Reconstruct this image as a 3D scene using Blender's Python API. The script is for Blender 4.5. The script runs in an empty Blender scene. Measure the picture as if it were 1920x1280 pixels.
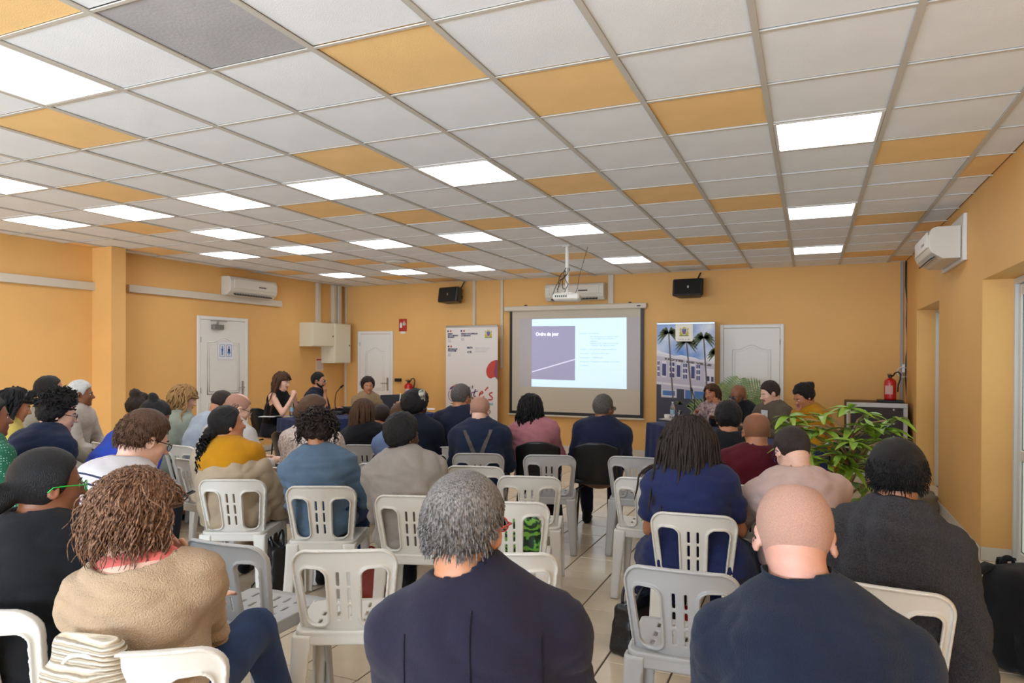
import bpy, math, random, time
import numpy as np
from mathutils import Vector, Matrix
T0 = time.time()
random.seed(7)
rng = np.random.default_rng(7)
S = bpy.context.scene
COL = S.collection
R_ = math.radians

# ------------------------------------------------------------------ camera
CAMZ = 1.55
FPX, YAW, PIT, ROL, CYP = 1286.0, 0.4092, -0.0042, -0.0044, 676.2
cam_d = bpy.data.cameras.new('camera')
cam = bpy.data.objects.new('camera', cam_d); COL.objects.link(cam)
cam.location = (0, 0, CAMZ)
cam_d.sensor_width = 36; cam_d.lens = 36 * FPX / 1920
cam_d.shift_y = (CYP - 640) / 1920
cam_d.clip_start = 0.05
cam.matrix_world = (Matrix.Translation((0, 0, CAMZ)) @ Matrix.Rotation(YAW, 4, 'Z') @
                    Matrix.Rotation(math.pi / 2 + PIT, 4, 'X') @ Matrix.Rotation(-ROL, 4, 'Z'))
S.camera = cam
cam_d.dof.use_dof = True; cam_d.dof.focus_distance = 2.9; cam_d.dof.aperture_fstop = 6.0
# ------------------------------------------------------------------ view, world, light
S.view_settings.view_transform = 'Standard'; S.view_settings.look = 'None'
S.view_settings.gamma = 1; S.view_settings.use_curve_mapping = False
S.view_settings.exposure = 0.62
W = bpy.data.worlds.new('World'); S.world = W; W.use_nodes = True
bgn = W.node_tree.nodes['Background']; bgn.inputs[0].default_value = (0.75, 0.85, 1, 1); bgn.inputs[1].default_value = 1.0
PANEL_E = 7.5          # light the ceiling panels give off
def area(name, loc, rot, sx, sy, power, col):
    l = bpy.data.lights.new(name, 'AREA'); l.shape = 'RECTANGLE'; l.size = sx; l.size_y = sy
    l.energy = power; l.color = col
    o = bpy.data.objects.new(name, l); COL.objects.link(o); o.location = loc; o.rotation_euler = rot
    return o
# daylight from the windows in the wall behind the camera
area('window_daylight', (-1.6, -3.7, 1.35), (R_(122), 0, 0), 5.2, 1.8, 400, (0.58, 0.78, 1.0))
area('window_daylight', (-6.2, -3.7, 1.35), (R_(122), 0, 0), 3.0, 1.8, 190, (0.58, 0.78, 1.0))

# ------------------------------------------------------------------ pixel helpers
def ray(u, v):
    a = (u - 960) / FPX; b = (CYP - v) / FPX
    c, s = math.cos(ROL), math.sin(ROL); a, b = c * a - s * b, s * a + c * b
    c, s = math.cos(PIT), math.sin(PIT); yf = c - s * b; z = s + c * b
    c, s = math.cos(YAW), math.sin(YAW)
    return np.array([c * a - s * yf, s * a + c * yf, z])
CAM = np.array([0, 0, CAMZ])
def at(u, v, d): return CAM + ray(u, v) * d                      # point at depth d
def atz(u, v, z): r = ray(u, v); return CAM + r * (z - CAMZ) / r[2]
def atx(u, v, x): r = ray(u, v); return CAM + r * x / r[0]
def aty(u, v, y): r = ray(u, v); return CAM + r * y / r[1]

# ------------------------------------------------------------------ materials
MATS = {}
def newmat(name):
    m = bpy.data.materials.new(name); m.use_nodes = True
    n = m.node_tree.nodes; return m, n, m.node_tree.links, n['Principled BSDF']
def srgb(h):
    if isinstance(h, str):
        c = [int(h[i:i + 2], 16) / 255 for i in (0, 2, 4)]
    else: c = [x / 255 for x in h]
    return tuple(((x + .055) / 1.055) ** 2.4 if x > .04045 else x / 12.92 for x in c) + (1,)
def mat(name, col, rough=.6, bump=0, scale=200, var=0, vscale=6, metal=0, spec=.5, stretch=None, emit=0, trans=0, sheen=0, col2=None, coat=0):
    if name in MATS: return MATS[name]
    m, N, L, p = newmat(name)
    c = srgb(col)
    p.inputs['Base Color'].default_value = c; p.inputs['Roughness'].default_value = rough
    p.inputs['Metallic'].default_value = metal; p.inputs['Specular IOR Level'].default_value = spec
    if trans: p.inputs['Transmission Weight'].default_value = trans
    if sheen: p.inputs['Sheen Weight'].default_value = sheen
    if coat: p.inputs['Coat Weight'].default_value = coat
    if emit:
        p.inputs['Emission Color'].default_value = c; p.inputs['Emission Strength'].default_value = emit
    tc = None
    if var or bump:
        tc = N.new('ShaderNodeTexCoord'); mp = N.new('ShaderNodeMapping'); L.new(tc.outputs['Object'], mp.inputs[0])
        if stretch: mp.inputs['Scale'].default_value = stretch
    if var:
        n1 = N.new('ShaderNodeTexNoise'); n1.inputs['Scale'].default_value = vscale; n1.inputs['Detail'].default_value = 4
        L.new(mp.outputs[0], n1.inputs['Vector'])
        r = N.new('ShaderNodeValToRGB'); L.new(n1.outputs[0], r.inputs[0])
        c2 = srgb(col2) if col2 else tuple(x * (1 - var) for x in c[:3]) + (1,)
        c3 = c if col2 else tuple(min(1, x * (1 + var * .6)) for x in c[:3]) + (1,)
        r.color_ramp.elements[0].color = c2; r.color_ramp.elements[0].position = .32
        r.color_ramp.elements[1].color = c3; r.color_ramp.elements[1].position = .68
        L.new(r.outputs[0], p.inputs['Base Color'])
    if bump:
        n2 = N.new('ShaderNodeTexNoise'); n2.inputs['Scale'].default_value = scale; n2.inputs['Detail'].default_value = 3
        L.new(mp.outputs[0], n2.inputs['Vector'])
        b = N.new('ShaderNodeBump'); b.inputs['Strength'].default_value = bump; b.inputs['Distance'].default_value = .01
        L.new(n2.outputs[0], b.inputs['Height']); L.new(b.outputs[0], p.inputs['Normal'])
    MATS[name] = m; return m
def fabric(name, col, bump=.25, scale=350, var=.12, vscale=9, rough=.85, sheen=.08, **k):
    col = tuple(c * .88 for c in col)
    return mat(name, col, rough, bump, scale, var, vscale, sheen=sheen, spec=.15, **k)
def skin(name, col):
    if name in MATS: return MATS[name]
    m = mat(name, col, .48, .12, 260, .10, 14)
    p = m.node_tree.nodes['Principled BSDF']
    p.inputs['Subsurface Weight'].default_value = .08; p.inputs['Subsurface Radius'].default_value = (.02, .008, .004)
    p.inputs['Subsurface Scale'].default_value = .3
    return m
def hairmat(name, col, col2=None, rough=.42, stretch=(9, 9, 1), scale=42):
    if name in MATS: return MATS[name]
    m = mat(name, col, rough, .7, scale, .35, scale * .7, stretch=stretch, col2=col2, spec=.28)
    return m
def wall_paint(name, col, var=.05):
    return mat(name, col, .62, .10, 55, var, 1.3, spec=.35)

# ------------------------------------------------------------------ mesh helpers
def link(o, parent=None):
    COL.objects.link(o)
    if parent is not None: o.parent = parent
    return o
def mesh_obj(name, V, F, m, parent=None, smooth=False, loc=None, rz=0):
    me = bpy.data.meshes.new(name)
    V = np.asarray(V, dtype=np.float32)
    if isinstance(F, np.ndarray) and F.ndim == 2:
        k = F.shape[1]
        me.vertices.add(len(V)); me.vertices.foreach_set('co', V.ravel())
        me.loops.add(F.size); me.loops.foreach_set('vertex_index', F.ravel().astype(np.int32))
        me.polygons.add(len(F)); me.polygons.foreach_set('loop_start', np.arange(0, F.size, k, dtype=np.int32))
        me.polygons.foreach_set('loop_total', np.full(len(F), k, dtype=np.int32))
        me.update(calc_edges=True)
    else:
        me.from_pydata([tuple(map(float, v)) for v in V], [], [tuple(f) for f in F]); me.update()
    if smooth: me.polygons.foreach_set('use_smooth', np.ones(len(me.polygons), dtype=bool))
    ms = m if isinstance(m, (list, tuple)) else [m]
    for x in ms: me.materials.append(x)
    o = bpy.data.objects.new(name, me); link(o, parent)
    if loc is not None: o.location = loc
    if rz: o.rotation_euler = (0, 0, rz)
    return o
def empty(name, loc=(0, 0, 0), rz=0):
    o = bpy.data.objects.new(name, None); o.empty_display_size = .1; COL.objects.link(o)
    o.location = loc; o.rotation_euler = (0, 0, rz); return o
def tag(o, label=None, cat=None, group=None, kind=None):
    if label: o['label'] = label
    if cat: o['category'] = cat
    if group: o['group'] = group
    if kind: o['kind'] = kind
    return o
class MB:
    """collects boxes, tubes, lathes and sheets; build() links them as one mesh object"""
    def __init__(s): s.V = []; s.F = []; s.M = []; s.n = 0
    def add(s, V, F, mi=0):
        V = np.asarray(V, float).reshape(-1, 3)
        s.V.append(V); s.F += [tuple(int(i) + s.n for i in f) for f in F]; s.M += [mi] * len(F); s.n += len(V); return s
    def box(s, x0, x1, y0, y1, z0, z1, mi=0, M=None, bev=0):
        if bev:
            b = min(bev, (x1 - x0) / 2.01, (y1 - y0) / 2.01, (z1 - z0) / 2.01); V = []; 
            c = np.array([[x0, y0, z0], [x1, y1, z1]], float)
            idx = {}
            for i in (0, 1):
                for j in (0, 1):
                    for k in (0, 1):
                        p = np.array([c[i][0], c[j][1], c[k][2]]); s_ = np.array([1 - 2 * i, 1 - 2 * j, 1 - 2 * k]) * b
                        for a in range(3):
                            q = p + s_; q[a] = p[a]; idx[(i, j, k, a)] = len(V); V.append(q)
            F = []
            for a in range(3):
                o1, o2 = [x for x in range(3) if x != a]
                for e in (0, 1):
                    f = []
                    for (p_, q_) in ((0, 0), (1, 0), (1, 1), (0, 1)):
                        t = [0, 0, 0]; t[a] = e; t[o1] = p_; t[o2] = q_; f.append(idx[(*t, a)])
                    F.append(f)
                for p_ in (0, 1):
                    for q_ in (0, 1):
                        t = [0, 0, 0]; t[o1] = p_; t[o2] = q_; t2 = list(t); t2[a] = 1
                        F.append([idx[(*t, o1)], idx[(*t2, o1)], idx[(*t2, o2)], idx[(*t, o2)]])
            for i in (0, 1):
                for j in (0, 1):
                    for k in (0, 1): F.append([idx[(i, j, k, 0)], idx[(i, j, k, 1)], idx[(i, j, k, 2)]])
        else:
            V = [(x0, y0, z0), (x1, y0, z0), (x1, y1, z0), (x0, y1, z0), (x0, y0, z1), (x1, y0, z1), (x1, y1, z1), (x0, y1, z1)]
            F = [(0, 3, 2, 1), (4, 5, 6, 7), (0, 1, 5, 4), (1, 2, 6, 5), (2, 3, 7, 6), (3, 0, 4, 7)]
        V = np.array(V, float)
        if M is not None: V = V @ np.array(M.to_3x3()).T + np.array(M.translation)
        return s.add(V, F, mi)
    def tube(s, pts, r, n=8, mi=0, caps=True, closed=False):
        P = np.asarray(pts, float); m = len(P)
        rr = np.full(m, r, float) if np.isscalar(r) else np.asarray(r, float)
        T = np.gradient(P, axis=0)
        if closed: T = np.roll(P, -1, 0) - np.roll(P, 1, 0)
        T /= np.linalg.norm(T, axis=1)[:, None] + 1e-12
        up = np.array([0, 0, 1.]) if abs(T[0][2]) < .9 else np.array([1., 0, 0])
        V = []
        a = np.arange(n) * 2 * np.pi / n
        for i in range(m):
            x = np.cross(up, T[i]); x /= np.linalg.norm(x) + 1e-12; y = np.cross(T[i], x); up = y
            V.append(P[i] + rr[i] * (np.cos(a)[:, None] * x + np.sin(a)[:, None] * y))
        V = np.concatenate(V); F = []
        for i in range(m if closed else m - 1):
            j = (i + 1) % m
            for k in range(n): F.append((i * n + k, i * n + (k + 1) % n, j * n + (k + 1) % n, j * n + k))
        if caps and not closed: F += [tuple(range(n))[::-1], tuple(range((m - 1) * n, m * n))]
        return s.add(V, F, mi)
    def cyl(s, a, b, r, r2=None, n=16, mi=0): return s.tube([a, b], [r, r if r2 is None else r2], n, mi)
    def lathe(s, prof, c=(0, 0, 0), n=24, mi=0):
        a = np.arange(n) * 2 * np.pi / n
        V = np.concatenate([np.stack([r * np.cos(a), r * np.sin(a), np.full(n, z)], 1) for r, z in prof]) + np.array(c)
        F = []
        for i in range(len(prof) - 1):
            for k in range(n): F.append((i * n + k, i * n + (k + 1) % n, (i + 1) * n + (k + 1) % n, (i + 1) * n + k))
        F += [tuple(range(n))[::-1], tuple(range((len(prof) - 1) * n, len(prof) * n))]
        return s.add(V, F, mi)
    def poly(s, pts, mi=0, thick=0, nrm=(0, -1, 0)):
        P = np.asarray(pts, float); n = len(P)
        if not thick: return s.add(P, [tuple(range(n))], mi)
        Q = P - np.array(nrm) * thick
        F = [tuple(range(n)), tuple(range(2 * n - 1, n - 1, -1))] + [(i, (i + 1) % n, n + (i + 1) % n, n + i) for i in range(n)]
        return s.add(np.concatenate([P, Q]), F, mi)
    def sheet(s, fn, nu, nv, mi=0):
        V = [fn(i / nu, j / nv) for i in range(nu + 1) for j in range(nv + 1)]
        F = [(i * (nv + 1) + j, (i + 1) * (nv + 1) + j, (i + 1) * (nv + 1) + j + 1, i * (nv + 1) + j + 1) for i in range(nu) for j in range(nv)]
        return s.add(V, F, mi)
    def build(s, name, m, parent=None, smooth=False, loc=None, rz=0, solid=0):
        o = mesh_obj(name, np.concatenate(s.V), s.F, m, parent, smooth, loc, rz)
        if isinstance(m, (list, tuple)): o.data.polygons.foreach_set('material_index', s.M)
        if solid:
            md = o.modifiers.new('t', 'SOLIDIFY'); md.thickness = solid; md.offset = 0
        return o
def text_obj(name, body, size, loc, m, parent=None, rot=(R_(90), 0, 0), align='LEFT', bold=0, width=None):
    c = bpy.data.curves.new(name, 'FONT'); c.body = body; c.size = size; c.align_x = align; c.offset = bold; c.resolution_u = 2; c.extrude = .0004
    t = bpy.data.objects.new(name, c); COL.objects.link(t)
    bpy.context.view_layer.update()
    me = bpy.data.meshes.new_from_object(t.evaluated_get(bpy.context.evaluated_depsgraph_get()))
    bpy.data.objects.remove(t)
    me.materials.clear(); me.materials.append(m)
    if width and len(me.vertices):
        xs = [v.co.x for v in me.vertices]; w = max(xs) - min(xs)
        for v in me.vertices: v.co.x *= width / w
    o = bpy.data.objects.new(name, me); link(o, parent); o.location = loc; o.rotation_euler = rot
    return o

# ------------------------------------------------------------------ distance-field modelling
def smin(a, b, k):
    if k <= 0: return np.minimum(a, b)
    h = np.maximum(k - np.abs(a - b), 0) / k
    return np.minimum(a, b) - h * h * k * .25
def smax(a, b, k): return -smin(-a, -b, k)
def steps(lo, hi, hc, fine=()):
    xs = [lo]
    while xs[-1] < hi:
        x = xs[-1]; h = hc
        for a, b, hf in fine:
            if a - hf <= x <= b: h = min(h, hf)
            elif x < a: h = min(h, max(hf, (a - x) * .6 + hf * .5))
        xs.append(x + h)
    return np.array(xs, dtype=np.float32)
class Grid:
    def __init__(s, xs, ys, zs):
        s.ax = (xs, ys, zs); s.F = np.full((len(xs), len(ys), len(zs)), .5, dtype=np.float32)
    def sub(s, lo, hi):
        sl = []
        for a, l, h in zip(s.ax, lo, hi):
            i = max(0, np.searchsorted(a, l) - 1); j = min(len(a), np.searchsorted(a, h) + 1); sl.append(slice(i, max(j, i)))
        P = (s.ax[0][sl[0]][:, None, None], s.ax[1][sl[1]][None, :, None], s.ax[2][sl[2]][None, None, :])
        return tuple(sl), P
    def add(s, fn, lo, hi, k=.02, pad=None):
        pad = k + .02 if pad is None else pad
        sl, P = s.sub(np.asarray(lo) - pad, np.asarray(hi) + pad)
        if 0 in s.F[sl].shape: return
        s.F[sl] = smin(s.F[sl], fn(*P), k)
    def cut(s, fn, lo, hi, k=.006):
        sl, P = s.sub(lo, hi)
        if 0 in s.F[sl].shape: return
        s.F[sl] = smax(s.F[sl], -fn(*P), k)
    def cap(s, a, b, ra, rb, k=.02):
        a = np.asarray(a, float); b = np.asarray(b, float); r = max(ra, rb)
        s.add(lambda X, Y, Z: f_cap(X, Y, Z, a, b, ra, rb), np.minimum(a, b) - r, np.maximum(a, b) + r, k)
    def ecap(s, a, b, ra, rb, right, k=.03):
        a = np.asarray(a, float); b = np.asarray(b, float); r = max(ra[0], ra[1], rb[0], rb[1])
        s.add(lambda X, Y, Z: f_ecap(X, Y, Z, a, b, ra, rb, right), np.minimum(a, b) - r, np.maximum(a, b) + r, k)
    def ell(s, c, r, k=.01, Rm=None):
        c = np.asarray(c, float); m = max(r)
        s.add(lambda X, Y, Z: f_ell(X - c[0], Y - c[1], Z - c[2], r, Rm), c - m, c + m, k)
    def net(s): return surface_net(s.F, s.ax)
def f_cap(X, Y, Z, a, b, ra, rb):
    d = b - a; L2 = float(d @ d) + 1e-12
    t = np.clip(((X - a[0]) * d[0] + (Y - a[1]) * d[1] + (Z - a[2]) * d[2]) / L2, 0, 1)
    return np.sqrt((X - a[0] - t * d[0]) ** 2 + (Y - a[1] - t * d[1]) ** 2 + (Z - a[2] - t * d[2]) ** 2) - (ra + (rb - ra) * t)
def f_ecap(X, Y, Z, a, b, ra, rb, right):
    d = b - a; L2 = float(d @ d) + 1e-12
    t = np.clip(((X - a[0]) * d[0] + (Y - a[1]) * d[1] + (Z - a[2]) * d[2]) / L2, 0, 1)
    x = X - a[0] - t * d[0]; y = Y - a[1] - t * d[1]; z = Z - a[2] - t * d[2]
    w = x * right[0] + y * right[1] + z * right[2]
    r2 = np.maximum(x * x + y * y + z * z - w * w, 0)
    A = ra[0] + (rb[0] - ra[0]) * t; B = ra[1] + (rb[1] - ra[1]) * t
    q = np.sqrt((w / A) ** 2 + r2 / (B * B))
    return (q - 1) * np.minimum(A, B)
def f_ell(x, y, z, r, Rm=None):
    if Rm is not None:
        x, y, z = (Rm[0][0] * x + Rm[1][0] * y + Rm[2][0] * z, Rm[0][1] * x + Rm[1][1] * y + Rm[2][1] * z, Rm[0][2] * x + Rm[1][2] * y + Rm[2][2] * z)
    k0 = np.sqrt((x / r[0]) ** 2 + (y / r[1]) ** 2 + (z / r[2]) ** 2)
    k1 = np.sqrt((x / r[0] ** 2) ** 2 + (y / r[1] ** 2) ** 2 + (z / r[2] ** 2) ** 2) + 1e-9
    return k0 * (k0 - 1) / k1
def surface_net(F, ax):
    nx, ny, nz = F.shape
    C = [F[i:nx - 1 + i, j:ny - 1 + j, k:nz - 1 + k] for i in (0, 1) for j in (0, 1) for k in (0, 1)]
    ins = sum((c < 0).astype(np.int8) for c in C)
    act = (ins > 0) & (ins < 8)
    ii, jj, kk = np.nonzero(act); n = len(ii)
    if n == 0: return np.zeros((0, 3)), np.zeros((0, 4), int)
    vals = np.stack([c[ii, jj, kk] for c in C], 1)
    x = [ax[0][ii], ax[0][ii + 1]]; y = [ax[1][jj], ax[1][jj + 1]]; z = [ax[2][kk], ax[2][kk + 1]]
    acc = np.zeros((n, 3)); cnt = np.zeros(n)
    cor = [(i, j, k) for i in (0, 1) for j in (0, 1) for k in (0, 1)]
    for a in range(8):
        for b in range(a + 1, 8):
            dif = [cor[a][q] != cor[b][q] for q in range(3)]
            if sum(dif) != 1: continue
            va, vb = vals[:, a], vals[:, b]; m = (va < 0) != (vb < 0)
            t = np.where(m, va / np.where(m, va - vb, 1), 0)
            pa = np.stack([x[cor[a][0]], y[cor[a][1]], z[cor[a][2]]], 1); pb = np.stack([x[cor[b][0]], y[cor[b][1]], z[cor[b][2]]], 1)
            acc += np.where(m[:, None], pa + (pb - pa) * t[:, None], 0); cnt += m
    V = acc / cnt[:, None]
    idx = np.full(act.shape, -1, dtype=np.int32); idx[ii, jj, kk] = np.arange(n)
    Q = []
    s = F < 0
    # x edges
    for axis in range(3):
        if axis == 0: a, b = s[:-1, 1:-1, 1:-1], s[1:, 1:-1, 1:-1]
        elif axis == 1: a, b = s[1:-1, :-1, 1:-1], s[1:-1, 1:, 1:-1]
        else: a, b = s[1:-1, 1:-1, :-1], s[1:-1, 1:-1, 1:]
        m = a != b; i, j, k = np.nonzero(m); fl = a[i, j, k]
        if axis == 0: q = np.stack([idx[i, j, k], idx[i, j + 1, k], idx[i, j + 1, k + 1], idx[i, j, k + 1]], 1)
        elif axis == 1: q = np.stack([idx[i, j, k], idx[i, j, k + 1], idx[i + 1, j, k + 1], idx[i + 1, j, k]], 1)
        else: q = np.stack([idx[i, j, k], idx[i + 1, j, k], idx[i + 1, j + 1, k], idx[i, j + 1, k]], 1)
        q[~fl] = q[~fl][:, ::-1]; Q.append(q)
    Q = np.concatenate(Q); Q = Q[(Q >= 0).all(1)]
    return V, Q
def vnormals(V, Q):
    n = np.cross(V[Q[:, 2]] - V[Q[:, 0]], V[Q[:, 3]] - V[Q[:, 1]])
    N = np.stack([sum(np.bincount(Q[:, c], n[:, a], len(V)) for c in range(4)) for a in range(3)], 1)
    return N / (np.linalg.norm(N, axis=1)[:, None] + 1e-12)
def wob(V, f, ph=0.0, seed=0):
    r = np.random.default_rng(seed); o = np.zeros(len(V))
    for i in range(4):
        k = r.normal(size=3); k /= np.linalg.norm(k); k2 = r.normal(size=3); k2 /= np.linalg.norm(k2)
        o += np.sin(V @ k * f * (1 + .35 * i) + ph + 1.7 * np.sin(V @ k2 * f * .6 + i * 2.1 + seed))
    return o / 4
def tubes(paths, radii, ns=5):
    """paths (n,m,3) -> many tapered tubes in one go"""
    n, m, _ = paths.shape
    T = np.gradient(paths, axis=1); T /= np.linalg.norm(T, axis=2)[..., None] + 1e-9
    ref = np.array([.31, .22, .93]); X = np.cross(T, ref); X /= np.linalg.norm(X, axis=2)[..., None] + 1e-9; Y = np.cross(T, X)
    a = np.arange(ns) * 2 * np.pi / ns
    V = paths[:, :, None, :] + radii[:, :, None, None] * (np.cos(a)[None, None, :, None] * X[:, :, None, :] + np.sin(a)[None, None, :, None] * Y[:, :, None, :])
    base = (np.arange(n) * m * ns)[:, None, None] + (np.arange(m - 1) * ns)[None, :, None]
    k = np.arange(ns)[None, None, :]; k2 = (k + 1) % ns
    F = np.stack([base + k, base + k2, base + ns + k2, base + ns + k], -1).reshape(-1, 4)
    return V.reshape(-1, 3), F

# ================================================================== the room
XL, XR, YB, YF, ZC = -8.25, 1.225, 10.86, -4.0, 2.905
M_wall = wall_paint('yellow_wall_paint', (226, 174, 104))
M_white = mat('white_paint', (226, 221, 212), .45)
M_offw = mat('off_white_plastic', (214, 206, 192), .4)
M_trunk = mat('cable_trunking', (205, 192, 172), .4)
M_black = mat('black_plastic', (18, 18, 20), .45)
M_metal = mat('brushed_metal', (170, 170, 168), .35, metal=.9)
M_tile = mat('ceiling_tile_board', (240, 240, 241), .9, .12, 160, .035, 3)
M_tileg = mat('grey_ceiling_board', (176, 172, 172), .9, .12, 60, .10, 3)
M_orange = mat('orange_tile_board', (250, 206, 140), .8, .12, 160, .05, 3)
M_tee = mat('ceiling_grid_metal', (200, 193, 182), .5)
M_led = mat('led_diffuser', (240, 247, 255), .4, emit=PANEL_E * .72)
M_frame = mat('white_aluminium', (214, 212, 205), .35)
M_floor = mat('ceramic_floor_tile', (216, 196, 168), .22, .03, 30, .10, 4, spec=.5)
M_grout = mat('dark_grout', (74, 62, 52), .9)
M_base = mat('skirting_tile', (205, 195, 180), .35, 0, 0, .08, 8)
M_glass = mat('frosted_glass_glow', (196, 204, 190), .25, emit=.32)  # faint glow in the panes stands in for daylight coming through

def struct(o): o['kind'] = 'structure'; return o
m = MB(); m.box(XL - .3, XR + 1.4, YF - .2, YB + .3, -.12, -.004); floor = struct(m.build('floor', M_grout))
TX0, TY0, TP = -1.30, 3.405, .3425
def tile_mesh(name, w, d, t, mt, bev=.003):
    m = MB(); m.box(-w / 2, w / 2, -d / 2, d / 2, -t, 0, bev=bev); o = m.build(name, mt); return o
ft = tile_mesh('floor_tile', TP - .008, TP - .005, .01, M_floor); ftm = ft.data; bpy.data.objects.remove(ft)
cand = []
for i in range(int((XL - TX0) / TP) - 1, int((XR + .4 - TX0) / TP) + 1):
    for j in range(int((YF - TY0) / TP) - 1, int((YB - TY0) / TP) + 1):
        x = TX0 + (i + .5) * TP; y = TY0 + (j + .5) * TP
        if x < XL or x > XR + .15 or y > YB or y < YF: continue
        f = -x * math.sin(YAW) + y * math.cos(YAW); l = x * math.cos(YAW) + y * math.sin(YAW)
        vis = f > .5 and abs(l / f) < .80 and CAMZ / f < .50
        # tiles that the aisle and the side passage really show come first
        aisle = (-2.8 < x < -.5 and 2.6 < y < 8.5) or (x > .3 and 3.2 < y < 8)
        cand.append(((0 if vis and aisle else 1 if vis else 2, f), x, y))
cand.sort(key=lambda c: c[0])
for c, x, y in cand[:290]:
    o = bpy.data.objects.new('tile', ftm); link(o, floor); o.location = (x, y, 0)
V = []; F = []; bw, bd = (TP - .008) / 2, (TP - .005) / 2
for n_, (c, x, y) in enumerate(cand[290:]):
    V += [(x - bw, y - bd, 0), (x + bw, y - bd, 0), (x + bw, y + bd, 0), (x - bw, y + bd, 0)]; F.append([4 * n_ + k for k in range(4)])
tag(mesh_obj('tile_field', V, np.array(F), M_floor, floor), kind='stuff')

# ceiling: slab, metal grid, tiles and light panels
GX, GY, GP = -.2131, 3.0196, .6
m = MB(); m.box(XL - .3, XR + .6, YF - .2, YB + .3, ZC + .035, ZC + .12); ceiling = struct(m.build('ceiling', M_tile))
LIGHTS = [(0, 2), (-4, 2), (-6, 2), (-8, 2), (-10, 2), (-12, 2), (0, 6), (-4, 6), (-6, 6), (-8, 6), (-10, 6), (-12, 6),
          (0, 10), (-4, 10), (-8, 10), (-10, 10), (-12, 10), (-10, 4), (-10, 0), (-6, -2)]
EXTRA_L = [(0, -2), (-2, -4), (-6, -6), (-10, -6), (-12, -2), (-2, -8), (-10, -10)]
ORANGE = {(-5, -3), (-7, -1), (-9, 1), (-11, 3), (-13, 5), (-3, -1), (-2, 0), (-1, 1), (-5, 1), (-3, 3), (-7, 3), (-6, 4), (-5, 5), (-2, 4),
          (-1, 5), (-9, 5), (-7, 7), (-10, 8), (-11, 7), (-9, 9), (-3, 7), (-2, 8), (-1, 9), (-5, 9), (1, 3), (2, 4), (1, 7), (2, 8), (2, 12),
          (1, 11), (-3, 11), (-2, 12), (-13, 9), (-7, 11), (-6, 12), (-11, 11), (-10, 12), (-14, 4), (-14, 8), (-1, 13), (-9, 13)}
GREYT = {(-4, -2)}  # unlit panel among the light panels, built as a grey board
LY = {0: 'c'}
def tile_rect(c, r):
    x0 = max(GX + c * GP, XL); x1 = min(GX + (c + 1) * GP, XR); y0 = max(GY + r * GP, YF); y1 = min(GY + (r + 1) * GP, YB)
    return x0, x1, y0, y1
tmesh = {}
for c in range(-15, 3):
    for r in range(-12, 14):
        x0, x1, y0, y1 = tile_rect(c, r)
        if x1 - x0 < .02 or y1 - y0 < .02: continue
        if (c, r) in LIGHTS or (c, r) in EXTRA_L: continue
        if r < -4: continue
        f = -(x0 + .3) * math.sin(YAW) + (y0 + .3) * math.cos(YAW); l = (x0 + .3) * math.cos(YAW) + (y0 + .3) * math.sin(YAW)
        if f < 1.2 or abs(l / f) > 1.05: continue
        mt = M_orange if (c, r) in ORANGE else M_tileg if (c, r) in GREYT else M_tile
        key = (round(x1 - x0, 3), round(y1 - y0, 3), mt.name)
        if key not in tmesh:
            w, d = (x1 - x0 - .020) / 2, (y1 - y0 - .014) / 2
            mb = MB(); mb.box(-w, w, -d, d, 0, .018, bev=.003); o = mb.build('ceiling_tile', mt, ceiling); tmesh[key] = o.data
        else:
            o = bpy.data.objects.new('ceiling_tile', tmesh[key]); link(o, ceiling)
        o.location = ((x0 + x1) / 2, (y0 + y1) / 2, ZC + .004 + random.uniform(0, .003))
        if (c, r) in ORANGE: o['label'] = 'orange ceiling tile'
        if (c, r) in GREYT: o['label'] = 'grey, slightly stained unlit ceiling panel'; o.name = 'unlit_panel'
# grid: one long tee for each line
tees = []
for c in range(-14, 3):
    x = GX + c * GP
    if XL < x < XR:
        mb = MB(); w = .014
        mb.box(x - w, x + w, YF, YB, ZC - .004, ZC + .002); mb.box(x - .003, x + .003, YF, YB, ZC, ZC + .03); mb.build('grid_tee', M_tee, ceiling)
for r in range(-11, 14):
    y = GY + r * GP
    if YF < y < YB:
        mb = MB(); mb.box(XL, XR, y - .008, y + .008, ZC - .002, ZC + .003); mb.build('grid_cross_tee', M_tee, ceiling)
rowname = {2: 'nearest full row of lights', 6: 'middle row of lights', 10: 'farthest row of lights'}
ordn = {0: 'rightmost', -4: 'second from the right', -6: 'third from the right', -8: 'fourth from the right', -10: 'fifth from the right', -12: 'leftmost'}
def light_panel(c, r, label):
    x0, x1, y0, y1 = tile_rect(c, r); x, y = (x0 + x1) / 2, (y0 + y1) / 2
    t = empty('ceiling_light', (x, y, ZC)); tag(t, label, 'light', 'square light panels in the ceiling')
    mb = MB(); a, b = .288, .270
    for s_ in (-1, 1):
        mb.box(-a, a, min(s_ * a, s_ * b), max(s_ * a, s_ * b), -.004, .02); mb.box(min(s_ * a, s_ * b), max(s_ * a, s_ * b), -b, b, -.004, .02)
    mb.build('frame', M_white, t)
    mb = MB(); mb.box(-b, b, -b, b, .0, .006); mb.build('diffuser', M_led, t)
for c, r in LIGHTS:
    if r in rowname:
        nm = ordn[c] if not (r == 10 and c in (-8, -10)) else {-8: 'third from the right', -10: 'fourth from the right'}[c]
        lab = f'lit ceiling panel, {nm} in the {rowname[r]}'
    else: lab = {(-10, 4): 'lit square ceiling panel between the middle and nearest rows at the left', (-10, 0): 'lit ceiling panel cut by the left edge of the frame, halfway down the ceiling',
                 (-6, -2): 'lit ceiling panel that looks largest, at the upper left edge, nearest the camera'}[(c, r)]
    light_panel(c, r, lab)
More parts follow.
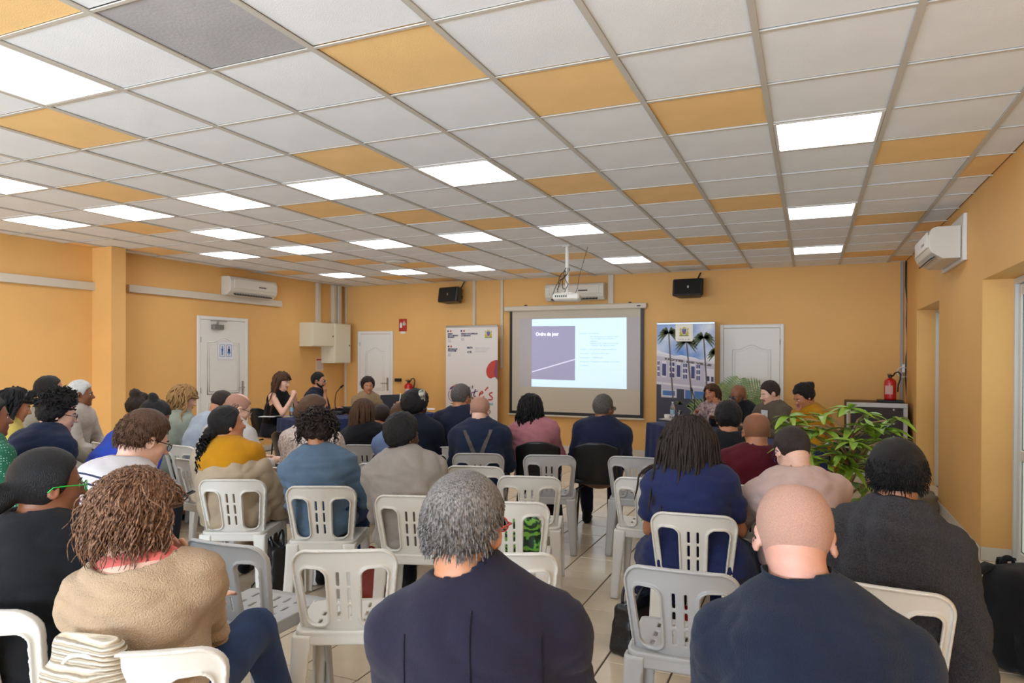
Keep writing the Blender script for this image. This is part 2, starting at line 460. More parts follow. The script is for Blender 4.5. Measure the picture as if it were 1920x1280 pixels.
for (c, r), w_ in zip(EXTRA_L, ('just outside the top right of the frame', 'above the camera', 'behind the camera at the centre', 'behind the camera at the left', 'beyond the left edge of the frame', 'far behind the camera at the right', 'far behind the camera at the left')): light_panel(c, r, 'lit square ceiling panel ' + w_)
# round ceiling vent near the far wall
p = atz(742, 492, ZC); mb = MB(); mb.lathe([(.001, -.03), (.10, -.03), (.14, -.022), (.15, -.006), (.15, -.003)], (0, 0, 0), 32)
sd = mb.build('ceiling_vent', M_offw, smooth=True, loc=tuple(p)); tag(sd, 'round flat white ceiling vent among the far ceiling tiles', 'vent')

# walls
m = MB(); m.box(XL - .2, XR + .5, YB, YB + .2, 0, ZC + .12); wall_back = struct(m.build('wall_back', M_wall))
m = MB(); m.box(XL - .2, XL, YF, YB, 0, ZC + .12); wall_left = struct(m.build('wall_left', M_wall))
m = MB(); m.box(XL - .2, XR + .5, YF - .2, YF, 0, ZC + .12); wall_front = struct(m.build('wall_front', M_wall))
yA0, yA1 = 8.25, 9.85                  # far door recess
yB1 = 6.32; yB0 = 4.3                  # near door recess
zA = float(atx(1752, 559, XR)[2]) ; zB = float(atx(1842, 516, XR)[2])
RD = .22
m = MB()
m.box(XR, XR + .3, yA1, YB, 0, ZC + .12); m.box(XR, XR + .3, yB1, yA0, 0, ZC + .12); m.box(XR, XR + .3, YF, yB0, 0, ZC + .12)
m.box(XR, XR + .3, yA0, yA1, zA, ZC + .12); m.box(XR, XR + .3, yB0, yB1, zB, ZC + .12)
wall_right = struct(m.build('wall_right', M_wall))
# pillar on the left wall
pA = atx(184, 600, XL)[1]; 
pl = atx(235, 487, XL + .32); pl0 = atx(184, 600, XL + .0)
m = MB(); yp = float(atx(208, 600, XL + .35)[1])
m.box(XL, XL + .35, yp, float(atx(235, 600, XL + .35)[1]), 0, ZC); struct(m.build('pillar_left', M_wall))
# skirting
m = MB(); m.box(XL, XR, YB - .012, YB, 0, .09); struct(m.build('baseboard_back', M_base))
m = MB(); m.box(XL, XL + .012, YF, YB, 0, .09); struct(m.build('baseboard_left', M_base))
bb = empty('baseboard_right'); struct(bb)
for a, b in ((yA1, YB), (yB1, yA0)):
    n = max(1, round((b - a) / .335)); w = (b - a) / n
    for k in range(n):
        mb = MB(); mb.box(XR - .012, XR - .0005, a + k * w + .0015, a + (k + 1) * w - .0015, .001, .105, bev=.002); mb.build('skirting_tile', M_base, bb)
mb = MB(); mb.box(XR, XR + RD - .02, yB1 - .012, yB1 - .0005, .001, .105, bev=.002); mb.build('skirting_tile', M_base, bb)

# glazed doors in the right wall recesses
def glazed_door(name, y0, y1, z1, label=None):
    x = XR + RD
    e = empty(name, (x, y0, 0)); e['kind'] = 'structure'
    w = y1 - y0
    mb = MB()
    mb.box(-.02, .05, 0, .045, 0, z1); mb.box(-.02, .05, w - .045, w, 0, z1); mb.box(-.02, .05, .045, w - .045, z1 - .045, z1); mb.build('door_frame', M_frame, e)
    half = (w - .09) / 2
    for k in range(2):
        a = .045 + k * half + .003; b = a + half - .006
        mb = MB(); t = .075
        mb.box(.0, .04, a, a + t, .02, z1 - .05, bev=.006); mb.box(.0, .04, b - t, b, .02, z1 - .05, bev=.006)
        for za, zb in ((.02, .12), (.80, .88), (z1 - .13, z1 - .05)): mb.box(.0, .04, a + t, b - t, za, zb, bev=.006)
        lf = mb.build('door_leaf', M_frame, e)
        for za, zb in ((.12, .80), (.88, z1 - .13)):
            mb = MB(); mb.box(.015, .025, a + t, b - t, za, zb); mb.build('pane', M_glass, lf)
            mb = MB(); g = .006
            mb.box(.012, .028, a + t, a + t + g, za, zb); mb.box(.012, .028, b - t - g, b - t, za, zb); mb.box(.012, .028, a + t, b - t, za, za + g); mb.box(.012, .028, a + t, b - t, zb - g, zb)
            mb.build('seal', M_black, lf)
        if k == 0:
            mb = MB(); mb.box(-.05, -.035, b - .05, b - .02, .98, 1.12, bev=.006); mb.box(-.04, .0, b - .045, b - .03, 1.0, 1.02); mb.build('handle', M_metal, lf)
    return e
glazed_door('door_1', yA0, yA1, zA - .002)
glazed_door('door_2', yB0, yB1, zB - .002)
m = MB(); m.box(XR + RD + .3, XR + RD + .35, YF, YB, 0, ZC); struct(m.build('wall_outside', M_white))

# solid panelled doors
def panel_door(name, w, h, wallmat, hinge=1, closer=False, sign=False, handle=True):
    """door in local XZ, facing -Y"""
    e = empty(name); e['kind'] = 'structure'
    mb = MB(); t = .055
    mb.box(-w / 2 - t, -w / 2, -.03, 0, 0, h + t, bev=.008); mb.box(w / 2, w / 2 + t, -.03, 0, 0, h + t, bev=.008); mb.box(-w / 2, w / 2, -.03, 0, h, h + t, bev=.008)
    mb.build('door_frame', M_white, e)
    mb = MB(); mb.box(-w / 2 + .003, w / 2 - .003, -.022, -.002, .008, h - .003, bev=.003); lf = mb.build('door_leaf', M_white, e)
    pw = w / 2 - .13
    def arch(z0, z1, rise):
        pts = [(-pw, z0), (pw, z0), (pw, z1)]
        for k in range(1, 20):
            s_ = 1 - 2 * k / 20; a = abs(s_); bump = rise * (1 - min(1, a / .72) ** 2) if a < .72 else 0
            bump = rise * .5 * (1 + math.cos(math.pi * min(1, a / .75)))
            pts.append((pw * s_, z1 + bump))
        pts.append((-pw, z1)); return pts
    for z0, z1, rise in ((h * .47, h * .84, .07), (h * .09, h * .41, 0)):
        for ins, yy, r in ((0, -.0225, .009), (.035, -.0225, .005)):
            P = [(x * (1 - ins / pw), -.0225, z + (ins if z < (z0 + z1) / 2 else -ins)) for x, z in arch(z0, z1, rise)]
            mb = MB(); mb.tube(P, r, 6, closed=True); mb.build('moulding', M_white, lf, smooth=True)
    if handle:
        mb = MB(); hx = hinge * (w / 2 - .06)
        mb.box(hx - .02, hx + .02, -.030, -.022, .93, 1.17, bev=.004); mb.tube([(hx, -.03, 1.07), (hx, -.07, 1.07), (hx - hinge * .03, -.075, 1.07), (hx - hinge * .12, -.072, 1.065)], .008, 8); mb.build('handle', M_metal, lf)
    for z in (.25, 1.05, 1.8):
        mb = MB(); mb.cyl((-hinge * (w / 2 + .002), -.03, z - .04), (-hinge * (w / 2 + .002), -.03, z + .04), .008, n=8); mb.build('hinge', M_metal, lf)
    if closer:
        mb = MB(); mb.box(-w * .28, -w * .28 + .20, -.085, -.022, h - .14, h - .07, bev=.006); mb.build('door_closer', mat('closer_grey', (128, 124, 116), .4, metal=.4), lf)
        mb = MB(); mb.box(-w * .34, -w * .34 + .30, -.09, -.075, h - .025, h - .01); mb.box(-w * .2, -w * .2 + .02, -.09, -.06, h - .07, h - .01); mb.build('closer_arm', M_metal, lf)
    return e, lf
# toilet door, left wall
a = atx(368, 700, XL); b = atx(463, 700, XL); ht = float((atx(368, 597, XL)[2] + atx(463, 601, XL)[2]) / 2)
e, lf = panel_door('door_3', float(b[1] - a[1]) - .11, ht - .055, None, 1, closer=True)
e.location = (XL, float(a[1] + b[1]) / 2, 0); e.rotation_euler = (0, 0, R_(90))
# paper sign with the two toilet pictograms
e2 = empty('toilet_sign', (XL + .03, float(atx(420, 662, XL)[1]), float(atx(420, 662, XL)[2])), R_(90)); tag(e2, 'paper toilet sign with blue man and woman pictograms taped to white door', 'sign')
mb = MB(); mb.box(-.15, .15, -.002, 0, -.135, .135); mb.build('paper', mat('sign_paper', (226, 224, 226), .5), e2)
M_blue = mat('sign_blue', (50, 106, 176), .5)
for sx in (-.065, .065):
    mb = MB(); 
    for q in (-1, 1): mb.box(sx + q * .048 - .003, sx + q * .048 + .003, -.0035, -.002, -.09, .09)
    for q in (-1, 1): mb.box(sx - .048, sx + .048, -.0035, -.002, q * .09 - .003, q * .09 + .003)
    mb.poly([(sx + .014 * math.cos(t), -.0035, .055 + .014 * math.sin(t)) for t in np.linspace(0, 6.28, 17)[:-1]])
    mb.box(sx - .018, sx + .018, -.0035, -.002, -.01, .036)
    if sx < 0: mb.box(sx - .014, sx - .002, -.0035, -.002, -.07, -.01); mb.box(sx + .002, sx + .014, -.0035, -.002, -.07, -.01)
    else: mb.poly([(sx - .032, -.0035, -.04), (sx + .032, -.0035, -.04), (sx + .012, -.0035, .03), (sx - .012, -.0035, .03)]); mb.box(sx - .009, sx + .009, -.0035, -.002, -.072, -.04)
    mb.build('pictogram', M_blue, e2)
# far-left back wall door, right back wall door
for nm, u0, u1, v0, hg in (('door_4', 672, 738, 623, 1), ('door_5', 1350, 1470, 604, -1)):
    a = aty(u0, 700, YB); b = aty(u1, 700, YB); ht = float(aty((u0 + u1) / 2, v0, YB)[2])
    e, lf = panel_door(nm, float(b[0] - a[0]) - .11, ht - .055, None, hg, handle=(nm == 'door_4'))
    e.location = (float(a[0] + b[0]) / 2, YB, 0)

# horizontal cable trunking on the left wall
def trunk_l(u0, v0, u1, v1, x):
    a = atx(u0, v0, x); b = atx(u1, v1, x); z = .5 * float(a[2] + b[2])
    mb = MB(); mb.box(x, x + .055, float(a[1]), float(b[1]), z - .05, z + .05, bev=.004); o = mb.build('trim_1', M_trunk); return struct(o)
trunk_l(-40, 529, 186, 542, XL + .001); trunk_l(236, 549, 524, 572, XL + .001)
def vert_back(u, v1, w=.05, v0=None, name='trim_2', m=M_trunk, d=.03):
    x = float(aty(u, 560, YB)[0]); z1 = ZC - .005 if v0 is None else float(aty(u, v0, YB)[2]); z0 = float(aty(u, v1, YB)[2])
    mb = MB(); mb.box(x - w / 2, x + w / 2, YB - d, YB - .001, max(z0, .1), z1, bev=.003); return struct(mb.build(name, m))
vert_back(889, 850, .055); vert_back(941, 690, .045); vert_back(649, 850, .04); vert_back(1145, 568, .09); vert_back(1011, 850, .045, 790)
vert_back(1690, 760, .035, m=mat('grey_conduit', (160, 150, 145), .5), d=.03)

# ------------------------------------------------------------------ air conditioners
def air_con(name, label, w=.86, h=.29, d=.20, stripe=True):
    t = empty(name); tag(t, label, 'air conditioner')
    prof = [(0, 0), (-d * .55, 0), (-d * .92, .06), (-d, .11), (-d, h - .07), (-d * .9, h - .015), (-d * .75, h), (0, h)]
    mb = MB()
    n = len(prof)
    V = [(-w / 2, y, z) for y, z in prof] + [(w / 2, y, z) for y, z in prof]
    F = [tuple(range(n)), tuple(range(2 * n - 1, n - 1, -1))] + [(i, n + i, n + (i + 1) % n, (i + 1) % n) for i in range(n)]
    mb.add(V, F); o = mb.build('body', M_offw, t)
    bv = o.modifiers.new('b', 'BEVEL'); bv.width = .006; bv.segments = 2
    mb = MB(); mb.box(-w / 2 + .06, w / 2 - .06, -d - .008, -d + .005, .105, h - .035, bev=.006); mb.build('front_panel', M_offw, t)
    M = Matrix.Translation((0, -d * .77, .029)) @ Matrix.Rotation(R_(-58), 4, 'X')
    mb = MB(); mb.box(-w / 2 + .09, w / 2 - .09, -.006, .006, -.038, .038, M=M); mb.build('outlet', M_black, t)
    for k in range(14):
        mb = MB(); x = -w / 2 + .12 + k * (w - .24) / 13; mb.box(x - .003, x + .003, -.010, .008, -.034, .034, M=M); mb.build('vane', M_trunk, t)
    if stripe:
        mb = MB(); mb.box(w * .08, w * .24, -d - .0105, -d - .007, .15, .17); mb.build('display', mat('ac_display', (70, 30, 30), .3), t)
    return t
ac = air_con('air_conditioner', 'white split air conditioner on the left wall above the trunking, near the toilet door')
a = atx(431, 560, XL + .2); b = atx(535, 575, XL + .2); zz = float(atx(480, 560, XL + .15)[2])
ac.location = (XL + .002, float(a[1] + b[1]) / 2 - .1, zz - .02); ac.rotation_euler = (0, 0, R_(90)); ac.scale = (1.15, 1, 1)
ac = air_con('air_conditioner', 'white split air conditioner behind the projector above the screen')
a = aty(1028, 565, YB); b = aty(1136, 562, YB); ac.location = (float(a[0] + b[0]) / 2, YB - .002, float(a[2])); ac.scale = (float(b[0] - a[0]) / .86, .95, .95)
ac = air_con('air_conditioner', 'white split air conditioner high on the right wall above the doors', .86, .28, .24)
yy = float(atx(1812, 400, XR)[1]); ac.location = (XR - .035, yy + .50, 2.43); ac.rotation_euler = (0, 0, R_(-90)); 
mb = MB(); mb.box(XR - .03, XR - .001, yy - .005, yy + 1.05, 2.40, 2.80, bev=.004); o = mb.build('mounting_board', M_white); tag(o, 'white board behind the right wall air conditioner', 'board')

# ------------------------------------------------------------------ screen wall
M_canvas = mat('screen_canvas', (196, 184, 165), .8)
t = empty('projection_screen', (0, YB, 0)); tag(t, 'white pull-down projection screen with black borders on the back wall', 'projection screen')
tl = aty(955, 585, YB - .06); br = aty(1206, 782, YB - .06); tr = aty(1206, 577, YB - .06)
sx0, sx1, sz0, sz1 = float(tl[0]), float(tr[0]), float(br[2]), float(tl[2]) + .02
Y = -.06
mb = MB(); mb.box(sx0 + .05, sx1 - .05, Y, Y + .003, sz0 + .05, sz1); mb.build('canvas', M_canvas, t)
mb = MB(); mb.box(sx0, sx0 + .05, Y - .001, Y + .003, sz0, sz1); mb.box(sx1 - .05, sx1, Y - .001, Y + .003, sz0, sz1); mb.box(sx0 + .05, sx1 - .05, Y - .001, Y + .003, sz0, sz0 + .05); mb.build('border', M_black, t)
mb = MB(); mb.box(sx0 - .09, sx1 + .05, Y - .05, -.002, sz1 - .01, sz1 + .075, bev=.012); mb.build('roller_case', M_trunk, t)
mb = MB(); mb.box(sx0 - .03, sx1 + .03, Y - .015, Y + .015, sz0 - .03, sz0, bev=.006); mb.build('bottom_bar', M_trunk, t)
for fx in (.12, .9):
    mb = MB(); x = sx0 + (sx1 - sx0) * fx; mb.box(x - .02, x + .02, -.03, -.002, sz1 + .06, sz1 + .10); mb.build('bracket', M_black, t)
mb = MB(); mb.box(sx1 - .10, sx1 - .04, Y - .053, Y - .05, sz1 + .02, sz1 + .035); mb.build('maker_plate', M_black, t)
# the projected slide
M_sl = mat('slide_white', (206, 230, 244), .8, emit=.40); M_sp = mat('slide_mauve', (160, 156, 184), .8, emit=.26); M_sw = mat('slide_line', (205, 200, 218), .8, emit=.5)
M_txt = mat('slide_text_grey', (158, 174, 190), .8, emit=.34); M_tt = mat('slide_title', (240, 242, 250), .8, emit=.7)
M_glow = mat('slide_halo', (180, 172, 172), .8, emit=.06)
u = lambda x, y: aty(x, y, YB + Y - .003)
sl = empty('projected_slide', (0, YB, 0)); tag(sl, 'projected slide titled Ordre du jour, mauve block on pale blue ground', 'projected slide')
def quad(pts, dy, m, nm):
    mb = MB(); P = []
    for x, y in pts: q = aty(x, y, YB + Y - .002); P.append((float(q[0]), Y - .002 - dy, float(q[2])))
    mb.poly(P[::-1], thick=.0006); return mb.build(nm, m, sl)
quad([(974, 597), (1199, 592), (1200, 729), (974, 724)], 0, M_glow, 'halo')
quad([(997, 598), (1174, 593), (1175.5, 727), (997, 724)], .002, M_sl, 'ground')
quad([(997, 611), (1078, 610), (1078.5, 712), (997, 710)], .004, M_sp, 'mauve_block')
quad([(998, 695.5), (1078, 671.5), (1078, 673.5), (998, 697.5)], .006, M_sw, 'slanting_line')
def txt(body, u0, v0, u1, vh, m, parent, ylevel, bold=0):
    a = aty(u0, v0, YB + ylevel); b = aty(u1, v0 - (u1 - u0) * .028, YB + ylevel); c = aty(u0, v0 - vh, YB + ylevel)
    return text_obj('text', body, float(c[2] - a[2]) * 1.0, (float(a[0]), ylevel, float(a[2])), m, parent, width=float(b[0] - a[0]), bold=bold)
txt('Ordre du jour', 1004, 629, 1047, 9.5, M_tt, sl, Y - .009, .001)
for s_, u0, v0, u1 in (('Accueil et introduction', 1086, 625, 1123), ('- Mot de bienvenue et rappel du cadre', 1104, 631, 1159), ('- Tour de table des partenaires', 1104, 635, 1151), ('- Objectifs', 1104, 639.5, 1119),
                       ('- Présentation de la démarche et du comité', 1104, 643.5, 1159), ('- Temps de questions', 1104, 647.5, 1152), ('1ère partie : Cadre général et contexte institutionnel', 1087, 655, 1155),
                       ('2ème partie : Cycle de vie, rôle et label', 1087, 662.5, 1142), ('3ème partie : La labellisation', 1087, 670, 1130), ('4ème partie : Perspectives et échanges avec la salle', 1087, 677.5, 1161), ('Conclusion', 1087, 685, 1103)):
    txt(s_, u0, v0, u1, 4.2, M_txt, sl, Y - .006, 0)

# ceiling projector on its pole
pj = at(1062, 556, 8.3); px, py, pz = map(float, pj)
t = empty('projector', (px, py, pz)); tag(t, 'white projector hanging from a pole under the ceiling, cables looping above it', 'projector'); t.rotation_euler = (0, 0, R_(12))
mb = MB(); mb.box(-.16, .16, -.12, .12, -.045, .04, bev=.02); mb.build('body', M_offw, t)
mb = MB(); mb.cyl((.06, .10, -.005), (.06, .135, -.005), .035, n=20); mb.build('lens', M_black, t)
mb = MB(); mb.cyl((0, 0, .04), (0, 0, ZC - pz), .022, n=12); mb.lathe([(.001, ZC - pz - .012), (.06, ZC - pz - .012), (.06, ZC - pz - .002)], n=16); mb.build('pole', M_white, t)
mb = MB(); mb.box(-.07, .07, -.05, .05, .04, .055, bev=.003); mb.build('bracket', M_white, t)
for k in range(5):
    a = random.uniform(-.14, .1); mb = MB(); P = []
    for s_ in np.linspace(0, 1, 12): P.append((a * (1 - s_) + .03 * math.sin(s_ * 6 + k), -.11 * (1 - s_) + .03 * math.sin(s_ * 5 + 2 * k), .03 + .02 + s_ * (.30) + .04 * math.sin(s_ * 9 + k) * (1 - s_)))
    mb.tube(P, .0045, 5); mb.build('cable', M_black, t, smooth=True)
mb = MB(); mb.tube([(.11, -.11, .02), (.13, 0, .12), (.14, .05, .25), (.24, .1, ZC - pz - .002)], .003, 5); mb.build('cable', M_black, t)
for k in range(6):
    mb = MB(); mb.box(-.13 + k * .025, -.115 + k * .025, -.123, -.119, -.01, .015); mb.build('socket', M_black, t)

# wall speakers
for uu, vv, dd, lab in ((846, 555, 10.3, 'black wall speaker above the white banner, left of the screen'), (1291, 538, 10.3, 'black wall speaker right of the screen, above the palm tree banner')):
    q = aty(uu, vv, YB - .22); t = empty('wall_speaker', tuple(map(float, q))); tag(t, lab, 'speaker', 'black loudspeakers on the back wall'); t.rotation_euler = (R_(-8), 0, R_(-14 if uu < 1000 else -4))
    mb = MB(); P = [(-.21, -.12), (.21, -.12), (.235, -.09), (.16, .10), (-.16, .10), (-.235, -.09)]
    n = len(P); mb.add([(x, y, -.13) for x, y in P] + [(x, y, .13) for x, y in P], [tuple(range(n))[::-1], tuple(range(n, 2 * n))] + [(i, (i + 1) % n, n + (i + 1) % n, n + i) for i in range(n)])
    o = mb.build('cabinet', M_black, t); bv = o.modifiers.new('b', 'BEVEL'); bv.width = .02; bv.segments = 3
    mb = MB(); mb.box(-.195, .195, -.127, -.118, -.112, .112, bev=.004); mb.build('grille', mat('speaker_grille', (26, 26, 27), .7, .8, 900), t)
    mb = MB(); mb.box(.0, .022, -.131, -.126, -.02, .02, bev=.002); mb.build('badge', M_metal, t)
    mb = MB(); mb.tube([(.06, .08, .1), (.09, .13, .17), (.13, .15, .28)], .011, 8); mb.box(.02, .09, .06, .19, -.03, .03); mb.build('bracket', M_black, t)

# ------------------------------------------------------------------ electrical cabinets and duct, left rear corner
M_cab = mat('cabinet_cream', (218, 208, 182), .45)
def wall_box_left(name, lab, u0, v0, u1, v1, dx, cat, mt=M_cab):
    a = atx(u0, v0, XL + dx); b = atx(u1, v1, XL + dx); y0, y1 = float(a[1]), float(b[1]); z1, z0 = float(a[2]), float(b[2])
    t = empty(name, (XL, (y0 + y1) / 2, z0)); tag(t, lab, cat); w = y1 - y0; h = z1 - z0
    mb = MB(); mb.box(.001, dx - .012, -w / 2, w / 2, 0, h, bev=.005); mb.build('body', mt, t)
    mb = MB(); mb.box(dx - .011, dx, -w / 2 + .012, w / 2 - .012, .012, h - .012, bev=.003); d_ = mb.build('door', mt, t)
    mb = MB(); mb.cyl((dx, w / 2 - .05, h * .45), (dx + .008, w / 2 - .05, h * .45), .012, n=12); mb.build('lock', M_black, d_)
    return t, w, h
t, w_, h_ = wall_box_left('electrical_cabinet', 'cream wall cabinet in the left rear corner, higher and nearer one', 586, 607, 627, 653, .30, 'cabinet')
t, w_, h_ = wall_box_left('electrical_cabinet', 'tall cream wall cabinet in the corner beside the white door', 628, 609, 658, 683, .32, 'cabinet')
for uu, dx in ((598, .06), (628, .08), (637, .10)):
    y = float(atx(uu, 570, XL + dx)[1]); mb = MB(); mb.box(XL + .001, XL + dx, y - .045, y + .045, 2.16, ZC - .004, bev=.003)
    for k in range(10): mb.box(XL + dx, XL + dx + .006, y - .03, y + .03, 2.2 + k * .07, 2.23 + k * .07)
    struct(mb.build('trim_3', M_trunk))
a = atx(600, 686, XL + .01); t = empty('wall_notice', (XL + .002, float(a[1]), float(a[2]))); tag(t, 'small white notice with red heading under the corner cabinets', 'notice')
mb = MB(); mb.box(0, .004, -.10, .10, -.115, .115); mb.build('sheet', mat('notice_paper', (214, 196, 178), .6), t)
mb = MB(); mb.box(.0042, .005, -.095, .095, .07, .105); mb.build('heading', mat('notice_red', (176, 40, 36), .6), t)
for k in range(6):
    mb = MB(); mb.box(.0042, .005, -.08, .08 - .03 * (k % 2), .045 - k * .026, .052 - k * .026); mb.build('text_line', mat('notice_ink', (150, 110, 100), .6), t)
# fire sign, extinguisher 1, on the back wall
q = aty(755, 611, YB); t = empty('extinguisher_sign', (float(q[0]), YB - .001, float(q[2]))); tag(t, 'small red fire extinguisher sign on the back wall, above the extinguisher', 'sign')
mb = MB(); mb.box(-.085, .085, -.004, 0, -.115, .115); mb.build('plate', mat('sign_red', (176, 44, 32), .5), t)
M_ink = mat('print_white', (226, 220, 212), .6)
mb = MB(); mb.box(-.062, -.018, -.006, -.004, -.05, .03); mb.box(-.05, -.03, -.006, -.004, .03, .05); mb.box(.02, .035, -.006, -.004, -.01, .08); mb.poly([(.0275 + .03 * math.cos(a), -.006, .02 + .035 * math.sin(a)) for a in np.linspace(0, 6.28, 15)[:-1]]); mb.build('symbol', M_ink, t)
mb = MB(); mb.box(-.05, .05, -.004, 0, -.16, -.12); mb.build('number_tag', M_ink, t)
def extinguisher(loc, lab, s=1.0, rz=0):
    t = empty('fire_extinguisher', loc, rz); tag(t, lab, 'fire extinguisher', 'fire extinguishers'); t.scale = (s * 1.25, s * 1.25, s)
    mb = MB(); mb.lathe([(.001, 0), (.068, 0), (.075, .008), (.076, .03), (.076, .30), (.070, .335), (.045, .365), (.022, .375), (.022, .395)], n=28); mb.build('cylinder', mat('extinguisher_red', (190, 22, 26), .25, coat=.4), t, smooth=True)
    mb = MB(); mb.cyl((0, 0, .39), (0, 0, .43), .028, n=14); mb.box(-.014, .014, -.10, .03, .425, .437, bev=.003); mb.box(-.014, .014, -.10, .03, .445, .455, bev=.003); mb.build('valve_handle', M_black, t)
    mb = MB(); P = [(.03, 0, .41), (.06, 0, .47), (.10, 0, .49), (.13, 0, .45), (.125, 0, .36), (.10, 0, .26), (.095, 0, .14)]
    P = np.array(P); tt = np.linspace(0, 6, 25); P = np.stack([np.interp(tt, range(7), P[:, k]) for k in range(3)], 1); mb.tube(P, .011, 8); mb.build('hose', M_black, t, smooth=True)
    mb = MB(); V = [(.0768 * math.cos(a), .0768 * math.sin(a), z) for z in (.10, .25) for a in np.linspace(R_(-130), R_(-50), 9)]
    mb.add(V, [(i, i + 1, i + 10, i + 9) for i in range(8)]); mb.build('label', mat('extinguisher_label', (210, 170, 160), .6), t)
    return t
q = aty(766, 728, YB - .10); extinguisher((float(q[0]), YB - .09, float(q[2]) - .22), 'red fire extinguisher hung on the back wall beside the small white door', .8)
mb = MB(); q = aty(751, 714, YB); mb.box(float(q[0]) - .10, float(q[0]) + .03, YB - .05, YB - .002, float(q[2]) - .03, float(q[2]) + .03, bev=.006); o = mb.build('wall_switch', M_black); tag(o, 'small black box on the wall above the left extinguisher', 'wall box')

# ------------------------------------------------------------------ roll-up banners
M_bw = mat('banner_white', (218, 208, 200), .55)
def banner(lab, u0, u1, vt, y, zb=.08):
    a = aty(u0, vt, y); b = aty(u1, vt, y); x0, x1, z1 = float(a[0]), float(b[0]), float(a[2])
    t = empty('roll_up_banner', ((x0 + x1) / 2, y, 0)); tag(t, lab, 'banner'); w = x1 - x0
    mb = MB(); mb.box(-w / 2 - .01, w / 2 + .01, -.05, .05, 0, zb, bev=.01); mb.build('base', M_metal, t)
    mb = MB(); mb.box(-w / 2, w / 2, -.012, .012, z1 - .02, z1 + .012, bev=.003); mb.build('top_bar', M_metal, t)
    mb = MB(); mb.cyl((0, .02, zb), (0, .02, z1), .01, n=8); mb.build('pole', M_metal, t)
    mb = MB(); mb.box(-w / 2, w / 2, -.004, -.001, zb, z1 - .01); p = mb.build('panel', M_bw, t)
    return t, p, w, z1
def crest(parent, x, z, s, y):
    """coat of arms: two supporters, a shield, a crown, a scroll"""
    g = mat('crest_gold', (196, 172, 52), .6); gr = mat('crest_green', (120, 136, 60), .6); bl = mat('crest_blue', (86, 104, 150), .6); rd = mat('crest_red', (170, 60, 44), .6)
    for sx in (-1, 1):
        mb = MB(); P = [(.10, -.5), (.62, -.55), (.72, -.2), (.60, .1), (.68, .45), (.52, .62), (.40, .35), (.46, .05), (.30, -.2)]
        P = [(x + sx * a * s, y, z + b * s) for a, b in P]; mb.poly(P if sx < 0 else P[::-1], thick=.0008); mb.build('crest_supporter', g, parent)
    mb = MB(); mb.poly([(x - .34 * s, y - .001, z + .42 * s), (x - .34 * s, y - .001, z), (x - .2 * s, y - .001, z - .3 * s), (x, y - .001, z - .45 * s), (x + .2 * s, y - .001, z - .3 * s), (x + .34 * s, y - .001, z), (x + .34 * s, y - .001, z + .42 * s)], thick=.0008); mb.build('crest_shield', bl, parent)
    mb = MB(); mb.poly([(x - .16 * s, y - .002, z + .05 * s), (x, y - .002, z - .3 * s), (x + .16 * s, y - .002, z + .05 * s)], thick=.0008); mb.build('crest_charge', rd, parent)
    mb = MB(); mb.poly([(x - .26 * s, y - .001, z + .46 * s), (x + .26 * s, y - .001, z + .46 * s), (x + .32 * s, y - .001, z + .72 * s), (x + .12 * s, y - .001, z + .58 * s), (x, y - .001, z + .78 * s), (x - .12 * s, y - .001, z + .58 * s), (x - .32 * s, y - .001, z + .72 * s)], thick=.0008); mb.build('crest_crown', g, parent)
    mb = MB(); mb.box(x - .7 * s, x + .7 * s, y - .0015, y, z - .68 * s, z - .52 * s); mb.build('crest_scroll', gr, parent)
t, p, w, z1 = banner('white roll-up banner with red and blue logos and lettering, left of the screen', 836, 933, 613, YB - .32)
sx = w / 97.0
def bp(u_, v_): return ((u_ - 884.5) * sx, z1 - (v_ - 612.5) * sx * 1.0)
M_navy = mat('print_navy', (44, 46, 84), .6); M_pr = mat('print_red', (186, 60, 48), .6); M_gt = mat('print_grey', (150, 148, 158), .6); M_teal = mat('print_teal', (90, 170, 180), .6)
M_purp = mat('print_purple', (96, 62, 110), .6)
def disc(u_, v_, r, m, par=None, n=18, y=-.0052):
    x, z = bp(u_, v_); mb = MB(); mb.poly([(x + r * sx * math.cos(a), y, z + r * sx * math.sin(a)) for a in np.linspace(0, 2 * math.pi, n + 1)[:-1]], thick=.0008); return mb.build('print', m, t)
for cu, cv in ((840, 620.5), (865.5, 620.5), (841, 646.5)): disc(cu, cv, 1.7, M_navy); disc(cu + 5, cv, 1.7, M_pr)
def btxt(s_, u0, v0, u1, h, m, bold=0):
    x, z = bp(u0, v0); return text_obj('lettering', s_, h * sx * 1.35, (x, -.0062, z), m, t, width=(u1 - u0) * sx, bold=bold)
for args in (('PRÉFET', 839.5, 626.3, 849), ('DE LA RÉGION', 839.5, 629.2, 859), ('RÉUNION', 839.5, 632, 852), ('RÉGION ACADÉMIQUE', 865, 626.3, 896), ('LA RÉUNION', 865, 629.5, 883), ('RÉPUBLIQUE', 840, 652, 858), ('FRANÇAISE', 840, 655, 856)):
    btxt(args[0], args[1], args[2], args[3], 2.3, M_navy, .002)
for u0, v0 in ((840, 635.5), (865, 633), (840, 659)):
    for k, s_ in enumerate(('Liberté', 'Égalité', 'Fraternité')): btxt(s_, u0, v0 + k * 2, u0 + 6, 1.4, M_gt)
btxt('an', 876, 650, 886.5, 4.5, M_navy, .002); btxt('ct', 876.5, 657.5, 885.5, 4.5, M_navy, .002)
for k, s_ in enumerate(('agence nationale', 'de la cohésion', 'des territoires')): btxt(s_, 892, 650 + k * 3, (918, 915, 912)[k], 1.7, M_gt)
x, z = bp(916, 626); crest(t, x, z, 9.5 * sx, -.0052)
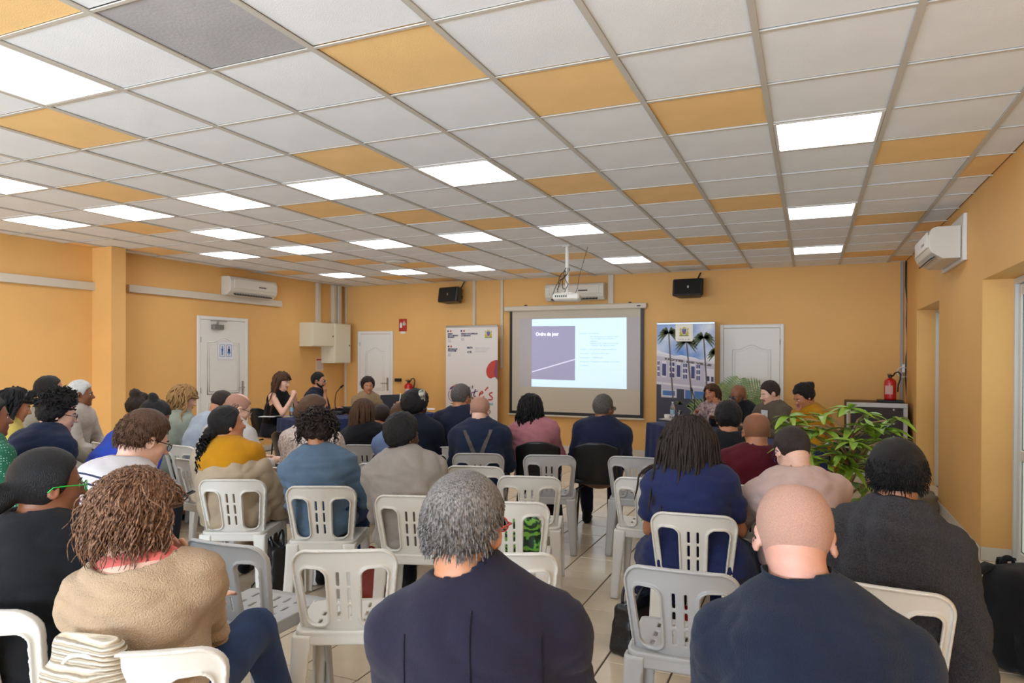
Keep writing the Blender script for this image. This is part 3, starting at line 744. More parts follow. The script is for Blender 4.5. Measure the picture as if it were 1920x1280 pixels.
# red blob, child's face, handwritten word
P = [(933, 669), (927, 669.5), (921, 672), (916, 677), (913, 683), (912, 689), (913.5, 695), (917, 699), (921, 700), (925, 698), (929, 697.5), (933, 702)]
mb = MB(); mb.poly([(bp(a, b)[0], -.0052, bp(a, b)[1]) for a, b in P][::-1], thick=.0008); mb.build('print', M_pr, t)
P = [(933, 669), (929.5, 670), (928, 680), (926, 690), (929, 697.5), (933, 702)]
mb = MB(); mb.poly([(bp(a, b)[0], -.0062, bp(a, b)[1]) for a, b in P][::-1], thick=.0008); mb.build('print', mat('print_plum', (130, 60, 84), .6), t)
def stroke(pts, r, m, nm='print'):
    tt = np.linspace(0, len(pts) - 1, (len(pts) - 1) * 5 + 1); P = np.array(pts, float); Q = np.stack([np.interp(tt, range(len(pts)), P[:, k]) for k in (0, 1)], 1)
    for _ in range(3): Q[1:-1] = (Q[:-2] + 2 * Q[1:-1] + Q[2:]) / 4
    D = np.gradient(Q, axis=0); D /= np.linalg.norm(D, axis=1)[:, None] + 1e-9; N = np.stack([-D[:, 1], D[:, 0]], 1) * r
    A = Q + N; B = Q - N; V = [(bp(a, b)[0], -.0056, bp(a, b)[1]) for a, b in np.concatenate([A, B])]; n = len(Q)
    mb = MB(); mb.add(V, [(i, i + 1, n + i + 1, n + i) for i in range(n - 1)]); return mb.build(nm, m, t)
stroke([(843.5, 722), (841, 727), (841.5, 733), (845, 738), (850, 740)], .5, M_purp); stroke([(846, 743), (850, 744), (855, 743)], .6, M_navy)
disc(848, 726.5, 1.0, M_navy); disc(856, 725, .8, M_pr)
P = [(843, 720), (845, 716), (850, 713), (853, 712), (856, 710), (859, 711), (859.5, 717), (853, 717.5), (847, 719)]
mb = MB(); mb.poly([(bp(a, b)[0], -.0052, bp(a, b)[1]) for a, b in P][::-1], thick=.0008); mb.build('print', M_pr, t)
P = [(843, 720), (845, 716), (850, 713.5), (850.5, 718.2), (847, 719)]
mb = MB(); mb.poly([(bp(a, b)[0], -.0062, bp(a, b)[1]) for a, b in P][::-1], thick=.0008); mb.build('print', M_purp, t)
btxt('LES', 874, 718, 883, 4, M_purp, .002)
for pts, r, m_ in (([(883, 721), (879, 719), (875, 722), (873, 727), (876, 731), (881, 731)], .9, M_purp), ([(886, 723), (885, 728), (885, 731)], .9, M_purp), ([(887, 712), (886.5, 717)], 1.0, M_purp),
                   ([(893, 718), (890, 725), (889, 730), (893, 730)], 1.0, M_purp), ([(887, 724), (897, 721)], .8, M_purp), ([(900, 727), (907, 724), (905, 721), (901, 724), (899, 729), (903, 732), (909, 730)], 1.1, M_pr),
                   ([(910, 720), (916, 714)], 1.2, M_pr), ([(924, 723), (919, 724), (918, 727), (924, 731), (923, 735), (916, 735)], 1.2, M_pr)): stroke(pts, r, m_, 'handwritten_letter')
btxt('éducatives', 884, 744, 925, 6, M_teal, .002)

# palm banner
M_sky = mat('banner_sky', (46, 116, 196), .6, var=.1, vscale=2.2, col2=(222, 226, 232))
t, p, w, z1 = banner('tall photo banner of palm trees and a white town hall, right of the screen', 1231, 1340, 604, YB - .32)
p.data.materials[0] = M_sky
sx = w / 109.5
def bp(u_, v_): return ((u_ - 1285.7) * sx, z1 - (v_ - 604) * sx)
def flat(pts, m, y=-.0052, nm='print'):
    mb = MB(); mb.poly([(bp(a, b)[0], y, bp(a, b)[1]) for a, b in pts][::-1], thick=.0006); return mb.build(nm, m, t)
M_fac = mat('print_facade', (186, 178, 190), .6); M_fac2 = mat('print_facade_light', (214, 208, 212), .6); M_win = mat('print_window', (62, 66, 110), .6); M_cl = mat('print_cloud', (224, 222, 224), .6)
M_wb = mat('print_window_blue', (70, 112, 170), .6); M_dk = mat('print_shade', (58, 56, 74), .6); M_palm = mat('print_palm', (84, 92, 56), .6); M_trk = mat('print_trunk', (96, 84, 78), .6); M_gra = mat('print_bush', (112, 122, 56), .6)
flat([(1231, 655), (1240, 659), (1252, 662), (1265, 667), (1278, 665), (1290, 668), (1303, 670), (1318, 676), (1330, 665), (1340.5, 668), (1340.5, 690), (1231, 672)], M_cl, -.0046)
flat([(1231, 664), (1340.5, 680), (1340.5, 790), (1231, 790)], M_fac)
flat([(1231, 662), (1340.5, 678), (1340.5, 682), (1231, 667)], M_fac2, -.0056)
for k, (a, b) in enumerate(((1232, 1237), (1241, 1250), (1255, 1266), (1269, 1277), (1281, 1290), (1296, 1304), (1306, 1314))):
    sl_ = lambda x: (x - 1231) * .085
    flat([(a, 675 + sl_(a)), (b, 675 + sl_(b)), (b, 708 + sl_(b) * .6), (a, 708 + sl_(a) * .6)], M_fac2, -.0056, 'window')
    ww = (b - a)
    for (f0, f1, g0, g1) in (((0.1, .45, 2, 9), (.55, .95, 2, 9), (.1, .45, 12, 20), (.55, .95, 12, 20), (.1, .45, 23, 31), (.55, .95, 23, 31)) if k % 2 == 0 else ((.1, .95, 6, 29),)):
        flat([(a + f0 * ww, 675 + g0 + sl_(a)), (a + f1 * ww, 675 + g0 + sl_(b)), (a + f1 * ww, 675 + g1 + sl_(b)), (a + f0 * ww, 675 + g1 + sl_(a))], M_win, -.0062, 'window')
flat([(1322, 690), (1339, 692), (1339, 718), (1322, 716)], M_fac2, -.0056); flat([(1325, 705), (1331, 705.5), (1331, 715), (1325, 714.5)], M_dk, -.0062); flat([(1334, 706), (1338.5, 706.5), (1338.5, 716), (1334, 715.5)], M_dk, -.0062)
flat([(1231, 717), (1340.5, 727), (1340.5, 731), (1231, 721)], M_fac2, -.0056)
flat([(1231, 722), (1240, 723), (1240, 790), (1231, 790)], M_dk, -.0056); flat([(1241, 732), (1269, 733), (1269, 746), (1241, 745)], M_fac2, -.0056); flat([(1243, 733.5), (1267, 734.5), (1267, 744), (1243, 743)], M_wb, -.0062)
flat([(1270, 730), (1284, 731), (1284, 750), (1270, 750)], M_dk, -.0056); flat([(1286, 732), (1300, 733), (1300, 750), (1286, 750)], M_wb, -.0056); flat([(1303, 734), (1330, 736), (1330, 752), (1303, 750)], M_wb, -.0056)
flat([(1231, 747), (1340.5, 750), (1340.5, 795), (1231, 795)], M_dk, -.0059)
for cu, cv, rr in ((1277, 757, 14), (1305, 758, 15), (1292, 762, 12), (1326, 760, 12)):
    mb = MB()
    for k in range(26):
        a = random.uniform(.1, 3.04); x0, z0 = bp(cu, cv + 4); L_ = rr * sx * random.uniform(.6, 1.1); mb.poly([(x0 - .012, -.0066, z0), (x0 + L_ * math.cos(a), -.0066, z0 + L_ * .75 * math.sin(a)), (x0 + .012, -.0066, z0)])
    mb.build('bush_print', M_gra, t)
for tx, ty, bx, by, L_ in ((1254, 622, 1263, 750, 21), (1288, 640, 1299, 752, 21), (1320, 632, 1327, 738, 21), (1344, 660, 1346, 700, 17)):
    mb = MB(); 
    if bx < 1340: 
        a = bp(tx - 1.2, ty); b = bp(tx + 1.2, ty); c = bp(bx + 1.5, by); d = bp(bx - 1.5, by); mb.poly([(q[0], -.0066, q[1]) for q in (d, c, b, a)], thick=.0006); mb.build('palm_trunk_print', M_trk, t)
    mb = MB(); x0, z0 = bp(tx, ty)
    for k in range(13):
        a0 = -.5 + k * (math.pi + 1.0) / 12; P = []
        for s_ in np.linspace(0, 1, 7): P.append((x0 + L_ * sx * s_ * math.cos(a0), z0 + L_ * sx * (s_ * math.sin(a0) - .55 * s_ * s_)))
        P = [(min(max(q[0], -w / 2), w / 2), min(q[1], z1 - .02)) for q in P]
        V = [(q[0], -.007, q[1] + .022 * math.sin(math.pi * (i + .5) / 7)) for i, q in enumerate(P)] + [(q[0], -.007, q[1] - .022 * math.sin(math.pi * (i + .5) / 7)) for i, q in enumerate(P)]
        mb.add(V, [(7 + i, 8 + i, i + 1, i) for i in range(6)])
    mb.build('palm_crown_print', M_palm, t)
flat([(1267, 606), (1300, 606), (1300, 636), (1298.5, 639), (1269, 639), (1267, 636)], mat('print_card', (236, 228, 212), .6), -.0078, 'crest_card')
x, z = bp(1283.5, 620.5); crest(t, x, z, 12.5 * sx, -.0092)
x, z = bp(1272, 636.5); text_obj('lettering', 'VILLE', .03, (x, -.0092, z), M_gt, t, width=23 * sx)
x, z = bp(1247, 674); o = text_obj('lettering', 'HOTEL DE VILLE', 5 * sx, (x, -.0072, z), M_trk, t, width=88 * sx, bold=.003); o.rotation_euler = (R_(90), R_(8), 0)

# ================================================================== chairs
def grid_for(lo, hi, h): return Grid(*[steps(a, b, h) for a, b in zip(lo, hi)])
def box2(x, z, hx, hz, r):
    qx = np.abs(x) - hx + r; qz = np.abs(z) - hz + r
    return np.sqrt(np.maximum(qx, 0) ** 2 + np.maximum(qz, 0) ** 2) + np.minimum(np.maximum(qx, qz), 0) - r
M_chw = mat('chair_white_plastic', (214, 207, 196), .38, .03, 20, .04, 3, spec=.5)
M_chg = mat('chair_grey_plastic', (176, 173, 170), .42, .03, 20, .04, 3, spec=.5)
M_chb = mat('chair_black_plastic', (20, 20, 21), .38)
def chair_parts():
    P = {}
    g = grid_for((-.245, -.33, .40), (.245, -.10, .82), .0042)
    def back(X, Y, Z):
        ys = -.185 - (Z - .44) * .25 + 1.15 * X * X - .25 * np.maximum(Z - .72, 0) ** 1.0 * 0
        w = (Y - ys) * .96
        hw = .182 + (Z - .44) * .105
        top = .792 - .25 * X * X
        d2 = box2(X, Z - (top + .36) / 2, hw, (top - .36) / 2, .075) 
        inn = .064 + (Z - .44) * .03; out = hw - .034
        c = (inn + out) / 2; hx = (out - inn) / 2
        hole = box2(np.abs(X) - c, Z - .587, hx, .122, .034)
        d2h = np.maximum(d2, -hole)
        slot = np.minimum(np.minimum(box2(np.abs(X) - .022, Z - .668, .0055, .030, .005), box2(np.abs(X) - .022, Z - .595, .0055, .030, .005)), box2(np.abs(X) - .022, Z - .522, .0055, .030, .005))
        d2h = np.maximum(d2h, -slot)
        sheet = np.maximum(d2h, np.abs(w) - .0048)
        rim = np.maximum(np.maximum(np.abs(np.maximum(d2, -hole) + .004) - .0045, np.abs(w + .004) - .012), .43 - Z)
        return np.maximum(smin(sheet, rim, .006), .415 - Z)
    g.add(back, (-.24, -.32, .40), (.24, -.1, .81), 0)
    P['backrest'] = g.net()
    g = grid_for((-.235, -.26, .37), (.235, .25, .475), .0048)
    def seat(X, Y, Z):
        hw = .205 - .03 * (0.2 - Y) * .5
        d2 = box2(X, Y + .0, hw + 0 * Y, .215, .05)
        zs = .445 - .010 * np.exp(-((X / .14) ** 2 + ((Y + .02) / .14) ** 2)) - .018 * np.maximum(Y - .14, 0) / .07
        sl = None
        for cx in (-.12, -.06, 0, .06, .12):
            for cy in (-.09, .0, .09):
                b = box2(X - cx, Y - cy, .0055, .027, .005); sl = b if sl is None else np.minimum(sl, b)
        top = np.maximum(np.maximum(d2, -sl), np.abs(Z - zs) - .0055)
        rim = np.maximum(np.abs(d2 + .004) - .0048, np.abs(Z - (zs - .024)) - .028)
        return smin(top, rim, .006)
    g.add(seat, (-.23, -.25, .38), (.23, .25, .47), 0); P['seat'] = g.net()
    def leg(top, bot, a, b):
        g = grid_for((min(top[0], bot[0]) - .06, min(top[1], bot[1]) - .06, 0), (max(top[0], bot[0]) + .06, max(top[1], bot[1]) + .06, .45), .008)
        def f(X, Y, Z):
            t = np.clip(1 - Z / top[2], 0, 1); x = X - (top[0] + (bot[0] - top[0]) * t); y = Y - (top[1] + (bot[1] - top[1]) * t)
            s_ = a + (b - a) * t
            d = box2(x, y, s_ + 0 * Y, s_ * .8, .010)
            si = -1 if top[0] > 0 else 1; sj = 1 if top[1] < 0 else -1
            inner = box2(x - si * .013, y - sj * .013, s_ - .002 + 0 * Y, s_ * .8 - .002, .008)
            d = np.maximum(d, -inner)
            return np.maximum(np.maximum(d, Z - top[2]), .002 - Z)
        g.add(f, (-1, -1, 0), (1, 1, .5), 0); return g.net()
    P['legs'] = [leg((sx * x0, y0, .435), (sx * x1, y1, 0), a, b) for sx in (-1, 1) for x0, y0, x1, y1, a, b in ((.168, -.188, .195, -.250, .040, .026), (.172, .175, .195, .215, .036, .024))]
    return P
CP = chair_parts()
def smooth_obj(name, V, Q, m, parent=None):
    o = mesh_obj(name, V, Q, m, parent, smooth=True); return o
def new_chair():
    t = empty('plastic_chair')
    smooth_obj('backrest', *CP['backrest'], M_chw, t); smooth_obj('seat', *CP['seat'], M_chw, t)
    for l in CP['legs']: smooth_obj('leg', *l, M_chw, t)
    return t
def new_shell():
    t = empty('shell_chair'); 
    def fn(u_, v_):
        x = (u_ - .5) * 2; s_ = v_ * .95
        if s_ < .40: y = .22 - s_ * 1.0; z = .455 + .02 * x * x - .012 * math.sin(s_ / .4 * math.pi); w = .195
        elif s_ < .55: q = (s_ - .40) / .15; a = q * 1.35; y = -.18 - .085 * math.sin(a); z = .455 + .085 * (1 - math.cos(a)) + .02 * x * x; w = .195
        else: q = (s_ - .55); y = -.263 - q * .22; z = .522 + q * .80; w = .192 - .5 * max(0, q - .28) ** 2
        k = 1 if s_ > .5 else 0
        e = max(0, s_ - .86) / .09; w *= (1 - .22 * e * e)
        return (x * w, y + k * .06 * x * x, z - .012 * e * e * abs(x) ** 3 * 3)
    mb = MB(); mb.sheet(fn, 16, 34); o = mb.build('seat_shell', M_chb, t, smooth=True); md = o.modifiers.new('t', 'SOLIDIFY'); md.thickness = .007
    for sx in (-1, 1):
        for y0, y1 in ((.16, .22), (-.16, -.23)):
            mb = MB(); mb.tube([(sx * .12, y0 * .6, .435), (sx * .17, y0, .42), (sx * .205, y1, .0)], .011, 8); mb.build('leg', M_black, t, smooth=True)
    return t
proto_w, proto_b = new_chair(), new_shell()
used = {'w': False, 'b': False}
LINKMAT = True
def put_chair(x, y, rz, label, group, kind='w', grey=False):
    p = proto_b if kind == 'b' else proto_w
    key = 'b' if kind == 'b' else 'w'
    if not used[key]: r = p; used[key] = True
    else:
        r = p.copy(); COL.objects.link(r)
        for ch in p.children:
            c = ch.copy(); COL.objects.link(c); c.parent = r
    r.location = (x, y, 0); r.rotation_euler = (0, 0, R_(rz))
    tag(r, label, 'chair', group)
    if kind == 'w':
        for ch in r.children:
            ch.material_slots[0].link = 'OBJECT'; ch.material_slots[0].material = M_chg if grey else M_chw
    return r
def chair_at(u_, v_, rz, ztop=.79, yb=-.262):
    """floor position of a chair whose backrest top centre shows at (u_, v_)"""
    q = atz(u_, v_, ztop); a = R_(rz); off = np.array([-math.sin(a) * yb, math.cos(a) * yb])
    return q[0] - off[0], q[1] - off[1]

# ================================================================== people
def rotz(a): c, s = math.cos(a), math.sin(a); return np.array([[c, -s, 0], [s, c, 0], [0, 0, 1.]])
def rotx(a): c, s = math.cos(a), math.sin(a); return np.array([[1, 0, 0], [0, c, -s], [0, s, c.real]])
def roty(a): c, s = math.cos(a), math.sin(a); return np.array([[c, 0, s], [0, 1, 0], [-s, 0, c]])
def head_base(x, y, z):
    d = f_ell(x, y + .012, z - .028, (.075, .094, .088))
    return smin(d, f_ell(x, y - .020, z + .028, (.060, .072, .078)), .03)
def head_field(x, y, z):
    d = head_base(x, y, z)
    ax = np.abs(x)
    d = smin(d, f_ell(x, y - .036, z + .070, (.043, .046, .036)), .03)
    d = smin(d, f_ell(x, y - .074, z - .016, (.044, .016, .010)), .014)
    d = smax(d, -f_ell(ax - .030, y - .096, z + .002, (.017, .013, .010)), .010)
    d = smin(d, f_ell(ax - .034, y - .060, z + .024, (.022, .022, .018)), .02)
    e = lambda a, b, r1, r2: f_cap(x, y, z, np.array(a), np.array(b), r1, r2)
    d = smin(d, e((0, .084, .008), (0, .108, -.026), .007, .0125), .012)
    d = smin(d, f_ell(ax - .012, y - .098, z + .029, (.008, .010, .007)), .006)
    d = smin(d, f_ell(x, y - .088, z + .050, (.022, .010, .0055)), .004)
    d = smin(d, f_ell(x, y - .086, z + .060, (.019, .011, .006)), .004)
    d = smin(d, f_ell(x, y - .078, z + .092, (.018, .017, .014)), .015)
    ear = f_ell(ax - .080 + (y + .005) * .35 * -1, (y + .008) * .97 + (z + .008) * .22, (z + .008) * .97 - (y + .008) * .22, (.0085, .019, .031))
    ear = smax(ear, -f_ell(ax - .090, y + .004, z + .006, (.008, .010, .018)), .004)
    d = smin(d, ear, .005)
    return d
ZL_SHORT = ([-.13, -.06, -.02, -.008, .012, .028, .045, .06, .10], [-.072, -.070, -.045, .018, .016, -.012, .022, .060, .074])
ZL_FULL = ([-.13, -.05, -.01, .01, .03, .045, .06, .10], [-.088, -.080, -.050, -.030, -.006, .045, .064, .078])
ZL_COVER = ([-.14, -.05, .0, .022, .036, .060, .10], [-.13, -.12, -.09, -.03, .03, .062, .080])
def hair_shell(x, y, z, top, back, side, line):
    zl = np.interp(y, line[0], line[1]); m = 1 - np.clip((z - zl) / .040, 0, 1) ** .6
    d = f_ell(x, y + .012 + (back - side) * .3, z - .028 - (top - side) * .35, (.075 + side, .094 + (back + side) / 2, .088 + top)) + m * (min(side, back) * .85)
    d = smin(d, head_base(x, y, z) - min(side, .008) * (1 - m * .8) - .0012, .012)
    return smax(d, (zl - z) * .9, .004)
def ik(Sh, T, l1, l2, pole):
    v = T - Sh; L = np.linalg.norm(v); M = (l1 + l2) * .985
    if L > M: T = Sh + v * M / L; v = T - Sh; L = M
    a = (l1 * l1 - l2 * l2 + L * L) / (2 * L); h = math.sqrt(max(l1 * l1 - a * a, 0)); n = v / L
    p = np.asarray(pole, float); p = p - n * (p @ n); p /= np.linalg.norm(p) + 1e-9
    return Sh + n * a + p * h, T
def hand(g, Wp, d, n, s=1.0, curl=.5, lat=1, k=.004):
    """palm, four unequal curled fingers and a thumb off the side of the palm"""
    d = d / np.linalg.norm(d); n = n - d * (n @ d); n /= np.linalg.norm(n); l = np.cross(d, n) * lat
    g.ecap(Wp + d * .018 * s, Wp + d * .078 * s, (.027 * s, .015 * s), (.038 * s, .012 * s), l, .012)
    for i, (o, L_) in enumerate(((.030, .072), (.0105, .081), (-.0095, .076), (-.029, .060))):
        b = Wp + (d * (.084 - .004 * abs(i - 1.2)) + l * o) * s; r = .0088 - .0006 * (i == 3)
        a = 0; p = b - d * .02 * s
        for f, c in ((.45, .5), (.30, 1.0), (.25, 1.3)):
            a += c * curl; q = b + (d * math.cos(a) + n * math.sin(a) + l * o * .6) * L_ * f * s
            g.cap(p if f == .45 else b, q, r * s, (r - .0008) * s, k if f == .45 else .003); b = q
    p0 = Wp + (d * .030 + l * .020) * s; p1 = Wp + (d * .060 + l * .052 + n * .010) * s; p2 = p1 + (d * .030 + l * .006 + n * .018) * s
    g.cap(p0, p1, .013 * s, .0105 * s, .012); g.cap(p1, p2, .0105 * s, .0088 * s, .003)
SK = {'light': (214, 160, 132), 'fair': (224, 176, 152), 'tan': (186, 124, 88), 'brown': (134, 82, 54), 'dark': (84, 50, 34), 'pink': (196, 142, 122)}
HC = {'black': ((11, 9, 9), (26, 21, 21)), 'dark': ((30, 22, 19), (58, 42, 34)), 'brown': ((58, 38, 26), (104, 70, 46)), 'auburn': ((54, 32, 24), (150, 96, 62)),
      'blond': ((112, 78, 44), (198, 152, 96)), 'grey': ((72, 66, 64), (176, 168, 162)), 'white': ((168, 164, 158), (226, 222, 216)), 'saltpepper': ((40, 36, 34), (108, 100, 94)), 'stubble': ((158, 114, 96), (204, 150, 126)), 'stubbletan': ((128, 84, 60), (172, 116, 84))}
M_eyew = mat('eye_white', (225, 222, 218), .2); M_eyed = mat('eye_iris', (38, 26, 20), .1); M_lip = mat('lip', (164, 84, 76), .45)
M_shoe = fabric('dark_shoe', (26, 24, 24), rough=.5)
report = []
def locks(C, Rh, Nb, spec, rad, rz_):
    """paths of hair locks that start on the scalp, fall and stay outside head, neck and back"""
    n, m = spec.get('n', 90), spec.get('m', 14); L_ = spec['len']; r = np.random.default_rng(spec.get('seed', 3))
    az = r.uniform(-math.pi * .78, math.pi * .78, n) + math.pi * 1.5; el = r.uniform(spec.get('elmin', .10), 1.5, n)
    if spec.get('fringe'): az = r.uniform(-math.pi, math.pi, n) + math.pi * 1.5; el = np.where(np.cos(az - math.pi / 2) > .75, r.uniform(.9, 1.5, n), el)
    d = np.stack([np.cos(az) * np.cos(el), np.sin(az) * np.cos(el), np.sin(el)], 1)
    q = np.array([0, -.012, .028]) + d * np.array(rad) * spec.get('rootk', .97)
    if spec.get('line') is not None:
        keep = q[:, 2] > np.interp(q[:, 1], spec['line'][0], spec['line'][1]) + .020; q = q[keep]; d = d[keep]; n = len(q)
    P = C + q @ Rh.T
    part = spec.get('part', 0)
    out = (d * [1, 1, .2]) @ Rh.T; v = out * .8 + np.array([0, 0, .25])
    if spec.get('dir') is not None: v = v * .4 + np.asarray(spec['dir'])
    Ls = L_ * r.uniform(.75, 1.05, n); ds = Ls / (m - 1); paths = [P.copy()]
    gr = np.array([0, 0, -1.]); jit = r.normal(size=(n, 3)) * spec.get('jit', .12)
    for i in range(m - 1):
        v = v * .62 + gr * spec.get('grav', .5) + jit * .5; v /= np.linalg.norm(v, axis=1)[:, None]
        P = P + v * ds[:, None]
        for _ in range(2):
            w = (P - C) @ Rh - np.array([0, -.012, .010]); rr = np.array(rad) * np.array([1, 1, 1.06]) * (1 + .10 * r.random((n, 1)))
            kk = np.linalg.norm(w / rr, axis=1); ins = kk < 1; w[ins] /= kk[ins][:, None]
            face = (w[:, 1] > .018) & (w[:, 2] < .036)
            w[face, 1] = .018; w[face, 0] = np.sign(w[face, 0] + 1e-6) * np.maximum(np.abs(w[face, 0]), rad[0])
            P = C + (w + np.array([0, -.012, .010])) @ Rh.T
        for cc, cr in Nb:
            w = P - cc; kk = np.linalg.norm(w, axis=1); ins = kk < cr; w[ins] *= (cr / kk[ins])[:, None]; P = cc + w
        paths.append(P.copy())
    A = np.stack(paths, 1)
    cr = spec.get('curl', 0)
    if cr:
        t = np.linspace(0, 1, m)[None, :]; ph = r.uniform(0, 6.28, (n, 1)); fq = spec.get('freq', 5) * r.uniform(.7, 1.3, (n, 1))
        T = np.gradient(A, axis=1); T /= np.linalg.norm(T, axis=2)[..., None] + 1e-9
        X = np.cross(T, np.array([.3, .2, .9])); X /= np.linalg.norm(X, axis=2)[..., None] + 1e-9; Y = np.cross(T, X)
        amp = cr * np.minimum(1, t * 4)[..., None]; ang = ph + fq * 6.28 * t
        A = A + amp * (np.cos(ang)[..., None] * X + np.sin(ang)[..., None] * Y)
    th = spec.get('th', .007); t = np.linspace(0, 1, m)[None, :]
    Rr = th * r.uniform(.7, 1.2, (n, 1)) * np.maximum(.22, np.sqrt(np.clip(1 - t ** spec.get('tp', 3), 0, 1)))
    return A, Rr
def surf_strip(c, pre, P, wdt, name, m, thick=.003, solid=True):
    """a band that follows the back of a garment; P are points in the person's frame"""
    from mathutils.bvhtree import BVHTree
    top = [o for o in c['body'].children if o.name.startswith(pre)][0]
    bv = BVHTree.FromPolygons([v.co.copy() for v in top.data.vertices], [tuple(p.vertices) for p in top.data.polygons]); Q = []
    for q in P:
        h = bv.ray_cast(Vector(q - c['fw'] * .4), Vector(c['fw']))
        if h[0] is not None: Q.append(np.array(h[0]) - c['fw'] * .002)
    if len(Q) < 3: return
    Q = np.array(Q); T = np.gradient(Q, axis=0); S_ = np.cross(T, c['fw']); S_ /= np.linalg.norm(S_, axis=1)[:, None]; V = []
    for p, s_ in zip(Q, S_): V += [p + s_ * wdt, p - s_ * wdt]
    o = mesh_obj(name, V, [(2 * i, 2 * i + 1, 2 * i + 3, 2 * i + 2) for i in range(len(Q) - 1)], m, c['body'], smooth=True)
    if solid: md = o.modifiers.new('t', 'SOLIDIFY'); md.thickness = thick; md.offset = 0
    return o
def person(label, u_, v_, d=None, rz=0, chair=None, hyaw=0, hpitch=0, hroll=0, w=1.0, hs=1.0, sk='tan', hair=None, top=None, bottom=None, hands=None, near=0,
           lean=None, hunch=.03, glasses=None, female=False, group=None, feet=None, extra=None, handspec=None, fine_hands=False, kchair='w', chair_label=None, chair_grp=None, grey=False, neck=0, headtop=.116, hip=None, side=0, nx=0, sh_drop=.078, beard=None):
    label, nick = LABELS[len(report)]
    a = R_(rz); Rz = rotz(a)
    topz = headtop * hs
    if lean is None: lean = 3 if chair is not None else 12
    Rh_l = rotz(R_(hyaw)) @ rotx(-R_(hpitch)) @ roty(R_(hroll))
    mid = R_(hpitch * .5)
    noff = np.array([-nx, .012 + math.sin(mid) * .10 + .01, math.cos(mid) * .125 + neck]) * hs
    ck = None
    if chair is not None:
        cx, cy = chair_at(chair[0], chair[1], rz); ck = (cx, cy)
        org = np.array([cx, cy, 0]) + Rz @ np.array([0, -.030, 0])
        best = None                       # depth of the head that gives the wanted forward lean
        for dd in np.arange(d - .9, d + 1.1, .02):
            c_ = Rz.T @ (at(u_, v_, dd) - np.array([0, 0, topz]) - org) - noff - np.array([0, 0, .545])
            e_ = abs(math.degrees(math.atan2(c_[1], c_[2])) - lean)
            if best is None or e_ < best[0]: best = (e_, dd)
        d = best[1]
        Ctr = at(u_, v_, d) - np.array([0, 0, topz])
        c_ = Rz.T @ (Ctr - org) - noff - np.array([0, 0, .545]); lim = math.tan(R_(8)) * c_[2]
        if abs(c_[0]) > lim: org = org + Rz @ np.array([c_[0] - math.copysign(lim, c_[0]), 0, 0])
    else:
        Ctr = at(u_, v_, d) - np.array([0, 0, topz])
        L = (Ctr[2] - noff[2] - .545) / math.cos(R_(lean)); hl = Rz @ np.array([-L * math.tan(R_(side)) - noff[0], -L * math.sin(R_(lean)) - noff[1], 0])
        org = np.array([Ctr[0] + hl[0], Ctr[1] + hl[1], 0.]); cc = org - Rz @ np.array([0, -.055, 0]); ck = (cc[0], cc[1])
    C = Rz.T @ (Ctr - org); H = np.array([0, 0, .545]); N = C - noff
    sp = N - H; L = np.linalg.norm(sp); report.append((label[:38], round(float(d),2), round(L, 2), round(float(Ctr[2] + topz), 2), 'fwd %.0f side %.0f' % (math.degrees(math.atan2(sp[1], sp[2])), math.degrees(math.atan2(sp[0], sp[2])))))
    up = sp / L; fw = np.cross(up, [1, 0, 0]) * -1; fw = np.cross([1, 0, 0], up) * -1
    if fw[1] < 0: fw = -fw
    fw /= np.linalg.norm(fw); rt = np.cross(fw, up); rt /= np.linalg.norm(rt)
    bend = lambda t: H + sp * t - fw * hunch * math.sin(math.pi * t) * 1.0
    nodes = [H + up * -.01, bend(.25), bend(.52), bend(.78), bend(.93)]
    wf = (.96 if female else 1.0)
    rad = [(.178 * w * (1.04 if female else 1), .125 * w), (.150 * w * wf, .112 * w), (.148 * w * wf, .112 * w), (.165 * w * wf, .118 * w), (.125 * w, .085 * w)]
    shw = .168 * w * wf
    SH = [N - up * sh_drop + rt * s_ * shw + fw * .005 for s_ in (-1, 1)]
    hh = hands or ((-.09, .33, .66), (.09, .33, .66)); el = []; wr = []
    l1, l2 = .285 * w ** .3, .25 * w ** .3
    for i, s_ in enumerate((-1, 1)):
        T = hh[i]
        if isinstance(T, str): 
            T = {'chin': C + Rh_l @ np.array([s_ * .02, .10, -.185]), 'cheek': C + Rh_l @ np.array([s_ * .085, .06, -.16]), 'mouth': C + Rh_l @ np.array([s_ * .0, .185, -.150]), 'face': C + Rh_l @ np.array([s_ * .02, .13, -.12]), 'lap': np.array([s_ * .09, .33, .66]), 'side': np.array([s_ * .26, .12, .60])}[T]
        T = np.asarray(T, float)
        e, T = ik(SH[i], T, l1, l2, (s_ * .65, -.45, -.8) if T[2] < 1.0 else (s_ * .4, .0, -1)); el.append(e); wr.append(T)
    ft = feet or ((-.12, .42), (.12, .42)); kn = []; an = []
    for i, s_ in enumerate((-1, 1)):
        A = np.array([ft[i][0], ft[i][1], .095 + (ft[i][2] if len(ft[i]) > 2 else 0)]); hp = H + np.array([s_ * .09 * w, 0, -.005])
        K, A = ik(hp, A, .44, .415, (s_ * .12 if len(ft[i]) < 4 else ft[i][3], .75, .8)); K[2] = max(K[2], .50); kn.append(K); an.append(A)
    h_f = (.0135, .0105, .0066)[near]; h_c = (.026, .021, .015)[near]
    hb = .13 * hs
    fine = [[], [], []]
    for q in range(3): fine[q].append((C[q] - (.13, .14, .15)[q], C[q] + (.13, .14, .14)[q], h_f))
    if fine_hands:
        for T in wr:
            for q in range(3): fine[q].append((T[q] - .13, T[q] + .13, .0062))
    pts = np.array([*nodes, *SH, *el, *wr, *kn, *an, C])
    lo = pts.min(0) - .22; hi = pts.max(0) + .20; lo[2] = 0.0; lo[1] = min(lo[1], -.18)
    ax = [steps(lo[q], hi[q], h_c, fine[q]) for q in range(3)]
    g = Grid(*ax)
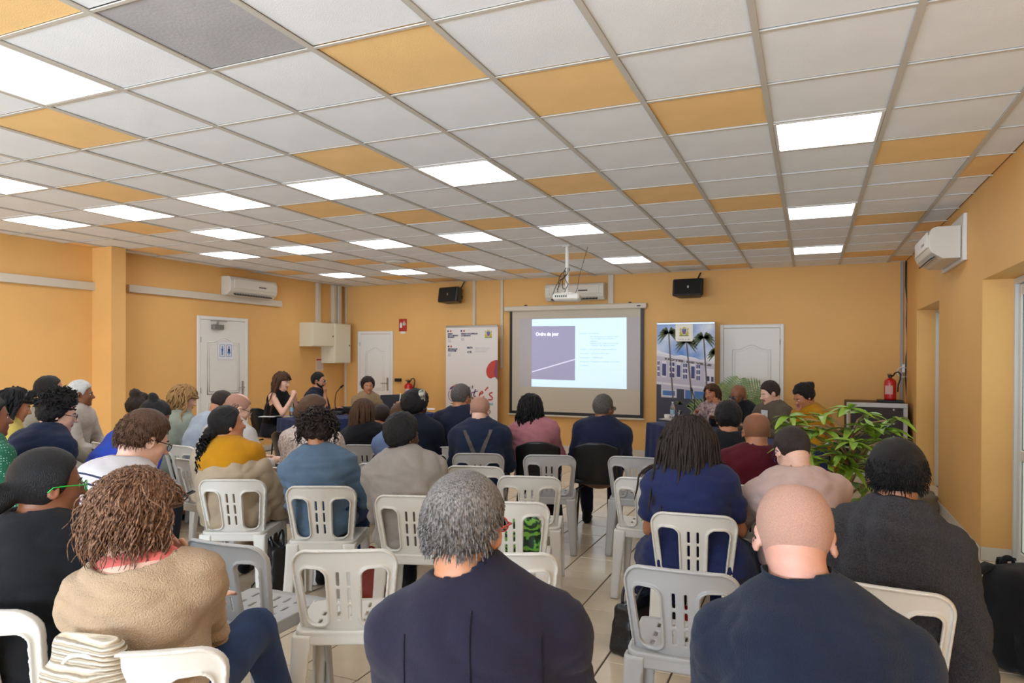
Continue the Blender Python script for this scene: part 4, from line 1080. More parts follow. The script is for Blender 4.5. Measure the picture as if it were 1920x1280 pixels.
    Rh = Rh_l; Cc = C
    def hf(X, Y, Z):
        x, y, z = X - Cc[0], Y - Cc[1], Z - Cc[2]
        return head_field((Rh[0][0] * x + Rh[1][0] * y + Rh[2][0] * z) / hs, (Rh[0][1] * x + Rh[1][1] * y + Rh[2][1] * z) / hs, (Rh[0][2] * x + Rh[1][2] * y + Rh[2][2] * z) / hs) * hs
    g.add(hf, C - .135 * hs, C + .135 * hs, 0)
    nk = C + Rh @ np.array([0, -.030, -.055]) * hs
    nr = (.047 if female else .056) * hs
    g.cap(nk, N - up * .02, nr, nr * 1.08, .02)
    for i in range(4): g.ecap(nodes[i], nodes[i + 1], rad[i], rad[i + 1], rt, .03)
    for i in (0, 1):
        g.cap(N - up * .02, SH[i], .045 * w, .048 * w, .04); g.cap(SH[i], el[i], .050 * w, .038 * w, .03); g.cap(el[i], wr[i], .038 * w, .026, .012)
        dd = wr[i] - el[i]; dd /= np.linalg.norm(dd)
        hsx = (handspec or {}).get(i, {})
        hd = np.asarray(hsx.get('d', dd + np.array([0, .1, 0])), float); hn = np.asarray(hsx.get('n', (0, -.1, -1)), float)
        if near or fine_hands: hand(g, wr[i], hd, hn, 1.0 if not female else .93, hsx.get('curl', .45), lat=(1 if i else -1))
        else: g.ecap(wr[i], wr[i] + hd / np.linalg.norm(hd) * .13, (.030, .020), (.036, .013), rt, .01)
        g.cap(H + np.array([(-1, 1)[i] * .085 * w, .02, -.015]), kn[i], .083 * w, .058 * w, .03); g.cap(kn[i], an[i], .056 * w, .038, .02)
        g.cap(an[i], an[i] + np.array([0, .14, -.055]), .036, .028, .02)
    g.F = np.maximum(g.F, (.012 - ax[2])[None, None, :])
    V, Q = g.net()
    sm = skin('skin_' + sk, SK[sk])
    body = mesh_obj('person', V, Q, [sm, M_lip], smooth=True)
    ql = ((V[Q].mean(1) - C) @ Rh) / hs
    lips = (np.abs(ql[:, 2] + .055) < .009) & (ql[:, 1] > .084) & (np.abs(ql[:, 0]) < .024)
    mi = np.zeros(len(Q), dtype=np.int32); mi[lips] = 1; body.data.polygons.foreach_set('material_index', mi)
    body.location = tuple(org); body.rotation_euler = (0, 0, a); tag(body, label, 'person', group)
    if not SKIPLOW or True: pass
    # --- clothes
    tp = top or {}
    t_in = tp.get('t', .014); slv = tp.get('sleeve', 'long'); tm = tp['m']
    hct = (.020, .015, .0105)[near]
    gx = [steps(lo[q] - .03, hi[q] + .03, hct) for q in range(3)]
    G = Grid(*gx)
    R2 = [(r1 + t_in * 1.1 + tp.get('wide', 0), r2 + t_in + tp.get('wide', 0) * .6) for r1, r2 in rad]
    hem = tp.get('hem', .0)
    n0 = nodes[0] + up * hem
    nn = [n0, *nodes[1:4], nodes[4] + up * tp.get('ntop', 0)]
    for i in range(4): G.ecap(nn[i], nn[i + 1], R2[i], R2[i + 1], rt, .03)
    for i in (0, 1):
        if slv != 'none' or True:
            G.cap(N - up * (.034 - tp.get('trap', 0)), SH[i], .042 * w + t_in * .6, .047 * w + t_in * (.8 + .5 * tp.get('pad', 0)), .06)
            G.cap(nodes[3], SH[i] - up * .03, .085 * w, .05 * w + t_in * .7, .05)
        if slv == 'long':
            G.cap(SH[i], el[i], .048 * w + t_in * .9, .038 * w + t_in * .8, .05); G.cap(el[i], el[i] + (wr[i] - el[i]) * .97, .038 * w + t_in * .8, .029 + t_in * .7, .015)
        elif slv == 'short':
            G.cap(SH[i], SH[i] + (el[i] - SH[i]) * tp.get('sl', .62), .053 * w + t_in * 1.1, .052 * w + t_in * 1.2, .025)
        elif slv == 'mid':
            G.cap(SH[i], el[i], .052 * w + t_in * 1.1, .044 * w + t_in, .025); G.cap(el[i], el[i] + (wr[i] - el[i]) * .45, .044 * w + t_in, .038 + t_in * .9, .015)
    co = tp.get('collar', 0)
    if co: 
        c0 = N - up * .035; c1 = N + (nk - N) * co
        G.cap(c0, c1, nr + .020, nr + .011, .025)
        G.F = G.F
    if tp.get('prims'): tp['prims'](G, dict(N=N, SH=SH, el=el, wr=wr, up=up, rt=rt, fw=fw, H=H, nodes=nodes, C=C, w=w))
    if slv != 'skirted' and not tp.get('dress'):
        G.F = np.maximum(G.F, (.455 - gx[2])[None, None, :])
    # neck opening
    if tp.get('ncut'):
        nc = N + up * .035; G.cut(lambda X, Y, Z: f_ell(X - nc[0], Y - nc[1], Z - nc[2], (tp['ncut'], tp['ncut'], tp['ncut'] * .9)), N - .3, N + .3, .008)
    if not tp.get('closed'):
        rr = nr + (.010 if co else .016)
        c1 = N + (nk - N) * 1.5; c0 = N + (nk - N) * (.25 if co else -.15)
        if co or tp.get('crew', True): G.cut(lambda X, Y, Z: f_cap(X, Y, Z, c0, c1, rr - .004, rr), N - .25, N + .30, .006)
    if slv == 'none':
        for i in (0, 1):
            sx_ = (-1, 1)[i]; c = SH[i] + rt * sx_ * .055
            G.cut(lambda X, Y, Z: f_cap(X, Y, Z, c + up * .10, c - up * .16, .075, .065), c - .3, c + .3, .01)
    V, Q = G.net()
    if len(V):
        Nn = vnormals(V, Q); fo = tp.get('fold', .004) * .9
        # folds: gentle and diagonal over the back, tighter round the elbows
        dist = np.minimum(np.linalg.norm(V - el[0], axis=1), np.linalg.norm(V - el[1], axis=1))
        f1 = wob(V * np.array([1, 1, 2.2]), 17, seed=len(label) * 7 + int(u_)); f1 = np.abs(f1) ** .6 * 2 - 1.0
        f2 = wob(V * np.array([1, 1, 2.6]), 52, seed=int(v_))
        amp = fo * (1.0 + 1.4 * np.exp(-(dist / .12) ** 2))
        neckd = np.linalg.norm(V - N, axis=1); amp = amp * np.clip((neckd - .06) / .1, .1, 1)
        V = V + Nn * (f1 * amp + f2 * amp * .3)[:, None]
        to = mesh_obj(tp.get('name', 'shirt'), V, Q, tm, body, smooth=True)
        if tp.get('attr'):
            A = ((V - H) @ up).astype(np.float32); at_ = to.data.attributes.new('along', 'FLOAT', 'POINT'); at_.data.foreach_set('value', A)
    # trousers or skirt
    bm = bottom or M_TROU
    G = Grid(*[steps(a_, b_, hct * 1.7) for a_, b_ in zip((lo[0], -.22, .0), (hi[0], max(hi[1], .6), .75))])
    tb = .012
    G.ecap(H - up * .0, nodes[1] * .4 + H * .6, (rad[0][0] + tb, rad[0][1] + tb), (rad[0][0] + tb * .4, rad[0][1] + tb * .4), rt, .03)
    for i in (0, 1):
        G.cap(H + np.array([(-1, 1)[i] * .085 * w, .02, -.015]), kn[i], .083 * w + tb, .060 * w + tb, .03)
        if tp.get('dress') != 'short': G.cap(kn[i], an[i] + np.array([0, 0, .02]), .060 * w + tb, .046 + tb, .02)
    if tp.get('dress'):
        G.cap(H + np.array([-.10, .05, -.03]), (kn[0] + kn[1]) / 2, .12, .10, .05); G.cap(H + np.array([.10, .05, -.03]), (kn[0] + kn[1]) / 2, .12, .10, .05)
    G.F = np.maximum(G.F, (.455 - G.ax[2])[None, None, :] * (G.ax[1] < .20)[None, :, None] - 1e3 * (G.ax[1] >= .20)[None, :, None])
    V, Q = G.net(); Nn = vnormals(V, Q)
    V = V + Nn * (wob(V, 34, seed=3) * .0035)[:, None]
    mesh_obj('skirt' if tp.get('dress') else 'trousers', V, Q, bm, body, smooth=True)
    # shoes
    for i in (0, 1):
        if 'shoe' not in PROTO:
            gg = grid_for((-.06, -.09, -.105), (.06, .22, .05), .010)
            gg.ecap((0, -.03, -.055), (0, .13, -.068), (.040, .040), (.045, .028), np.array([1., 0, 0]), .02); gg.cap((0, -.02, -.05), (0, -.02, .01), .042, .044, .02)
            gg.F = np.maximum(gg.F, (-.093 - gg.ax[2])[None, None, :]); o = mesh_obj('shoe', *gg.net(), M_shoe, body, smooth=True); PROTO['shoe'] = o.data
        else: o = bpy.data.objects.new('shoe', PROTO['shoe']); link(o, body)
        o.location = tuple(an[i])
        if (feet and len(feet[i]) > 2 and feet[i][2]): o.rotation_euler = (R_(-15), 0, 0)
    # --- hair
    if hair:
        st = hair['st']; cA, cB = HC[hair['c']]
        hm = hairmat('hair_' + hair['c'] + hair.get('mv', ''), hair.get('c1', cA), hair.get('c2', cB), stretch=hair.get('stretch', (9, 9, 1)) if hair.get('smooth', True) else (3, 3, 3), scale=hair.get('scale', 42), rough=hair.get('rough', .45))
        hh_ = (.0125, .009, .0058)[near] * hair.get('hk', 1)
        t_, b_, s_ = hair.get('vol', (.014, .012, .010)); line = {'short': ZL_SHORT, 'full': ZL_FULL, 'cover': ZL_COVER}[hair.get('line', 'short')]
        ex = hair.get('blobs', [])
        m_ = .15 + max(t_, b_, s_) + (max([np.linalg.norm(np.array(b[0])) - .05 for b in ex] + [0]))
        G = grid_for(C - m_, C + m_, hh_)
        def hfn(X, Y, Z):
            x, y, z = X - Cc[0], Y - Cc[1], Z - Cc[2]
            x, y, z = (Rh[0][0] * x + Rh[1][0] * y + Rh[2][0] * z) / hs, (Rh[0][1] * x + Rh[1][1] * y + Rh[2][1] * z) / hs, (Rh[0][2] * x + Rh[1][2] * y + Rh[2][2] * z) / hs
            dd = hair_shell(x, y, z, t_, b_, s_, line)
            if st == 'balding': dd = smax(dd, -f_ell(x, y - .02, z - .14, (.062, .11, .06)), .01)
            for c_, r_ in ex: dd = smin(dd, f_ell(x - c_[0], y - c_[1], z - c_[2], r_), .012)
            for cut_ in hair.get('cuts', []): dd = smax(dd, -f_ell(x - cut_[0][0], y - cut_[0][1], z - cut_[0][2], cut_[1]), .01)
            return dd * hs
        G.add(hfn, C - m_, C + m_, 0)
        V, Q = G.net(); Nn = vnormals(V, Q)
        ns = hair.get('noise', .002)
        V = V + Nn * (ns * (wob(V, hair.get('nf', 60), seed=5) + .7 * wob(V, hair.get('nf', 60) * 2.3, seed=6)))[:, None]
        if hair.get('locks'):
            sp_ = hair['locks']; sp_ = [sp_] if isinstance(sp_, dict) else sp_
            for q_ in sp_:
                Nb = [(N - up * .02, .085), (N - up * .10, .12 * w + t_in), (N - up * .22, .135 * w + t_in), (N - up * .34, .135 * w + t_in), (SH[0], .075 * w + t_in), (SH[1], .075 * w + t_in)]
                if q_.get('from') is not None:
                    c0 = C + Rh @ np.array(q_['from']) * hs; n_ = q_.get('n', 40); m__ = q_.get('m', 14); r = np.random.default_rng(4)
                    P0 = c0 + r.normal(size=(n_, 3)) * q_.get('spread', .012); dir_ = Rh @ np.array(q_.get('d0', (0, -1, 0.)))
                    v = np.tile(dir_, (n_, 1)) + r.normal(size=(n_, 3)) * q_.get('jit', .1); A = [P0]; P_ = P0.copy(); ds = q_['len'] / (m__ - 1) * r.uniform(.8, 1.1, (n_, 1))
                    for i in range(m__ - 1):
                        v = v * .7 + np.array([0, 0, -1]) * q_.get('grav', .4) + r.normal(size=(n_, 3)) * .04; v /= np.linalg.norm(v, axis=1)[:, None]; P_ = P_ + v * ds
                        for cc_, cr_ in Nb:
                            w_ = P_ - cc_; kk = np.linalg.norm(w_, axis=1); ins = kk < cr_; w_[ins] *= (cr_ / kk[ins])[:, None]; P_ = cc_ + w_
                        A.append(P_.copy())
                    A = np.stack(A, 1)
                    if q_.get('curl'):
                        t__ = np.linspace(0, 1, m__)[None, :]; ph = r.uniform(0, 6.28, (n_, 1)); A = A + q_['curl'] * np.stack([np.cos(ph + t__ * 6.28 * q_.get('freq', 4)), np.sin(ph + t__ * 6.28 * q_.get('freq', 4)), .4 * np.cos(ph + 1 + t__ * 20)], -1)
                    Rr = q_.get('th', .006) * np.maximum(.25, np.sqrt(1 - np.linspace(0, 1, m__) ** 3))[None, :] * r.uniform(.7, 1.2, (n_, 1))
                else:
                    A, Rr = locks(C, Rh, Nb, q_, ((.075 + s_) * hs, (.094 + b_) * hs, (.088 + t_) * hs), a)
                V2, F2 = tubes(A, Rr, 4); Q = np.concatenate([Q, F2 + len(V)]); V = np.concatenate([V, V2])
        mesh_obj('hair', V, Q, hm, body, smooth=True)
    # --- eyes, brows, beard
    for s_ in (-1, 1):
        key = ('eye',)
        if key not in PROTO:
            mb = MB(); mb.lathe([(.0001, -.011), (.006, -.0092), (.0095, -.0055), (.011, 0), (.0095, .0055), (.006, .0092), (.0001, .011)], n=14); 
            ob = mb.build('eye', [M_eyew, M_eyed], body, smooth=True)
            for p_ in ob.data.polygons:
                if p_.center.z > .0085: p_.material_index = 1
            PROTO[key] = ob.data
        else: ob = bpy.data.objects.new('eye', PROTO[key]); link(ob, body)
        ps = C + Rh @ np.array([s_ * .030, .0745, .001]) * hs
        dn = -.35 if hpitch < 15 else -.7
        M3 = Matrix(Rh.tolist()) @ Matrix.Rotation(R_(-90) + dn * .5, 3, 'X')
        ob.matrix_local = Matrix.Translation(tuple(ps)) @ M3.to_4x4() @ Matrix.Scale(hs, 4)
    if near or (abs(hyaw + rz - 45) > 50):
        mb = MB()
        for s_ in (-1, 1):
            P = [C + Rh @ np.array([s_ * x, y, z]) * hs for x, y, z in ((.012, .0905, .0175), (.024, .0895, .0225), (.036, .083, .0225), (.046, .074, .017))]
            mb.tube(P, [.0025, .0034, .003, .0015], 5)
        mb.build('eyebrows', hairmat('hair_dark', *HC['dark']) if not hair or hair['c'] not in ('white', 'grey', 'blond') else hairmat('brow_grey', (110, 96, 86), (150, 140, 130)), body, smooth=True)
    if beard:
        G = grid_for(C - .16, C + .14, .008)
        def bf(X, Y, Z):
            x, y, z = X - Cc[0], Y - Cc[1], Z - Cc[2]
            x, y, z = (Rh[0][0] * x + Rh[1][0] * y + Rh[2][0] * z) / hs, (Rh[0][1] * x + Rh[1][1] * y + Rh[2][1] * z) / hs, (Rh[0][2] * x + Rh[1][2] * y + Rh[2][2] * z) / hs
            dd = smin(smin(head_base(x, y, z), f_ell(x, y - .036, z + .070, (.043, .046, .036)), .03), f_ell(x, y - .078, z + .092, (.018, .017, .014)), .015) - .003
            dd = smax(dd, z - np.interp(y, [0, .03, .06, .08, .12], [-.01, -.035, -.058, -.040, -.040]), .008); dd = smax(dd, -.005 - y, .006)
            return smax(dd, -f_ell(x, y - .10, z + .056, (.022, .03, .009)), .006)
        G.add(bf, C - .15, C + .14, 0); V, Q = G.net()
        if len(V): mesh_obj('beard', V, Q, hairmat('hair_' + beard, *HC[beard]), body, smooth=True)
    # --- glasses
    if glasses:
        gm = glasses if not isinstance(glasses, tuple) else glasses[0]
        mb = MB(); gl = MB()
        for s_ in (-1, 1):
            c_ = np.array([s_ * .033, .103, -.002]); ring = [C + Rh @ (c_ + np.array([.024 * math.cos(t), -.006 * abs(math.cos(t)) * (1 if s_ * math.cos(t) > 0 else 0), .018 * math.sin(t)])) * hs for t in np.linspace(0, 6.283, 17)[:-1]]
            mb.tube(ring, .0017 * hs, 5, closed=True); gl.poly(ring)
            mb.tube([C + Rh @ np.array(q) * hs for q in ((s_ * .056, .096, .004), (s_ * .072, .084, .006), (s_ * .0795, .03, .006), (s_ * .084, -.008, .004), (s_ * .082, -.022, -.012))], .0023 * hs, 6)
        mb.tube([C + Rh @ np.array(q) * hs for q in ((-.010, .104, .002), (0, .107, .005), (.010, .104, .002))], .0017 * hs, 5)
        go = mb.build('glasses', gm, body, smooth=True); gl.build('lens', M_lens, go)
    ctx = dict(body=body, C=C, Rh=Rh, hs=hs, N=N, SH=SH, el=el, wr=wr, up=up, rt=rt, fw=fw, H=H, nodes=nodes, w=w, org=org, Rz=Rz, kn=kn, an=an, t=t_in, nr=nr, nk=nk)
    if extra: extra(ctx)
    if ck is not None and kchair:
        put_chair(ck[0], ck[1], rz, ('black shell chair under ' if kchair == 'b' else ('grey' if grey else 'white') + ' plastic chair under ') + nick, chair_grp or 'chairs of the audience', kchair, grey)
    ctx['name'] = label
    return ctx
PROTO = {}
SKIPLOW = False
M_TROU = fabric('dark_trousers', (34, 34, 42))
M_jean = fabric('denim_blue', (38, 62, 104), bump=.4, var=.2)
M_lens = mat('spectacle_lens', (230, 235, 240), .02, trans=1.0)
def w2l(ctx, p): return ctx['Rz'].T @ (np.asarray(p, float) - ctx['org'])
def l2w(ctx, p): return ctx['org'] + ctx['Rz'] @ np.asarray(p, float)
def earring(r=.022, m=None):
    def f(c):
        for s_ in (-1, 1):
            mb = MB(); c0 = c['C'] + c['Rh'] @ np.array([s_ * .086, -.004, -.046 - r]) * c['hs']
            mb.tube([c0 + c['Rh'] @ np.array([.2 * r * math.cos(t), r * math.cos(t), r * math.sin(t)]) for t in np.linspace(0, 6.283, 17)[:-1]], .0016, 5, closed=True); mb.build('earring', m or mat('gold', (214, 170, 90), .25, metal=1), c['body'], smooth=True)
    return f

# ================================================================== tables of the panel
M_cloth = fabric('navy_tablecloth', (34, 48, 92), bump=.3, var=.12)
M_top = mat('table_top', (150, 140, 128), .5)
def table(p0, ang, Lx, Wd, lab, lab2):
    """front left corner p0 on the audience side, long side along ang"""
    t = empty('conference_table', (p0[0], p0[1], 0), R_(ang)); tag(t, lab, 'table')
    mb = MB(); mb.box(.01, Lx - .01, .01, Wd - .01, .715, .74, bev=.004); mb.build('table_top', M_top, t)
    for x in (.08, Lx - .08):
        for y in (.08, Wd - .08): mb = MB(); mb.cyl((x, y, 0), (x, y, .715), .018, n=10); mb.build('leg', M_metal, t)
    # cloth: top and gathered sides
    Vv = []; n = 0; per = []
    for a, b, k in (((0, 0), (Lx, 0), int(Lx * 26)), ((Lx, 0), (Lx, Wd), int(Wd * 26)), ((Lx, Wd), (0, Wd), int(Lx * 26)), ((0, Wd), (0, 0), int(Wd * 26))):
        for i in range(k): s_ = i / k; per.append((a[0] + (b[0] - a[0]) * s_, a[1] + (b[1] - a[1]) * s_))
    per = np.array(per); c = np.array([Lx / 2, Wd / 2]); N = len(per); d = np.gradient(np.concatenate([per[-1:], per, per[:1]]), axis=0)[1:-1]; nr = np.stack([d[:, 1], -d[:, 0]], 1); nr /= np.linalg.norm(nr, axis=1)[:, None] + 1e-9
    s_ = np.arange(N) / 26.0; rows = []
    for z in (.744, .735, .60, .40, .20, .012):
        q = (.744 - z) / .744; f = q ** .7 * (.022 * np.sin(s_ * 34 + 1.3 * np.sin(s_ * 7)) + .03) + (.004 if z < .74 else 0)
        rows.append(np.concatenate([per + nr * f[:, None], np.full((N, 1), z)], 1))
    V = np.concatenate(rows + [np.array([[Lx / 2, Wd / 2, .744]])]); F = []
    for r in range(5):
        for i in range(N): F.append((r * N + i, (r + 1) * N + i, (r + 1) * N + (i + 1) % N, r * N + (i + 1) % N))
    F += [(6 * N, i, (i + 1) % N) for i in range(N)]
    o = mesh_obj('tablecloth', V, F, M_cloth, smooth=False, loc=(p0[0], p0[1], 0), rz=R_(ang)); tag(o, lab2, 'tablecloth', 'navy cloths on the panel tables')
    for p_ in o.data.polygons: p_.use_smooth = p_.normal.z < .8
    return t
table((-5.86, 6.80), 64, 2.15, .66, 'long panel table at the left under a navy cloth', 'navy cloth on the long left table that carries the microphone and laptop')
table((-1.88, 8.62), -54, 2.55, .66, 'panel table at the right under a navy cloth, in front of the palm banner', 'navy cloth on the right panel table below the palm banner')

# ================================================================== everyone
LABELS = [
 ('grey-haired man with red glasses in a purple-navy suit jacket, seen from behind', 'the grey-haired man in the purple-navy jacket'),
 ('bald man in a plain navy sweater, head bowed, right foreground', 'the bald man in the navy sweater'),
 ('black-haired man wrapped in a dark grey wool shawl at the right', 'the man in the grey wool shawl'),
 ('woman with chestnut curls and a beige sweater over a coral collar, legs crossed', 'the woman with chestnut curls'),
 ('woman with a low black bun and bright green glasses in a black top', 'the woman with green glasses'),
 ('man with short brown hair in a white shirt with navy stripes, leaning forward', 'the man in the striped shirt'),
 ('woman with a dark ponytail in a mustard shirt and slipping beige shawl', 'the woman in mustard and beige'),
 ('woman with short dark curls and hoop earrings in a denim blouse', 'the woman in the denim blouse'),
 ('woman with a short black afro in a grey-beige polo shirt', 'the woman in the grey-beige polo'),
 ('woman with long black hair in a royal navy short-sleeved dress', 'the woman in the navy dress'),
 ('bald man with glasses in a burgundy shirt', 'the bald man in burgundy'),
 ('man with dark cropped hair in a pale pink t-shirt, bent forward', 'the man in the pale pink t-shirt'),
 ('person with black hair and black jacket before the right panel table', 'the person in black before the right panel'),
 ('man with short greying hair in a navy suit, before the screen on a black chair', 'the man in the navy suit before the screen'),
 ('woman with long black hair in a pink blazer', 'the woman in the pink blazer'),
 ('bald man with grey suspenders crossed over a dark navy shirt', 'the bald man with suspenders'),
 ('dark-haired man in a dark suit, just left of the man with suspenders', 'the man left of the suspenders'),
 ('woman with a full black afro and a white floral headscarf', 'the woman with the floral headscarf'),
 ('woman with brown hair tied low in a light blue shirt', 'the woman in light blue'),
 ('woman with very long straight dark brown hair in a black jacket', 'the long-haired woman in the black jacket'),
 ('half hidden person in a red top holding up a white pen', 'the person in the red top'),
 ('woman with pinned-up brown hair in a white lace blouse', 'the woman in white lace'),
 ('bald man in a white shirt leaning over a notebook', 'the bald man in the white shirt'),
 ('man with cropped dark hair in a pale blue shirt, before the toilet door', 'the man in the pale blue shirt'),
 ('woman with long wavy blond hair in a pale green top', 'the blond woman'),
 ('woman with a high black bun in a bright blue patterned top, bent forward', 'the woman in bright blue'),
 ('woman with a curly dark updo in a dark top near the left wall', 'the woman with the curly updo'),
 ('white-haired man in a white shirt seated against the yellow wall', 'the white-haired man'),
 ('person with a low black bun and greige top, beside the white-haired man', 'the person in the greige top'),
 ('man with thick curly black hair and glasses in a navy fleece', 'the man in the navy fleece'),
 ('woman with long dark hair and a headband in a yellow top', 'the woman in the yellow top'),
 ('person in a green top with small white dots, at the left edge', 'the person in dotted green'),
 ('woman with very long wavy brown hair in a black sleeveless top at the table', 'the woman in the black sleeveless top'),
 ('bearded man with glasses in a navy t-shirt, hand at his chin', 'the bearded man at the left panel'),
 ('woman with short dark curls in a beige top behind the laptop', 'the woman behind the laptop'),
 ('woman with light brown hair in a floral blouse, hand at her cheek', 'the woman in the floral blouse'),
 ('bald man with glasses in a black jacket, reading at the right panel', 'the bald man in the black jacket'),
 ('young dark-haired man in a taupe blazer over a white shirt', 'the young man in the taupe blazer'),
 ('woman in a mustard top hiding her face behind her hand, right panel', 'the woman in the mustard top'),
]
F = fabric
def shirt(mname, col, **k):
    fk = {q: k.pop(q) for q in ('bump', 'scale', 'var', 'vscale', 'rough', 'col2', 'stretch') if q in k}
    return dict(m=F(mname, col, **fk), **k)
SHORT = lambda c='dark', v=(.012, .009, .008), **k: dict(st='short', c=c, vol=v, **k)
gfr = lambda n, c: mat(n, c, .3)

# --- foreground centre: man with grey hair
def jacket_prims(cx=0):
    def f(G, q):
        G.ecap(q['nodes'][0] - q['up'] * .03, q['nodes'][1], ((.205) * q['w'], .150 * q['w']), (.172 * q['w'], .130 * q['w']), q['rt'], .03)
        c0 = q['N'] - q['up'] * .03; G.cap(c0, q['N'] + (q['C'] - q['N']) * .22, .085, .072, .03)
    return f
def shirt_collar(m, r=.010, k=.42, name='shirt_collar'):
    def f(c):
        a = c['N'] + (c['nk'] - c['N']) * .0; b = c['N'] + (c['nk'] - c['N']) * k; ax_ = (b - a) / np.linalg.norm(b - a)
        X = c['rt']; Y = np.cross(ax_, X); V = []; n = 28
        for j, (t, rr) in enumerate(((0, c['nr'] + r + .012), (.5, c['nr'] + r + .004), (1, c['nr'] + r), (1.02, c['nr'] + r - .004), (.3, c['nr'] + r - .003))):
            for i in range(n):
                th = 2 * math.pi * i / n; V.append(a + (b - a) * (t - .25 * max(0, math.sin(th)) * t) + (X * math.cos(th) + Y * math.sin(th)) * rr)
        Fc = [(j * n + i, j * n + (i + 1) % n, (j + 1) * n + (i + 1) % n, (j + 1) * n + i) for j in range(4) for i in range(n)]
        mesh_obj(name, V, Fc, m, c['body'], smooth=True)
    return f
M_shirtw = F('white_shirt', (222, 222, 226))
def suit_back(c):
    shirt_collar(M_shirtw, .006, .55)(c)
    surf_strip(c, 'suit_jacket', [c['N'] - c['up'] * t for t in np.linspace(.02, .46, 22)], .0012, 'back_seam', F('seam_dark', (16, 14, 24)))
    for s_ in (-1, 1): surf_strip(c, 'suit_jacket', [c['SH'][1] * (s_ > 0) + c['SH'][0] * (s_ < 0) - c['rt'] * s_ * .03 - c['up'] * t for t in np.linspace(-.02, .20, 12)], .001, 'sleeve_seam', F('seam_dark', (16, 14, 24)))
person('man with cropped grey hair, red glasses and a plain dark purple-navy suit jacket, seen from behind at the centre', 876, 893, 1.62, rz=20, hyaw=-24, hpitch=4, w=1.06, nx=.030, side=-2, sh_drop=.092, hs=1.05, sk='tan', near=2, lean=6,
       hair=dict(st='short', c='grey', vol=(.012, .011, .010), noise=.0008, nf=90, scale=60, stretch=(7, 7, 2), c1=(62, 56, 53), c2=(146, 138, 132), mv='g', locks=[dict(n=1900, m=5, len=.017, curl=0, th=.0016, grav=.75, jit=.12, seed=3, elmin=-.75, line=ZL_SHORT, rootk=1.0, tp=2)]),
       top=shirt('suit_purple_navy', (36, 32, 50), t=.018, collar=.30, fold=.006, prims=jacket_prims(), pad=.2, name='suit_jacket', bump=.35, scale=500), glasses=gfr('frame_red', (214, 62, 30)), extra=suit_back, bottom=F('suit_trousers', (46, 42, 60)))
# --- foreground right: bald man in navy sweater
def polo_collar(m):
    return shirt_collar(m, .022, .80, 'knit_collar')
M_navysw = F('navy_sweater', (26, 33, 50), bump=.4, scale=300, var=.18)
person('bald man in a plain navy sweater with head bowed, seen from behind in the right foreground', 1492, 906, 1.60, rz=-1, hyaw=6, hpitch=26, w=1.05, nx=.030, side=-2, sh_drop=.098, hs=1.05, sk='pink', near=2, lean=14, hunch=.045,
       hair=dict(st='balding', c='stubble', c1=(184, 138, 120), c2=(212, 164, 142), mv='p', vol=(.0022, .0022, .0022), noise=.0002, scale=240, stretch=(3, 3, 3), rough=.6),
       top=dict(m=M_navysw, t=.018, wide=.004, collar=.55, fold=.006, pad=.2, name='sweater'), glasses=gfr('frame_black', (20, 20, 24)), extra=polo_collar(M_navysw), bottom=F('light_denim', (116, 140, 170)), hands=('lap', 'lap'))
# --- right: black hair and grey wool shawl
def shawl_grey(G, q):
    up, rt, fw, N, w, H = q['up'], q['rt'], q['fw'], q['N'], q['w'], q['H']
    G.ecap(N - up * .13, H + up * .12 + rt * .03, (.175, .115), (.245, .165), rt, .05)
    G.cap(q['SH'][1] + rt * .015, q['SH'][1] + rt * .10 - up * .42 - fw * .04, .066, .085, .05)
    G.cap(q['SH'][0] - rt * .01, q['SH'][0] - rt * .06 - up * .30, .066, .085, .05)
    for k, (dz, r, tr) in enumerate(((.035, .082, .034), (-.005, .108, .040), (-.05, .13, .04))):
        for i in range(10):
            t0, t1 = [2 * math.pi * (i + j) / 10 for j in (0, 1)]
            p = [N + up * (dz - .02 * math.sin(t)) + (rt * math.cos(t) + fw * math.sin(t)) * r for t in (t0, t1)]; G.cap(p[0], p[1], tr, tr, .02)
M_wool = fabric('grey_wool', (66, 62, 64), bump=1.0, scale=260, var=.45, vscale=190, rough=.95)
person('man with short black hair thinning at the crown, wrapped in a dark grey wool shawl, at the right', 1684, 822, 2.32, rz=-6, hyaw=0, hpitch=10, w=.98, hs=1.13, sk='tan', near=2, chair=(1660, 1093),
       hair=dict(st='short', c='black', vol=(.012, .010, .010), noise=.0008, nf=110, scale=70, stretch=(7, 7, 2), locks=[dict(n=1700, m=5, len=.017, curl=0, th=.0017, grav=.75, jit=.12, seed=3, elmin=-.75, line=ZL_SHORT, rootk=1.0, tp=2)]),
       top=dict(m=M_wool, t=.022, fold=.011, prims=shawl_grey, name='wool_shawl', closed=True, crew=False, ntop=-.01), bottom=F('teal_cloth', (58, 98, 110)), chair_label='white plastic chair under the man in the grey wool shawl', hands=('lap', 'lap'))
# --- left foreground: curly brown hair, beige sweater
M_beige = fabric('beige_knit', (198, 166, 132), bump=.7, scale=240, var=.10)
def pink_collar(c):
    w = c['w']; G = grid_for(c['N'] - .24, c['N'] + .16, .0095); n = c['nodes']
    G.ecap(n[3], n[4], (.165 * w + .006, .118 * w + .008), (.125 * w + .006, .085 * w + .008), c['rt'], .03)
    for i in (0, 1): G.cap(c['N'] - c['up'] * .034, c['SH'][i], .042 * w + .009, .045 * w, .05)
    nc, nr_, nk = c['N'], c['nr'], c['nk']; G.cap(nc - c['up'] * .04, nc + (nk - nc) * .12, nr_ + .024, nr_ + .016, .02)
    G.cut(lambda X, Y, Z: f_cap(X, Y, Z, nc, nc + (nk - nc) * 1.5, nr_ + .006, nr_ + .01), nc - .2, nc + .3)
    V, Q = G.net(); mesh_obj('coral_top', V, Q, F('coral_jersey', (240, 118, 108)), c['body'], smooth=True)
